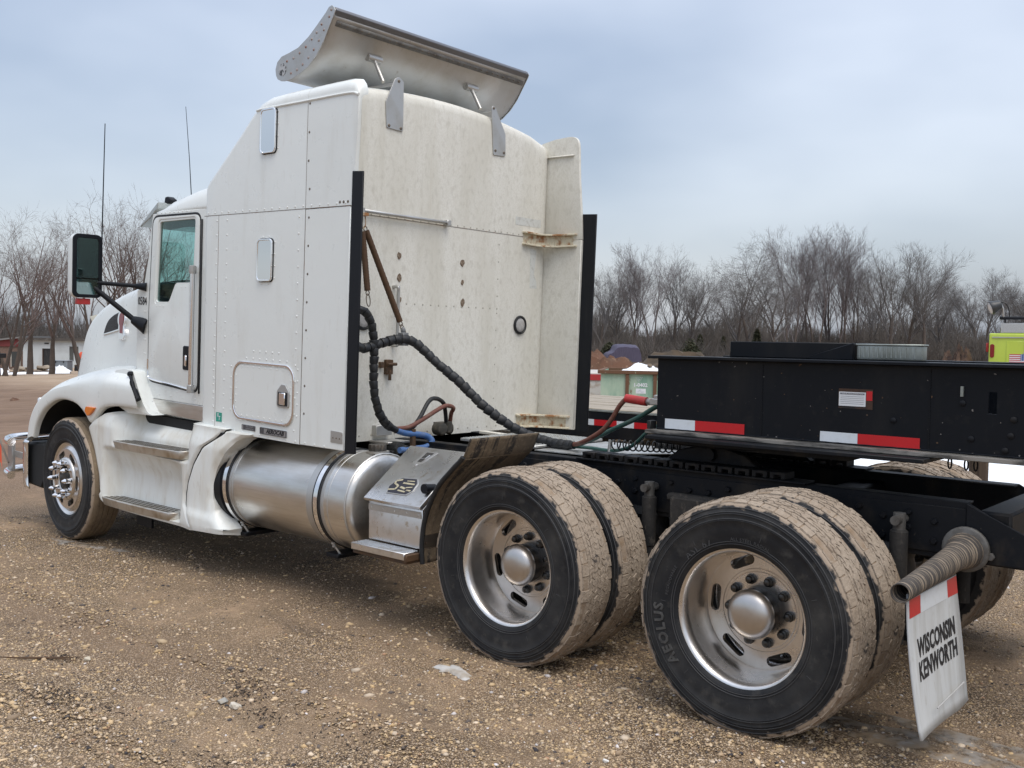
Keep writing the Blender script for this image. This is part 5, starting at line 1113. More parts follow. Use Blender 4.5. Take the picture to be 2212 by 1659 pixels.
m = BB(); m.tube([(-7.33, -1.25, .36), (-7.75, -1.20, .62)], .008, 8); fr_ = m.build('flag_rod', steelr, truck)
m = BB(); m.loft([[(-7.56-.30*u, -1.222+.02*sin(7*u)+.01*w, .50+.185*u-.24*w+.03*u*w) for u in (0, .25, .5, .75, 1)] for w in (0, .5, 1)], False, (False, False)); m.build('warning_flag', orangef, fr_, smooth=60)
# ---------------------------------------------------------------- mirrors and antennas
for sgn in (-1, 1):
    yc = 1.395*sgn; x0 = -5.56; xf = lambda y: y
    face = rrect(yc-.113, yc+.113, 1.882, 2.365, .045, 6)
    m = BB(); rr_ = [[(x0, y, z) for y, z in face]]
    for dx, q in ((-.05, 1.02), (-.10, .93), (-.135, .72), (-.15, .40)): rr_.append([(x0+dx, yc+(y-yc)*q, 2.124+(z-2.124)*q) for y, z in face])
    m.loft(rr_, True, (False, True)); mir = m.build('mirror', white, truck, smooth=50)
    m = BB(); m.plate([(yc+(y-yc)*1.03, 2.124+(z-2.124)*1.015) for y, z in face], [rrect(yc-.085, yc+.088, 1.905, 2.338, .025)], 0, x0-.006, x0+.012); m.build('mirror_bezel', blacktr, mir, bevel=.003)
    m = BB(); m.prism(rrect(yc-.087, yc+.09, 2.032, 2.34, .02), 0, x0-.01, x0+.003); mgl = m.build('mirror_glass', mirrorg, mir)
    m = BB(); m.prism(rrect(yc-.087, yc+.09, 1.903, 2.022, .02), 0, x0-.01, x0+.003); m.build('convex_glass', mirrorg, mir)
    m = BB(); m.prism(rrect(yc-.075, yc+.03, 1.825, 1.872, .008), 0, x0-.04, x0+.0); m.build('signal_light', redm, mir, bevel=.004)
    m = BB(); m.tube([(x0-.02, yc-.08*sgn, 2.0), (-5.34, 1.08*sgn, 1.985)], .017, 10); m.tube([(-5.36, 1.095*sgn, 1.985), (-5.29, 1.045*sgn, 1.98)], [.022, .036], 12); a1 = m.build('mirror_arm', blacktr, mir)
    m = BB(); m.tube([(x0-.02, yc-.06*sgn, 1.965), (-5.385, 1.09*sgn, 1.715)], .021, 10); m.tube([(-5.395, 1.10*sgn, 1.72), (-5.30, 1.035*sgn, 1.672)], [.032, .066], 12); m.build('mirror_brace', blacktr, mir)
m = BB(); m.tube([(-5.60, -1.265, 1.995), (-5.60, -1.265, 2.04), (-5.585, -1.255, 3.24)], [.008, .006, .0035], 6); m.lathe([(.014, 0), (.014, .03), (.008, .05)], (-5.60, -1.265, 1.99), 2, 10); m.build('whip_antenna', blacktr, truck)
m = BB(); m.tube([(-5.16, -.75, 2.69), (-5.20, -.75, 3.0), (-5.27, -.75, 3.43)], [.004, .003, .002], 5); m.build('whip_antenna', blacktr, truck)

# ---------------------------------------------------------------- air and electric lines
def wrapped(path, r_, name, parent, pitch=.052):
    P = spl(path, 10); m = MB(); m.tube(P, r_*.86, 12); L_ = [0]
    for a, b_ in zip(P, P[1:]): L_.append(L_[-1]+(b_-a).length)
    def at_(s_):
        for i in range(len(P)-1):
            if L_[i+1] >= s_: return P[i].lerp(P[i+1], (s_-L_[i])/max(L_[i+1]-L_[i], 1e-6))
        return P[-1]
    s_ = 0; k = 0; rg = random.Random(4)
    while s_ < L_[-1]-pitch:
        a, b_ = at_(s_), at_(s_+pitch*.93); q = 1+rg.uniform(-.05, .06)
        d_ = (b_-a).normalized(); off = d_.orthogonal().normalized()*r_*.06*(1 if k % 2 else -1)
        m.tube([a+off, a+(b_-a)*.1+off, b_-(b_-a)*.1-off, b_-off], [r_*1.06*q, r_*1.13*q, r_*1.0*q, r_*.90*q], 12); s_ += pitch; k += 1
    return m.build(name, rubber, parent, smooth=40)
h1 = wrapped([(-2.80, -1.06, 1.86), (-2.75, -1.0, 1.862), (-2.75, -.95, 1.837), (-2.75, -.904, 1.752), (-2.75, -.888, 1.60), (-2.75, -.888, 1.38), (-2.75, -.853, 1.243), (-2.75, -.79, 1.144), (-2.75, -.69, 1.09)], .026, 'hose_bundle', truck)
h2 = wrapped([(-2.80, -1.06, 1.64), (-2.75, -1.02, 1.632), (-2.75, -.969, 1.621), (-2.75, -.866, 1.644), (-2.74, -.75, 1.674), (-2.71, -.655, 1.683), (-2.66, -.59, 1.647), (-2.56, -.53, 1.54), (-2.42, -.46, 1.42), (-2.28, -.38, 1.27), (-2.16, -.29, 1.16), (-2.06, -.21, 1.09), (-1.95, -.16, 1.055), (-1.83, -.17, 1.04), (-1.68, -.19, 1.045)], .029, 'hose_bundle', truck)
def hose(path, r_, mt, name, parent=truck, n=8): m = MB(); m.tube(spl(path, n), r_, 10); return m.build(name, mt, parent)
hose([(-2.75, -.69, 1.09), (-2.75, -.60, 1.065), (-2.75, -.50, 1.052), (-2.74, -.42, 1.035), (-2.72, -.395, 1.0), (-2.73, -.44, .965), (-2.75, -.55, .957), (-2.75, -.66, .957)], .021, bluehose, 'air_hose')
hose([(-2.75, -.70, 1.10), (-2.75, -.58, 1.105), (-2.76, -.453, 1.145), (-2.78, -.24, 1.222), (-2.80, -.15, 1.225), (-2.82, -.09, 1.205), (-2.85, -.08, 1.17), (-2.88, -.06, 1.11)], .015, redhose, 'air_hose')
hose([(-2.75, -.70, 1.085), (-2.76, -.56, 1.09), (-2.77, -.47, 1.15), (-2.79, -.36, 1.265), (-2.81, -.27, 1.28), (-2.83, -.18, 1.245), (-2.86, -.13, 1.18), (-2.88, -.10, 1.11)], .015, rubber, 'air_hose')
m = MB(); m.lathe([(.035, -.06), (.04, -.05), (.04, .02), (.05, .03)], (-2.90, -.08, 1.06), 1, 16); m.lathe([(.028, -.03), (.03, .05)], (-2.88, -.08, 1.06), 2, 12); m.box(-2.99, -2.90, -.12, -.03, 1.03, 1.10); m.lathe([(.045, 0), (.045, .07), (.03, .075)], (-2.92, -.16, 1.06), 0, 14); m.build('air_valve', M('grey_valve', (.07, .065, .055), .7, .3, [((.14, .12, .09), 30, (1, 1, 1), .5, .7, .8)]), truck, bevel=.003)
m = MB(); m.box(-3.05, -3.0, -.64, -.50, 1.03, 1.10); m.box(-3.05, -2.86, -.66, -.46, .985, 1.0); sk = m.build('socket_bracket', alumd, truck, bevel=.003)
m = MB(); m.lathe([(.045, -.05), (.05, 0), (.05, .05), (.035, .06), (.03, .12)], (-2.86, -.60, .955), 0, 16); m.lathe([(.03, 0), (.035, .05)], (-2.80, -.66, .94), 1, 12); m.box(-2.93, -2.80, -.68, -.52, .90, .95); m.build('electric_socket', rubber, sk, bevel=.004)
m = MB(); m.box(-2.76, -2.735, -.56, -.53, .93, 1.09); m.build('hose_stay', rusts, truck)
# suspension straps with snap hooks
for a, b_ in (((-2.82, -.935, 2.355), (-2.80, -.905, 1.985)), ((-2.82, -.905, 2.365), (-2.755, -.665, 1.795))):
    a, b_ = Vector(a), Vector(b_); m = MB(); n = 40; pts_ = [a.lerp(b_, k/n) for k in range(n+1)]
    m.tube(pts_, [.019+.0012*(k % 2) for k in range(n+1)], 10); sp1 = m.build('hose_tender_spring', brownsp, truck)
    dn = (b_-a).normalized(); m = MB()
    def loop_(c, r1, r2, upd):
        s2 = dn.cross(Vector((1, 0, 0))).normalized()
        m.tube([c+dn*r1*cos(2*pi*k/14)+s2*r2*sin(2*pi*k/14) for k in range(15)], .0035, 5, cap=False)
    loop_(a-dn*.012, .016, .014, 1); loop_(b_+dn*.014, .016, .014, 1); loop_(b_+dn*.06, .04, .016, 1)
    m.build('snap_hook', steelr, sp1)
m = MB(); m.tube([(-2.82, -.925+.016*sin(2*pi*k/14), 2.42+.045*cos(2*pi*k/14)) for k in range(15)], .0035, 5, cap=False); m.box(-2.84, -2.80, -.95, -.90, 2.455, 2.475); m.bar((-3.05, -.93, 2.48), (-2.80, -.93, 2.465), .03, .006); m.build('tender_hanger', rust, truck)
m = MB(); m.box(-2.755, -2.70, -.685, -.635, 1.64, 1.725); m.lathe([(.014, 0), (.018, .02), (.008, .04)], (-2.73, -.66, 1.722), 2, 10); m.build('hose_clamp', plastgrey, truck, bevel=.006)
# lines to the trailer
hose([(-1.68, -.19, 1.05), (-1.55, -.28, 1.08), (-1.46, -.30, 1.12), (-1.38, -.30, 1.173), (-1.325, -.30, 1.235), (-1.275, -.30, 1.31), (-1.23, -.30, 1.355), (-1.20, -.30, 1.362)], .0145, redhose, 'air_hose')
hose([(-1.68, -.18, 1.04), (-1.52, -.2, 1.10), (-1.39, -.2, 1.163), (-1.22, -.2, 1.24), (-1.08, -.2, 1.32), (-.95, -.2, 1.38)], .0145, greenhose, 'air_hose')
hose([(-1.70, -.16, 1.035), (-1.60, -.12, 1.030), (-1.46, -.1, 1.024), (-1.345, -.1, 1.05), (-1.28, -.1, 1.09), (-1.20, -.1, 1.16), (-1.10, -.08, 1.22)], .011, greenhose, 'air_hose')
m = MB(); n = 12*16; m.tube([(-1.46+.50*k/n, -.10+.030*cos(2*pi*k/16), 1.060+.022*(k/n)+.030*sin(2*pi*k/16)) for k in range(n+1)], .0048, 6); m.build('coiled_cable', rubber, truck)
m = MB(); m.lathe([(.018, 0), (.014, .03), (.010, .06), (.008, .09)], (-1.475, -.10, 1.0), 2, 10); m.build('cable_plug', alumd, truck)
# ================================================================ gooseneck trailer on the fifth wheel
trl = empty('gooseneck_trailer', (1, 0, 0), 'black steel gooseneck trailer beam with red and white tape, hitched to the truck', 'trailer')
XE = 6.4
for sgn in (-1, 1):
    y = .45*sgn
    m = MB(); m.plate([(-.92, 1.215), (-.92, 1.600), (XE, 1.600), (XE, 1.215)], [[(.765, 1.40), (.80, 1.40), (.80, 1.495), (.765, 1.495)]], 1, *sorted((y, y-.012*sgn))); web = m.build('beam_web', blackp, trl)
    m = MB(); m.box(-.957, XE, *sorted((y+.05*sgn, y-.12*sgn)), 1.600, 1.616); m.build('top_flange', blackp, trl, bevel=.003)
    m = MB(); m.box(-.955, XE, *sorted((y+.065*sgn, y-.12*sgn)), 1.194, 1.215); m.build('bottom_flange', M('flange_skylit', (.05, .048, .045), .5, 0, [((.30, .28, .25), 30, (.2, 1, 1), .42, .6, .8)]), trl, bevel=.003)  # pale streaks put the sky light on the flange top into its colour
    if sgn < 0: nweb = web
m = MB(); m.box(-.918, -.905, -.438, .438, 1.216, 1.599); m.build('nose_plate', blackp, trl)
m = MB(); m.box(-.90, .55, -.60, .60, 1.172, 1.193); m.build('kingpin_plate', blackfr, trl, bevel=.004)
m = MB(); m.prism([(-.85, 1.171), (.25, 1.171), (.15, 1.135), (-.70, 1.135)], 1, -.44, -.36); m.build('plate_stiffener', blackfr, trl)
m = MB(); m.lathe([(.035, 1.08), (.035, 1.175)], (-.63, 0, 0), 2, 14); m.build('kingpin', blackfr, trl)
yt = -.4515
for x0, x1, z0, z1, mt in ((-.866, -.680, 1.220, 1.276, whitetape), (-.680, -.392, 1.2195, 1.2755, redtape), (.011, .196, 1.220, 1.271, whitetape), (.196, .483, 1.2195, 1.271, redtape)):
    m = MB(); m.box(x0, x1-.001, yt-.0012, yt+.0006, z0, z1); m.build('reflective_tape', mt, nweb)
rustp = M('rust_bloom', (.06, .03, .018), .8, 0, [((.012, .013, .016), 9, (1, 1, 1), .48, .6, .9)])
m = MB(); m.box(.098, .262, yt-.0010, yt+.0006, 1.388, 1.482); m.build('rust_patch', rustp, nweb)
m = MB(); m.box(.232, .260, yt-.0022, yt-.0011, 1.43, 1.474); m.build('tape_remnant', redtape, nweb)
m = MB(); m.box(.100, .229, yt-.0026, yt-.0011, 1.400, 1.467); pl_ = m.build('inspection_placard', placard, nweb)
m = MB(); m.box(.106, .223, yt-.0032, yt-.0027, 1.4545, 1.4625)
for k in range(5): m.box(.108, .221, yt-.0032, yt-.0027, 1.445-.0085*k, 1.4462-.0085*k)
m.build('print_line', M('print_grey', (.13, .13, .15), .7), pl_)
m = MB(); text(m, 'ANNUAL VEHICLE INSPECTION', .0075, lambda p: (.1645+p.x, yt-.0036-p.z, 1.4585+p.y), depth=.0005); m.build('lettering', placard, pl_, smooth=0)
m = MB()
for x, z in ((.66, 1.44), (.70, 1.285), (.86, 1.31), (.84, 1.245), (.36, 1.345), (.87, 1.38)): m.lathe([(.014, 0), (.014, -.006), (.008, -.010)], (x, -.45, z), 1, 8)
m.build('web_bolt', blackfr, nweb, kind='stuff')
m = MB(); m.box(.652, .664, -.462, -.45, 1.47, 1.515); m.build('hose_hook', galv, nweb)
rg = random.Random(21); chips = {0: MB(), 1: MB()}
for k in range(170):
    x = rg.uniform(-.9, 3.2); z = 1.225+.37*rg.random()**1.6 if k % 3 else rg.choice((1.222, 1.592))+rg.uniform(-.005, .008); s_ = rg.uniform(.0015, .007)*(1 if k % 9 else 2.2); a = rg.uniform(0, pi); el = rg.uniform(.25, 1)
    pts_ = [(x+s_*(cos(a)*cos(t)-el*sin(a)*sin(t))*(.7+.5*rg.random()), z+s_*(sin(a)*cos(t)+el*cos(a)*sin(t))*(.7+.5*rg.random())) for t in [2*pi*q/7 for q in range(7)]]
    z_ = [p[1] for p in pts_]
    if min(z_) > 1.2165 and max(z_) < 1.5985: chips[k % 2].prism(pts_, 1, -.4501, -.4512)
chips[0].build('paint_chip', rusts, nweb, smooth=0, kind='stuff'); chips[1].build('paint_chip', M('chip_grey', (.16, .15, .14), .7), nweb, smooth=0, kind='stuff')
for z in (1.2165, 1.5985):
    m = MB(); m.tube([(-.915+.02*k, -.4525+.0012*noise.noise((k*.9, z, 3)), z+.002*(1 if z < 1.4 else -1)+.0012*noise.noise((k*.7, z, 1))) for k in range(190)], .0045, 6); m.build('weld_bead', blackp, nweb)
for x in (-.30, .52, 1.4):
    m = MB(); m.tube([(x+.0012*noise.noise((k*.9, x, 3)), -.4512, 1.22+.0126*k) for k in range(30)], .0032, 6); m.build('weld_bead', blackp, nweb)
# upper locker and galvanised tank on the gooseneck deck
m = MB(); m.box(-.569, .108, -.30, -.02, 1.617, 1.700); lk = m.build('locker', blackp, trl, bevel=.004)
m = MB(); m.prism([(-.115, 1.617), (-.112, 1.632), (.108, 1.702), (.108, 1.617)], 1, -.318, -.3005); m.build('gusset', blackp, lk, bevel=.003)
m = MB(); m.box(.118, .432, -.30, -.235, 1.620, 1.692); gt = m.build('galvanised_tank', galv, trl, bevel=.008, seg=2)
m = MB(); m.box(.113, .437, -.305, -.23, 1.688, 1.697); m.build('tank_rim', galv, gt, bevel=.003)
m = MB(); [m.box(.13+.022*k, .136+.022*k, -.303, -.2995, 1.63, 1.682) for k in range(13)]; m.build('tank_rib', galv, gt)
# glad hands on the nose
m = MB(); m.tube([(-1.225, -.30, 1.362), (-1.085, -.30, 1.350)], .026, 14); gl = m.build('gladhand_grip', redm, trl)
m = MB(); m.tube([(-1.085, -.30, 1.350), (-1.0, -.30, 1.349), (-.92, -.30, 1.35)], [.02, .016, .016], 10); m.box(-1.05, -.99, -.33, -.27, 1.335, 1.372); m.box(-1.03, -1.0, -.32, -.28, 1.372, 1.392); m.build('gladhand_coupling', alumd, gl, bevel=.004)
m = MB(); m.box(-.965, -.94, -.48, -.42, 1.215, 1.26); m.build('marker_lamp', rubber, trl, bevel=.003)
m = MB(); m.box(-1.02, -.93, .12, .20, 1.09, 1.14); m.build('plug_box', redm, trl, bevel=.006)
# safety chain hooks under the beam
for x in (.60, .67, .71):
    m = MB(); m.tube([(x+.008*sin(2*pi*k/12), -.40, 1.165+.025*cos(2*pi*k/12)) for k in range(13)], .004, 5, cap=False); m.build('chain_link', blackfr, trl)
m = MB(); m.box(2.6, XE, -1.2, 1.2, 1.02, 1.19); m.build('rear_deck', blackp, trl, bevel=.01)
for x in (4.4, 5.6):
    for y in (-1.05, 1.05):
        c = copy_tree(wb_, trl, (x, y, .5)); c.rotation_euler = (0, 0, 0 if y < 0 else pi)
    m = MB(); m.box(x-.06, x+.06, -1.0, 1.0, .44, .56); m.box(x-.05, x+.05, -.8, -.7, .5, 1.05); m.box(x-.05, x+.05, .7, .8, .5, 1.05); m.build('trailer_axle', blackfr, trl)

# ================================================================ things in the yard behind
# flatbed trailer parked on the far side
fb = empty('flatbed_trailer', (-5, 4.9, 0), 'low black flatbed trailer with weathered plank deck, parked behind the truck', 'trailer')
FX0, FX1, FY0, FY1, FZ = -8.6, -2.85, 3.67, 6.1, .95
m = MB(); m.box(FX0, FX1, FY0, FY0+.06, FZ-.30, FZ-.012); m.box(FX0, FX1, FY1-.06, FY1, FZ-.30, FZ-.012); m.box(FX0, FX0+.06, FY0, FY1, FZ-.28, FZ-.014); m.box(FX1-.06, FX1, FY0, FY1, FZ-.28, FZ-.014); m.box(FX0+.1, FX1-.1, FY0+.7, FY0+.8, FZ-.40, FZ-.04); m.box(FX0+.1, FX1-.1, FY1-.8, FY1-.7, FZ-.40, FZ-.04); m.build('deck_frame', blackp, fb, bevel=.008)
m = MB(); m.box(FX0, FX1, FY0-.006, FY0+.03, FZ-.012, FZ+.004); m.build('edge_rail', galv, fb)
wood = M('weathered_plank', (.36, .31, .245), .85, 0, [((.20, .165, .12), 3, (1, 12, 1), .42, .65, .85), ((.52, .49, .44), 9, (.4, 8, 1), .55, .75, .7)], bump=.3, bscale=30, bstretch=(.2, 3, 1))
npl = 11; wpl = (FY1-FY0-.04)/npl; proto = None
for k in range(npl):
    if proto is None:
        m = MB(); m.box(FX0+.02, FX1-.02, FY0+.032, FY0+.032+wpl-.012, FZ-.025, FZ+.015); proto = m.build('plank', wood, fb, bevel=.004); base = WL[proto].copy()
    else:
        c = proto.copy(); COL.objects.link(c); place(c, base+Vector((0, k*wpl, rnd.uniform(-.006, .004))), fb)
x = FX0+.1; k = 0
while x < FX1-.2:
    w_ = .30 if k % 2 == 0 else .22
    m = MB(); m.box(x, min(x+w_, FX1-.05), FY0-.0022, FY0-.0005, FZ-.165, FZ-.10); m.build('reflective_tape', redtape if k % 2 == 0 else whitetape, fb); x += w_; k += 1
for x in (-4.1, -5.2):
    for y in (FY0+.25, FY1-.25):
        c = copy_tree(wi, fb, (x, y, .40)); c.scale = (.78, .78, .78)
    m = MB(); m.box(x-.05, x+.05, FY0+.2, FY1-.2, .35, .45); m.box(x-.05, x+.05, FY0+.7, FY0+.8, .4, .62); m.box(x-.05, x+.05, FY1-.8, FY1-.7, .4, .62); m.build('axle', blackfr, fb)
m = MB(); m.box(FX0+.3, FX0+.42, FY0+1.1, FY0+1.22, 0.0, FZ-.2); m.build('jack_leg', blackfr, fb)

# green roll-off dumpster
dmp = empty('dumpster', (-9, 12.6, 0), 'rusty pale green dumpster with brown ribs behind the flatbed', 'dumpster')
u = Vector((.85, .527, 0)).normalized(); w_ = Vector((-.527, .85, 0)); DO = Vector((-9.72, 11.26, .02)); DH = 1.10
green = M('dumpster_green', (.26, .40, .30), .65, 0, [((.45, .52, .40), 1.6, (1, 1, .6), .40, .62, .9), ((.06, .22, .16), 2.2, (1, 1, .2), .52, .7, .8), ((.16, .07, .03), 7, (1, 1, .5), .63, .70, .9)], bump=.1)
dr_ = M('dumpster_rust', (.13, .065, .035), .85, 0, [((.33, .36, .26), 10, (1, 1, 1), .60, .68, .8)], bump=.2)
def dbox(mb, a0, a1, b0, b1, z0, z1): mb.obox(DO+u*(a0+a1)/2+w_*(b0+b1)/2+Vector((0, 0, (z0+z1)/2)), u, w_, (0, 0, 1), (a1-a0)/2, (b1-b0)/2, (z1-z0)/2)
DL = 4.4
m = MB(); dbox(m, 0, DL, 0, .03, .12, DH); dbox(m, 0, DL, 2.1, 2.13, .12, DH); dbox(m, 0, .03, .031, 2.099, .12, DH); dbox(m, DL-.03, DL, .031, 2.099, .12, DH); dbox(m, .031, DL-.031, .031, 2.099, .12, .16); m.build('shell', green, dmp)
for k in range(8):
    m = MB(); dbox(m, .50+.555*k, .57+.555*k, -.05, -.001, .12, DH-.05); m.build('rib', dr_, dmp, bevel=.005)
m = MB(); dbox(m, -.05, DL+.05, -.07, .05, DH-.05, DH+.02); dbox(m, -.05, DL+.05, 2.08, 2.2, DH-.05, DH+.02); dbox(m, -.07, .02, .051, 2.079, DH-.05, DH+.02); m.build('top_rail', dr_, dmp, bevel=.006)
m = MB(); dbox(m, 0, DL, .3, .42, 0, .119); dbox(m, 0, DL, 1.7, 1.82, 0, .119); m.build('skid', dr_, dmp)
dpt = lambda a, z, h=0: DO+u*a-w_*(.002+h)+Vector((0, 0, z))
m = MB(); text(m, '1-0402', .10, lambda p: dpt(.80+p.x, .83+p.y, p.z), depth=.002, bold=.004); m.bar(dpt(.70, .99), dpt(.77, .90), .012, .004); m.bar(dpt(.77, .90), dpt(.84, .99), .012, .004); m.bar(dpt(.70, .99), dpt(.84, .99), .012, .004); m.bar(dpt(.74, .985), dpt(.77, .93), .010, .004); m.bar(dpt(.77, .93), dpt(.80, .985), .010, .004); m.build('lettering', placard, dmp, smooth=0)
m = MB(); m.add([dpt(a, z, .001) for a, z in ((.71, .66), (.91, .66), (.91, .76), (.71, .76))], [(0, 1, 2, 3)]); pn = m.build('notice', placard, dmp)
m = MB(); [m.bar(dpt(.74, .69, .003), dpt(.80, .74, .003), .012, .001), m.bar(dpt(.80, .74, .003), dpt(.82, .69, .003), .012, .001), m.bar(dpt(.82, .69, .003), dpt(.88, .70, .003), .008, .001)]; m.build('notice_mark', M('notice_blue', (.15, .18, .35), .7), pn)
# debris heaped in the dumpster
rg = random.Random(12); woodm = M('scrap_wood', (.26, .20, .14), .85, 0, [((.14, .1, .07), 8, (1, 1, 1), .45, .65, .8)], bump=.2)
for i in range(3):
    c0 = DO+u*(1.0+.3*i+rg.uniform(-.1, .1))+w_*rg.uniform(.4, 1.3)+Vector((0, 0, DH+.06))
    d_ = Vector((rg.uniform(-1, 1), rg.uniform(-1, 1), rg.uniform(.15, .7))).normalized(); m = MB(); m.bar(c0-d_*.35, c0+d_*rg.uniform(.25, .5), rg.uniform(.05, .16), rg.uniform(.03, .06)); m.build('scrap_board', woodm, None, label=['broken board at the left of the dumpster load', 'splintered plank in the middle of the dumpster load', 'board sticking up at the right of the dumpster load'][i], cat='board', group='boards in the dumpster')
m = MB(); rows = []
for j in range(9):
    rows.append([tuple(DO+u*(.25+1.1*i/14)+w_*(.1+1.5*j/8)+Vector((0, 0, DH-.10+.24*max(0, sin(pi*j/8))*max(0, sin(pi*i/14))*(1+.5*noise.noise((i*.6, j*.6, 2)))))) for i in range(15)])
m.loft(rows, False, (False, False)); m.build('snow_cover', snowcl, label='patch of snow lying on the load in the dumpster', cat='snow')

def mound(name, c, rx, ry, h, mat, seed, label, cat, ang=0, n=56, amp=.5, group=None, base=None):
    m = MB(); rows = []
    for j in range(n+1):
        row = []
        for i in range(n+1):
            a, b_ = 2*i/n-1, 2*j/n-1; r_ = math.hypot(a, b_); x = c[0]+(a*rx*cos(ang)-b_*ry*sin(ang)); y = c[1]+(a*rx*sin(ang)+b_*ry*cos(ang))
            f = max(0, 1-r_**1.6); q = noise.noise((a*2.2+seed, b_*2.2, seed*1.7))+.5*noise.noise((a*6, b_*6+seed, 1))+.35*noise.noise((a*13, b_*13, seed))+.2*noise.noise((a*31, b_*31, seed))
            row.append((x, y, (gz(x, y) if base is None else base)-.05+h*f*(1+amp*q)+.05*q*f))
        rows.append(row)
    m.loft(rows, False, (False, False)); return m.build(name, mat, None, smooth=35, label=label, cat=cat, group=group)
dirt = M('red_dirt', (.12, .058, .034), .95, 0, [((.09, .05, .03), 3, (1, 1, 1), .42, .65, .9), ((.30, .19, .12), 9, (1, 1, 1), .58, .72, .8)], bump=.8, bscale=6)
brushd = M('dead_grass', (.085, .060, .038), .95, 0, [((.05, .038, .026), 2, (1, 1, 1), .42, .65, .9)], bump=.8, bscale=8)
mound('dirt_pile', (-16.0, 18.6), 3.4, 2.6, 1.55, dirt, 3, 'reddish brown dirt pile behind the dumpster, next to the black edge strip', 'dirt pile', .7)
mound('dirt_pile', (-15.5, 24.0), 5.5, 3.5, 1.30, brushd, 6, 'long brown earth bank overgrown with dead grass', 'dirt pile', .5)
mound('snow_bank', (-2.9, 9.5), 4.6, 2.3, .50, snow, 9, 'dirty white snow bank seen beneath the black trailer beam', 'snow', .8)
mound('snow_bank', (.9, 13.2), 2.5, 1.2, .42, snow, 19, 'low snow bank at right beyond the trailer beam', 'snow', .5)
mound('snow_bank', (-10.6, 11.0), .9, .7, .62, snow, 21, 'snow pile left of the green dumpster', 'snow', .3)

m = MB(); m.tube([(.02, 2.15, -.1), (.02, 2.15, .6), (.02, 2.15, 1.12)], .062, 14); m.build('wood_post', M('post_brown', (.12, .085, .055), .85, 0, [((.06, .04, .028), 3, (8, 8, .5), .45, .65, .9)], bump=.3), None, label='brown round post standing behind the right rear wheels', cat='post')
# old pickup body left of the dumpster
pk = empty('pickup_truck', (-12.4, 13.6, 0), 'old white and red pickup tail left of the green dumpster', 'truck'); PO = Vector((-13.1, 12.55, 0))
def pbox(mb, a0, a1, b0, b1, z0, z1): mb.obox(PO+u*(a0+a1)/2+w_*(b0+b1)/2+Vector((0, 0, (z0+z1)/2)), u, w_, (0, 0, 1), (a1-a0)/2, (b1-b0)/2, (z1-z0)/2)
ow = M('old_white', (.52, .50, .46), .6, 0, [((.30, .22, .16), 5, (1, 1, 1), .5, .68, .9)])
m = MB(); pbox(m, 0, 2.3, 0, 1.8, .45, 1.02); m.build('bed', ow, pk, bevel=.04)
m = MB(); pbox(m, .05, 2.25, -.02, -.001, .82, .96); m.build('side_stripe', redm, pk)
m = MB(); pbox(m, -1.6, -.03, .05, 1.75, .45, 1.10); pbox(m, -1.3, -.3, .15, 1.65, 1.11, 1.55); m.build('cab', ow, pk, bevel=.08, seg=2)
for a in (.5, -1.2):
    for b0 in (.02, 1.58):
        m = MB(); m.lathe([(.18, -.1), (.33, -.09), (.35, -.05), (.35, .05), (.33, .09), (.18, .1)], (0, 0, 0), 1, 20)
        o_ = m.build('wheel', rubber, None, origin=(0, 0, 0)); place(o_, PO+u*a+w_*(b0+.1)+Vector((0, 0, .35)), pk); o_.rotation_euler = (0, 0, math.atan2(u.y, u.x))
# vehicle under a purple tarp
m = MB(); rows = []; tu = Vector((.75, .66, 0)); tw = Vector((-.66, .75, 0)); TO = Vector((-32.9, 44.1, .55))
prof = [(0, .02), (.05, .5), (.40, .70), (.60, 1.02), (.90, 1.10), (1.65, 1.08), (1.92, .98), (2.08, .62), (2.15, .02)]
for j in range(13):
    v_ = 3.4*j/12; e_ = 1-.16*(abs(2*j/12-1)**4)
    rows.append([tuple(TO+tu*(a+.05*noise.noise((a*3, v_, 2)))+tw*v_+Vector((0, 0, z*e_*1.0+.04*noise.noise((a*4, v_*4, 5))))) for a, z in [(p[0], p[1]) for p in spl2(prof, 3)]])
m.loft(rows, False, (True, True)); tv = m.build('covered_vehicle', M('purple_tarp', (.068, .06, .10), .75, 0, [((.045, .04, .072), 6, (4, 4, .3), .42, .65, .9)], bump=.5, bscale=10, bstretch=(3, 3, .4)), None, smooth=50, label='vehicle shape under a purple tarp among the bare trees', cat='tarp')

# lime emergency truck at the right edge
ft = empty('fire_truck', (-5, 28.4, 0), 'lime yellow emergency truck with red lights and a flag panel, right edge', 'truck'); FO = Vector((-6.70, 27.15, 0)); fu = Vector((.98, .199, 0)).normalized(); fw_ = Vector((-.199, .98, 0)).normalized()
lime = M('lime_paint', (.46, .58, .07), .35, 0, [((.36, .44, .08), 3, (1, 1, .4), .5, .75, .6)], coat=.3)
def fbox(mb, a0, a1, b0, b1, z0, z1): mb.obox(FO+fu*(a0+a1)/2+fw_*(b0+b1)/2+Vector((0, 0, (z0+z1)/2)), fu, fw_, (0, 0, 1), (a1-a0)/2, (b1-b0)/2, (z1-z0)/2)
def fq(a, z, b_=0): return FO+fu*a-fw_*b_+Vector((0, 0, z))
m = MB(); fbox(m, 0, 6.5, 0, 2.3, .55, 2.19); m.build('body', lime, ft, bevel=.05, seg=3)
m = MB(); fbox(m, .08, 6.4, -.03, -.001, 2.05, 2.085); m.build('drip_rail', alumd, ft)
m = MB(); fbox(m, .48, 1.0, -.02, -.001, .8, 1.96); m.build('side_panel', lime, ft, bevel=.012)
m = MB(); fbox(m, .96, 1.7, -.035, -.021, 1.62, 2.02); cwn = m.build('cab_window', mirrorg, ft); m = MB(); fbox(m, .93, 1.73, -.03, -.0215, 1.59, 1.618); m.build('window_trim', chrome, cwn)
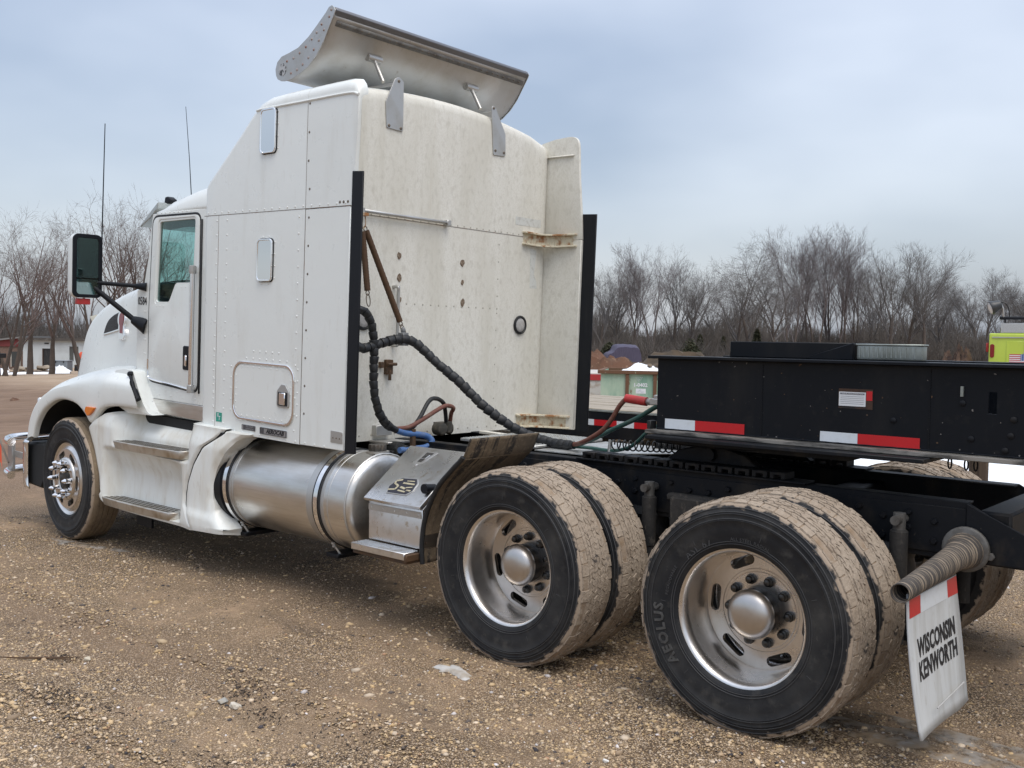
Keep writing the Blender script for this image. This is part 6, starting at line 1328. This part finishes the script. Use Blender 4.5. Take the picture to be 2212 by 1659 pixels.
m = MB(); m.prism([(p[0], p[1]) for p in rrect(.035, .155, 1.45, 1.86, .055)], 1, 0, 1)
m.v = [tuple(fq(x, z, .03*(1-y)-.0)) if True else 0 for x, y, z in m.v]; m.build('side_light', M('red_lens', (.20, .012, .012), .2), ft, bevel=.008)
m = MB(); fbox(m, -.09, -.001, .15, .35, 1.62, 1.90); m.build('tail_light', M('red_lens2', (.36, .02, .02), .25), ft, bevel=.02)
diam = M('diamond_plate', (.55, .56, .56), .4, .8, [((.4, .4, .4), 40, (1, 1, 1), .45, .7, .8)])
m = MB(); fbox(m, .30, 6.2, .05, 2.2, 2.20, 2.50); db = m.build('roof_locker', diam, ft, bevel=.01)
m = MB()
for i in range(18):
    for j in range(3):
        a = pi/4 if (i+j) % 2 else -pi/4; c0 = fq(.38+.10*i, 2.26+.085*j, -.048); m.obox(c0, fu*cos(a)+Vector((0, 0, sin(a))), fw_, fu*-sin(a)+Vector((0, 0, cos(a))), .035, .004, .008)
m.build('tread_pattern', diam, db, kind='stuff')
m = MB(); m.tube([fq(.25, 2.66, -.3), fq(5.5, 2.66, -.3)], .05, 10); [m.tube([fq(a, 2.5, -.3), fq(a, 2.66, -.3)], .02, 8) for a in (.4, 2, 4)]; m.build('roof_rail', blacktr, ft)
m = MB(); ax_ = (fu*-.85+Vector((0, 0, -.35))-fw_*.3).normalized(); c0 = fq(.10, 3.0, -.2)
m.tube([c0-ax_*.22, c0-ax_*.18, c0, c0+ax_*.10, c0+ax_*.13], [.05, .13, .19, .21, .20], 16); sl = m.build('work_lamp', M('lamp_black', (.03, .033, .036), .4), ft)
m = MB(); m.tube([c0+ax_*.131, c0+ax_*.14], [.18, .16], 16); m.build('lamp_glass', M('lamp_glass', (.6, .62, .64), .15), sl)
m = MB(); m.tube([c0-ax_*.2, fq(.34, 2.95, -.25), fq(.36, 2.66, -.3)], .03, 8); m.build('lamp_stalk', alumd, sl); m = MB(); m.tube(spl([tuple(c0-ax_*.1+Vector((0, 0, .1))), tuple(fq(.40, 3.1, -.2)), tuple(fq(.5, 2.9, -.25)), tuple(fq(.52, 2.68, -.3))], 5), .018, 6); m.build('lamp_cable', rubber, sl)
# flag panel
m = MB(); fbox(m, .57, 1.27, -.027, -.0205, 1.20, 1.57); fl = m.build('flag_panel', placard, ft)
for k in range(7): m = MB(); z1 = 1.57-.0285*2*k; fbox(m, .57, 1.27 if k > 3 else .87, -.0285, -.0272, z1-.0285, z1); m.build('stripe', M('flag_red', (.45, .05, .06), .5), fl)
m = MB(); fbox(m, .8715, 1.27, -.0295, -.0272, 1.372, 1.57); cn = m.build('canton', M('flag_blue', (.04, .09, .28), .5), fl)
m = MB()
for i in range(6):
    for j in range(5): m.add([fq(.90+.065*i+.018*cos(pi/2+2*pi*k/10)*(1 if k % 2 == 0 else .42), 1.39+.038*j+.018*sin(pi/2+2*pi*k/10)*(1 if k % 2 == 0 else .42), .0302) for k in range(10)], [tuple(range(10))])
m.build('star', placard, cn)
for a in (1.2, 4.8):
    for b0 in (.1, 1.95):
        m = MB(); m.lathe([(.25, -.14), (.5, -.13), (.52, -.08), (.52, .08), (.5, .13), (.25, .14)], (0, 0, 0), 1, 22); o_ = m.build('wheel', rubber, None, origin=(0, 0, 0)); place(o_, FO+fu*a+fw_*(b0+.12)+Vector((0, 0, .52)), ft); o_.rotation_euler = (0, 0, math.atan2(fu.y, fu.x))
# brown junk heap beside it
mound('scrap_heap', (-7.6, 27.6), 1.0, .7, 1.62, M('brown_scrap', (.10, .06, .04), .85, 0, [((.04, .025, .02), 6, (1, 1, 1), .45, .6, .9), ((.4, .36, .3), 12, (1, 1, 1), .66, .72, .8)], bump=.8, bscale=8), 31, 'dark brown scrap heap left of the lime truck', 'scrap heap', .6, amp=.6)

# ================================================================ left background: white shed, brick annex
bu = Vector((.757, .653, 0)).normalized(); bw = Vector((-.653, .757, 0)); BO = Vector((-80.3, 29.5, -1.75)); BLn = 9.5
def bp_(a, b_, z): return BO+bu*a+bw*b_+Vector((0, 0, z))
def bbox(mb, a0, a1, b0, b1, z0, z1): mb.obox(bp_((a0+a1)/2, (b0+b1)/2, (z0+z1)/2), bu, bw, (0, 0, 1), (a1-a0)/2, (b1-b0)/2, (z1-z0)/2)
shed = empty('white_shed', tuple(bp_(4, 2, 0)), 'low white shed with dark doorway behind the truck hood, left', 'shed')
sw = M('shed_white', (.52, .56, .57), .75, 0, [((.40, .42, .42), 1.2, (1, 1, 1), .45, .7, .7)], bump=.1)
m = MB(); m.plate([(0, 0), (0, 2.95), (BLn, 2.95), (BLn, 0)], [[(1.55, .4), (2.45, .4), (2.45, 2.25), (1.55, 2.25)], [(3.75, 1.25), (4.5, 1.25), (4.5, 2.45), (3.75, 2.45)]], 1, 0, .2)
m.v = [tuple(bp_(x, y, z)) for x, y, z in m.v]; m.build('wall', sw, shed)
m = MB(); bbox(m, 0, .2, .201, 5, 0, 2.95); bbox(m, BLn-.2, BLn, .201, 5, 0, 2.95); bbox(m, .201, BLn-.201, 4.8, 5, 0, 2.95); m.build('wall', sw, shed)
m = MB(); bbox(m, -.25, BLn+.25, -.3, 5.2, 2.951, 3.06); bbox(m, -.25, BLn+.25, -.32, -.301, 2.90, 3.10); m.build('roof', M('shed_roof', (.08, .072, .065), .9, 0, [((.25, .24, .22), 3, (1, 1, 1), .55, .7, .7)]), shed)
m = MB(); bbox(m, 1.551, 2.449, .12, .16, .4, 2.249); dr2 = m.build('door', M('door_dark', (.018, .02, .022), .6, 0, [((.06, .06, .06), 4, (3, 3, .4), .5, .7, .7)]), shed)
m = MB(); bbox(m, 2.4, 2.449, .05, .119, .4, 2.25); bbox(m, 1.551, 1.60, .05, .119, .4, 2.25); m.build('door_frame', M('brown_trim', (.09, .05, .035), .8), dr2)
m = MB(); bbox(m, 3.76, 4.49, .1, .12, 1.26, 2.44); wn_ = m.build('window', M('dirty_window', (.09, .095, .09), .25), shed)
m = MB(); bbox(m, 4.1, 4.22, .02, .099, 1.25, 2.45); m.build('window_mullion', sw, wn_)
m = MB(); bbox(m, 1.75, 2.1, -.02, -.001, 2.6, 2.72); m.build('wall_vent', M('vent_dark', (.05, .05, .05), .7), shed)
ann = empty('brick_annex', tuple(bp_(-2, 2, 0)), 'brick annex with red fascia at the shed\'s left end', 'building')
brick = M('weathered_brick', (.20, .135, .105), .9, 0, [((.12, .085, .07), 9, (1, 1, 4), .45, .62, .9)], bump=.3)
m = MB(); bbox(m, -4.5, -.05, .4, 4.5, 0, 2.35); m.build('wall', brick, ann)
m = MB(); m.prism([(-4.8, 2.36), (-4.8, 2.46), (-.02, 3.10), (-.02, 2.36)], 1, .3, 4.6); m.v = [tuple(bp_(x, y, z)) for x, y, z in m.v]; m.build('fascia', M('fascia_red', (.16, .035, .035), .8), ann)
m = MB(); m.prism([(-5.0, 2.47), (-5.0, 2.60), (.05, 3.22), (.05, 3.105)], 1, .1, 4.8); m.v = [tuple(bp_(x, y, z)) for x, y, z in m.v]; m.build('roof', M('roof_grey', (.20, .195, .19), .8), ann)
m = MB(); bbox(m, -1.1, -.45, .36, .399, .75, 1.95); w2 = m.build('window', M('annex_window', (.045, .05, .05), .3), ann); m = MB(); bbox(m, -1.18, -1.101, .33, .4, .7, 2.0); bbox(m, -.449, -.37, .33, .4, .7, 2.0); m.build('window_frame', M('frame_pale', (.4, .38, .34), .8), w2)
m = MB(); m.tube([tuple(bp_(-1.35, .3, 1.75)), tuple(bp_(-1.35, .3, .55)), tuple(bp_(-1.1, .25, .4))], .04, 8); m.build('downpipe', placard, ann)
# odds and ends in front of the shed
rg = random.Random(5)
stm = [M('rubble%d' % k, c_, .9, 0, [((.14, .11, .08), 3, (1, 1, 1), .45, .65, .8)], bump=.3) for k, c_ in enumerate(((.24, .19, .14), (.30, .25, .19), (.17, .13, .10)))]
for i in range(16):
    t = i/15; c0 = Vector((-68.6, 23.7, 0)).lerp(Vector((-66.4, 25.6, 0)), t)+Vector((rg.uniform(-.3, .3), rg.uniform(-.3, .3), 0)); s_ = rg.uniform(.22, .42)
    z0 = gz(c0.x, c0.y)+s_*.3+(.28 if i % 3 == 1 else 0)
    bm = bmesh.new()
    for _ in range(18): p = Vector((rg.gauss(0, 1), rg.gauss(0, 1), rg.gauss(0, 1))).normalized(); bm.verts.new((p.x*s_*1.3, p.y*s_, p.z*s_*.6))
    bmesh.ops.convex_hull(bm, input=bm.verts); bm.verts.index_update(); us = [v for v in bm.verts if v.link_faces]; ix = {v: k for k, v in enumerate(us)}
    m = MB(); m.add([v.co+Vector((c0.x, c0.y, z0)) for v in us], [tuple(ix[v] for v in f.verts) for f in bm.faces]); bm.free()
    m.build('rubble_stone', stm[i % 3], None, smooth=15, label='%s stone from the left in the rubble row before the white shed' % ['first', 'second', 'third', 'fourth', 'fifth', 'sixth', 'seventh', 'eighth', 'ninth', 'tenth', 'eleventh', 'twelfth', 'thirteenth', 'fourteenth', 'fifteenth', 'sixteenth'][i], cat='stone', group='rubble row before the shed')
mound('snow_heap', (-68.9, 23.4), .7, .5, .55, snowcl, 41, 'white snow heap at left end of the rubble row', 'snow', .6)
mound('snow_heap', (-66.2, 25.9), 1.1, .6, .45, snowcl, 43, 'white snow heap on right end of the rubble row', 'snow', .7)
m = MB(); rows = []
for i in range(41):
    t = i/40; c0 = Vector((-62.6, 18.9, 0)).lerp(Vector((-57.2, 22.6, 0)), t); n_ = Vector((-.57, .82, 0)); ww = .55*(1+.5*noise.noise((t*9, 1, 3)))*min(1, 6*(1-t)+.15)
    rows.append([(c0.x+n_.x*b_*ww, c0.y+n_.y*b_*ww, gz(c0.x, c0.y)+.02+.14*(1-b_*b_)) for b_ in (-1, -.6, 0, .6, 1)])
m.loft(rows, False, (False, False)); m.build('snow_strip', snowcl, None, smooth=60, label='long white snow strip on the mud before the shed', cat='snow')
patch('snow_patch', (-52.5, 14.9), 2.2, .5, .75, snowcl, 51, .05, 'short snow patch on mud at the left edge', 'snow')
m = MB(); cb = Vector((-67.9, 27.0, -1.05)); m.obox(cb+Vector((0, 0, .40)), bu, bw, (0, 0, 1), .55, .45, .42); gb2 = m.build('grey_bin', M('bin_grey', (.20, .225, .25), .6), None, bevel=.03, label='grey plastic tote bin beside the shed door', cat='bin')
m = MB(); m.obox(cb+Vector((0, 0, .85)), bu, bw, (0, 0, 1), .58, .48, .035); m.build('lid', M('bin_grey2', (.23, .25, .27), .6), gb2, bevel=.01)
m = MB(); [m.obox(cb+bu*a-bw*.47+Vector((0, 0, .78)), bu, bw, (0, 0, 1), .03, .02, .07) for a in (-.25, .3)]; m.build('clasp', dark, gb2)
om = M('machine_orange', (.55, .075, .025), .5); mc = empty('orange_machine', (-66.6, 28.2, -1.0), 'small orange machine partly hidden by the hood', 'machine'); MO = Vector((-66.75, 28.05, -1.0))
m = MB(); rr_ = []
for z, q in ((.55, .3), (.9, .42), (1.25, .40), (1.45, .25)): rr_.append([tuple(MO+bu*x*q+bw*y*q+Vector((0, 0, z))) for x, y in rrect(-.9, .9, -.8, .8, .4)])
m.loft(rr_); m.build('cowl', om, mc, smooth=60)
m = MB(); m.obox(MO+Vector((0, 0, .38)), bu, bw, (0, 0, 1), .55, .4, .16); m.build('chassis', rusts, mc, bevel=.03)
for a in (-.35, .4): m = MB(); m.lathe([(.1, -.1), (.24, -.09), (.24, .09), (.1, .1)], tuple(MO+bu*a-bw*.4+Vector((0, 0, .22))), 1, 16); m.build('wheel', rubber, mc)
# parked black pickup corner at the far left
pc = empty('black_flatbed_truck', (-42, 10.2, 0), 'black truck tail with snow on top at the left edge', 'truck'); KO = Vector((-39.85, 11.75, .02)); ku = Vector((-.757, -.653, 0)); kw = Vector((-.653, .757, 0))
def kbox(mb, a0, a1, b0, b1, z0, z1): mb.obox(KO+ku*(a0+a1)/2+kw*(b0+b1)/2+Vector((0, 0, (z0+z1)/2)), ku, kw, (0, 0, 1), abs(a1-a0)/2, abs(b1-b0)/2, (z1-z0)/2)
m = MB(); kbox(m, .9, 4, 0, 2, .60, .80); m.build('bed', blackp, pc, bevel=.02)
m = MB(); kbox(m, 1.1, 3.9, .1, 1.9, .30, .599); m.build('chassis', dark, pc)
m = MB(); m.prism([(1.1, .801), (1.45, 1.05), (3.5, 1.05), (3.8, .801)], 1, .1, 1.9); m.v = [tuple(KO+ku*x+kw*y+Vector((0, 0, z))) for x, y, z in m.v]; m.build('snow_load', snowcl, pc, bevel=.05, seg=2)
for a in (1.5, 3.2): 
    for b0 in (.05, 1.7): m = MB(); m.lathe([(.2, -.12), (.36, -.11), (.38, 0), (.36, .11), (.2, .12)], (0, 0, 0), 1, 20); o_ = m.build('wheel', rubber, None, origin=(0, 0, 0)); place(o_, KO+ku*a+kw*(b0+.1)+Vector((0, 0, .36)), pc); o_.rotation_euler = (0, 0, math.atan2(ku.y, ku.x))
# clods on the mud field
for i, (x, y) in enumerate(((-24.9, 4.6), (-24.2, 4.9), (-23.4, 5.4), (-22.7, 5.9))):
    mound('mud_clod', (x, y), .3, .2, .09, dirt, 60+i, '%s of four dark mud clods in the row on the brown field' % ['leftmost', 'second from left', 'third from left', 'rightmost'][i], 'clod', i, n=10, amp=.8, group='mud clods on the field')

# ================================================================ bare winter trees
def bark(name, c, c2): return M(name, c, .95, 0, [(c2, 1.2, (1, 1, 1), .4, .65, .8)])
bk1 = bark('bark_grey', (.105, .085, .072), (.065, .052, .045)); bk2 = bark('twig_grey', (.15, .142, .140), (.112, .105, .103)); bk3 = bark('twig_pink', (.175, .155, .158), (.135, .12, .122)); bks = bark('scrub_grey', (.135, .12, .108), (.09, .08, .072)); bkl = bark('bark_dark', (.095, .075, .062), (.06, .048, .04)); bkt = bark('twig_brown', (.15, .115, .105), (.105, .08, .072))
def make_tree(seed, height, kind, twigmat, tmat, density=1.0, thick=.018):
    rg = random.Random(seed); tv, tf, cv, cf = [], [], [], []
    def seg_tube(V, F, pts, rads, n):
        o = len(V); fr = MB().frames(pts)
        for (p, t, a, b_), q in zip(fr, rads):
            V.extend([(p+a*q*cos(2*pi*k/n)+b_*q*sin(2*pi*k/n))[:] for k in range(n)])
        for i in range(len(fr)-1):
            for k in range(n): F.append((o+i*n+k, o+i*n+(k+1) % n, o+(i+1)*n+(k+1) % n, o+(i+1)*n+k))
    # branch length (fraction of height) and angle per level, for each habit
    LEN = {0: (.40, .50, .25, .125, .07), 1: (.62, .46, .24, .12, .06), 2: (.45, .44, .24, .14, .08), 3: (.55, .48, .25, .13, .07)}[kind]
    ANG = {0: ((.25, .6), (.25, .6), (.3, .65), (.3, .7)), 1: ((.15, .38), (.2, .42), (.25, .5), (.3, .6)), 2: ((.4, .8), (.4, .85), (.4, .9), (.4, .9)), 3: ((.3, .7), (.3, .75), (.35, .8), (.35, .8))}[kind]
    NB = {0: (9, 8, 7, 5), 1: (9, 7, 6, 4), 2: (8, 8, 7, 5), 3: (8, 7, 6, 4)}[kind]
    T0 = {0: .45, 1: .25, 2: .45, 3: .35}[kind]
    def grow(p, d, ln, r_, lev, maxl):
        ns = 5 if lev < 2 else 4 if lev < 3 else 3; pts = [p]; dd = d.copy(); q = p.copy()
        for i in range(ns):
            wob = {0: .06, 1: .07, 2: .07}.get(lev, .08)
            upf = (.08, .10, .07, .05, .03)[lev] if kind != 2 else (.08, .04, -.04, -.06, -.06)[lev]
            dd = (dd+Vector((rg.gauss(0, wob), rg.gauss(0, wob), rg.gauss(0, wob*.6)+upf))).normalized(); q = q+dd*ln/ns; pts.append(q.copy())
        rads = [r_*(1-.80*i/ns) if lev else r_*(1-.62*i/ns) for i in range(ns+1)]
        V, F = (tv, tf) if lev == 0 else (cv, cf)
        seg_tube(V, F, pts, rads, 6 if lev == 0 else 4 if lev == 1 else 3)
        if lev >= maxl: return
        for k in range(max(2, int(NB[lev]*density))):
            t = rg.uniform(T0, 1.0) if lev == 0 else rg.uniform(.2, 1.0)
            if lev == 0 and k < 3: t = 1-.04*k
            fi = t*ns; i = min(int(fi), ns-1); b0 = pts[i].lerp(pts[i+1], fi-i); ax = (pts[i+1]-pts[i]).normalized()
            side = ax.orthogonal(); side.rotate(Matrix.Rotation(rg.uniform(0, 2*pi), 3, ax))
            ang = rg.uniform(*ANG[lev]); nd = (ax*cos(ang)+side*sin(ang)).normalized()
            grow(b0, nd, height*LEN[lev+1]*rg.uniform(.6, 1.1)*(1.12-.35*t if lev else 1), max(rads[i]*rg.uniform(.42, .66), .0055), lev+1, maxl)
    stems = {0: 1, 1: 2, 2: 1, 3: 3}[kind]
    for s_ in range(stems):
        a = 2*pi*s_/stems+rg.random(); sp_ = {0: .04, 1: .08, 2: .10, 3: .30}[kind]
        grow(Vector((.15*cos(a)*(stems > 1), .15*sin(a)*(stems > 1), -.25)), Vector((sp_*cos(a), sp_*sin(a), 1)).normalized(), height*LEN[0]*rg.uniform(.9, 1.05), height*thick/(stems**.35), 0, 4)
    mh = max(p[2] for p in cv); k_ = height/mh
    def mk(nm, V, F, mt):
        me = bpy.data.meshes.new(nm); A_ = np.array(V, dtype=np.float32)*k_; Fq = np.array(F, dtype=np.int32)
        me.vertices.add(len(A_)); me.vertices.foreach_set('co', A_.ravel()); me.loops.add(Fq.size); me.loops.foreach_set('vertex_index', Fq.ravel())
        me.polygons.add(len(Fq)); me.polygons.foreach_set('loop_start', np.arange(0, Fq.size, 4, dtype=np.int32)); me.update(); me.validate(); me.materials.append(mt); return me
    return mk('trunk', tv, tf, tmat), mk('crown', cv, cf, twigmat)
def plant(meshes, x, y, z, s_, rot, label, group, name='bare_tree', lean=(0, 0)):
    e = empty(name, (x, y, z), label, 'tree', group); e.scale = (s_, s_, s_); e.rotation_euler = (lean[0], lean[1], rot)
    for me, nm in zip(meshes, ('trunk', 'crown')):
        o_ = bpy.data.objects.new(nm, me); COL.objects.link(o_); o_.parent = e
    return e
protoT = {0: [make_tree(11+k, 10, 0, bk2, bk1, 1.0, .021) for k in range(4)], 1: [make_tree(31+k, 10, 1, bk3, bk1, 1, .015) for k in range(3)], 2: [make_tree(51+k, 10, 2, bk2, bk1, 1.0, .02) for k in range(2)]}
protoL = [make_tree(71, 10, 3, bkt, bkl, .80, .020), make_tree(72, 10, 3, bkt, bkl, .80, .020), make_tree(75, 10, 0, bkt, bkl, .80, .022)]
RT = [(-53.77, 72.34, 9.3, 0), (-55.5, 77.45, 10.4, 0), (-49.53, 72.04, 11.1, 1), (-47.26, 71.36, 10.7, 1), (-50.11, 79.47, 10.3, 0), (-47.75, 78.87, 9.8, 0), (-52.05, 91.02, 9.3, 0), (-39.04, 71.86, 9.3, 2), (-37.42, 71.94, 10.9, 2), (-37.93, 76.79, 10.3, 2), (-39.96, 84.3, 13.0, 1), (-40.27, 87.99, 13.3, 1), (-37.97, 86.02, 13.1, 1), (-38.7, 90.67, 13.5, 1), (-36.12, 87.62, 13.0, 1), (-36.03, 90.35, 11.9, 1), (-37.52, 98.32, 10.5, 0), (-31.49, 87.66, 11.4, 0), (-31.12, 90.63, 11.7, 0), (-29.21, 89.64, 10.8, 0), (-30.68, 98.95, 9.1, 0), (-33.21, 112.63, 9.0, 0), (-30.42, 109.75, 10.7, 0), (-30.05, 112.72, 10.7, 0), (-30.07, 119.31, 9.7, 0), (-27.85, 117.27, 9.6, 0), (-25.76, 116.44, 10.0, 0)]
ordn = ['first', 'second', 'third', 'fourth', 'fifth', 'sixth', 'seventh', 'eighth', 'ninth', 'tenth', 'eleventh', 'twelfth', 'thirteenth', 'fourteenth', 'fifteenth', 'sixteenth', 'seventeenth', 'eighteenth', 'nineteenth', 'twentieth', 'twenty-first', 'twenty-second', 'twenty-third', 'twenty-fourth', 'twenty-fifth', 'twenty-sixth', 'twenty-seventh']
lookn = {0: 'bare grey tree with rounded crown', 1: 'tall bare tree of upright pinkish stems', 2: 'bare spreading tree with arched limbs'}
for i, (x, y, h, k) in enumerate(RT):
    ms = protoT[k][i % len(protoT[k])]
    plant(ms, x, y, gz(x, y)-.1, h/10*1.06, rnd.uniform(0, 6.28), '%s, %s from the left in the far tree line' % (lookn[k], ordn[i]), 'bare trees in the far tree line')
LTr = [(-47.17, 14.53, 8.6, 0, (0, 0), 'dark bare tree cut by the left edge of the picture'), (-44.7, 14.03, 8.5, 1, (0, .03), 'dark multi-stemmed bare tree before the brick annex'), (-51.26, 17.6, 8.9, 2, (0, 0), 'slim bare tree right of the dark multi-stemmed tree'), (-56.42, 21.07, 9.2, 2, (0, 0), 'bare tree standing behind the truck mirror'), (-45.22, 17.54, 7.6, 2, (0, -.34), 'bare tree leaning left over the white shed'), (-52.12, 22.15, 10.6, 0, (0, 0), 'multi-stemmed bare tree above the truck hood'), (-49.36, 21.89, 10.4, 1, (0, 0), 'bare tree just right of the whip antenna'), (-52.51, 24.45, 10.8, 2, (0, 0), 'bare tree seen against the windshield pillar'), (-55.61, 27.06, 11, 1, (0, 0), 'bare tree showing through the cab window')]
for x, y, h, k, ln_, lab in LTr: plant(protoL[k], x, y, gz(x, y)-.1, h/10, rnd.uniform(0, 6.28) if k != 2 else .4, lab, 'dark bare trees at left', lean=ln_)
# small evergreens in the scrub
evg = M('dark_evergreen', (.030, .036, .018), .9, 0, [((.055, .05, .022), 3, (1, 1, 1), .4, .65, .9)])
def evergreen(seed, h, w__):
    rg = np.random.default_rng(seed); n = 1500; t = rg.random(n)**.8; a = rg.uniform(0, 2*pi, n); rr_ = w__*(1-t)**.7*np.sqrt(rg.uniform(.25, 1, n))
    P = np.stack([rr_*np.cos(a), rr_*np.sin(a), .1+t*(h-.1)], -1); V = P[:, None]+rg.normal(0, .10, (n, 3, 3)); me = bpy.data.meshes.new('foliage'); V = V.reshape(-1, 3).astype(np.float32)
    me.vertices.add(len(V)); me.vertices.foreach_set('co', V.ravel()); F = np.arange(n*3, dtype=np.int32); me.loops.add(n*3); me.loops.foreach_set('vertex_index', F); me.polygons.add(n); me.polygons.foreach_set('loop_start', np.arange(0, n*3, 3, dtype=np.int32)); me.update(); me.validate(); me.materials.append(evg); return me
em1 = evergreen(1, 3.0, .7); em2 = evergreen(2, 1.8, 1.3)
m = MB(); m.tube([(0, 0, -.2), (0, 0, 1.2)], [.08, .05], 6); trk = m.build('trunk', bk1); trkm = trk.data; bpy.data.objects.remove(trk)
for x, y, s_, me, lab in ((-45.0, 76.0, .85, em1, 'slim dark evergreen left of the twin evergreen'), (-42.8, 76.4, .8, em1, 'slim dark evergreen right of its twin'), (-39.5, 76.5, 1.0, em1, 'brown evergreen spire behind the gooseneck locker'), (-40.0, 66.0, 1.0, em2, 'low green bush right of the purple tarp'), (-34.5, 46.6, .9, em2, 'low green bush beside the purple tarp'), (-42.5, 70, 1.2, em2, 'low evergreen clump before the scrub')):
    e = empty('evergreen', (x, y, gz(x, y)), lab, 'evergreen', 'small evergreens'); e.scale = (s_, s_, s_)
    for me_, nm in ((trkm, 'trunk'), (me, 'crown')): o_ = bpy.data.objects.new(nm, me_); COL.objects.link(o_); o_.parent = e
# scrub and far woods: uncountable thin stems
def scrub(name, areas, label, mt, seed):
    rg = np.random.default_rng(seed); Vs, Fs = [], []; o = 0
    for (x0, y0, x1, y1, dep, n, h, spread, rad) in areas:
        t = rg.random(n); b_ = rg.random(n); dx, dy = x1-x0, y1-y0; L_ = math.hypot(dx, dy); nx, ny = -dy/L_, dx/L_
        px = x0+dx*t+nx*dep*b_; py = y0+dy*t+ny*dep*b_; pz = np.array([gz(a, c_) for a, c_ in zip(px, py)])-.1
        hh = h*(.45+.55*rg.random(n))*(1+.25*np.sin(t*23)+.15*np.sin(t*57+1)); seg_ = 3
        d = rg.normal(0, spread, (n, 2)); bend = rg.normal(0, spread*.6, (n, 2)); pts = []
        for k in range(seg_+1):
            q = k/seg_; pts.append(np.stack([px+d[:, 0]*hh*q+bend[:, 0]*hh*q*q, py+d[:, 1]*hh*q+bend[:, 1]*hh*q*q, pz+hh*q*(1-.15*q*np.abs(bend).sum(1))], -1))
        for k in range(seg_+1):
            r_ = rad*(1-.75*k/seg_)
            for j in range(3): a = 2*pi*j/3; Vs.append(pts[k]+np.array([r_*cos(a), r_*sin(a), 0]))
        nv = (seg_+1)*3; idx = np.arange(n)
        for k in range(seg_):
            for j in range(3):
                j2 = (j+1) % 3; Fs.append(np.stack([o+(k*3+j)*n+idx, o+(k*3+j2)*n+idx, o+((k+1)*3+j2)*n+idx, o+((k+1)*3+j)*n+idx], -1))
        o += nv*n
    V = np.concatenate(Vs).astype(np.float32); F = np.concatenate(Fs).astype(np.int32); me = bpy.data.meshes.new(name); me.vertices.add(len(V)); me.vertices.foreach_set('co', V.ravel())
    me.loops.add(F.size); me.loops.foreach_set('vertex_index', F.ravel()); me.polygons.add(len(F)); me.polygons.foreach_set('loop_start', np.arange(0, F.size, 4, dtype=np.int32)); me.update(); me.validate(); me.materials.append(mt)
    o_ = bpy.data.objects.new(name, me); COL.objects.link(o_); return props(o_, label, 'scrub', kind='stuff')
scrub('far_woods', [(-78, 92, -14, 130, 14, 13000, 5.6, .10, .045), (-110, 30, -70, 90, 16, 9000, 5.0, .12, .05), (-160, 20, -105, 40, 15, 5000, 5.5, .10, .06)], 'far grey woods filling the horizon as one mass', bks, 3)
scrub('scrub', [(-58, 70, -22, 100, 9, 20000, 3.2, .30, .022), (-47, 62, -36, 70, 5, 3500, 2.2, .45, .02), (-100, 36, -72, 44, 5, 5000, 2.6, .35, .03)], 'tangled grey brown scrub under the far tree line', bks, 5)
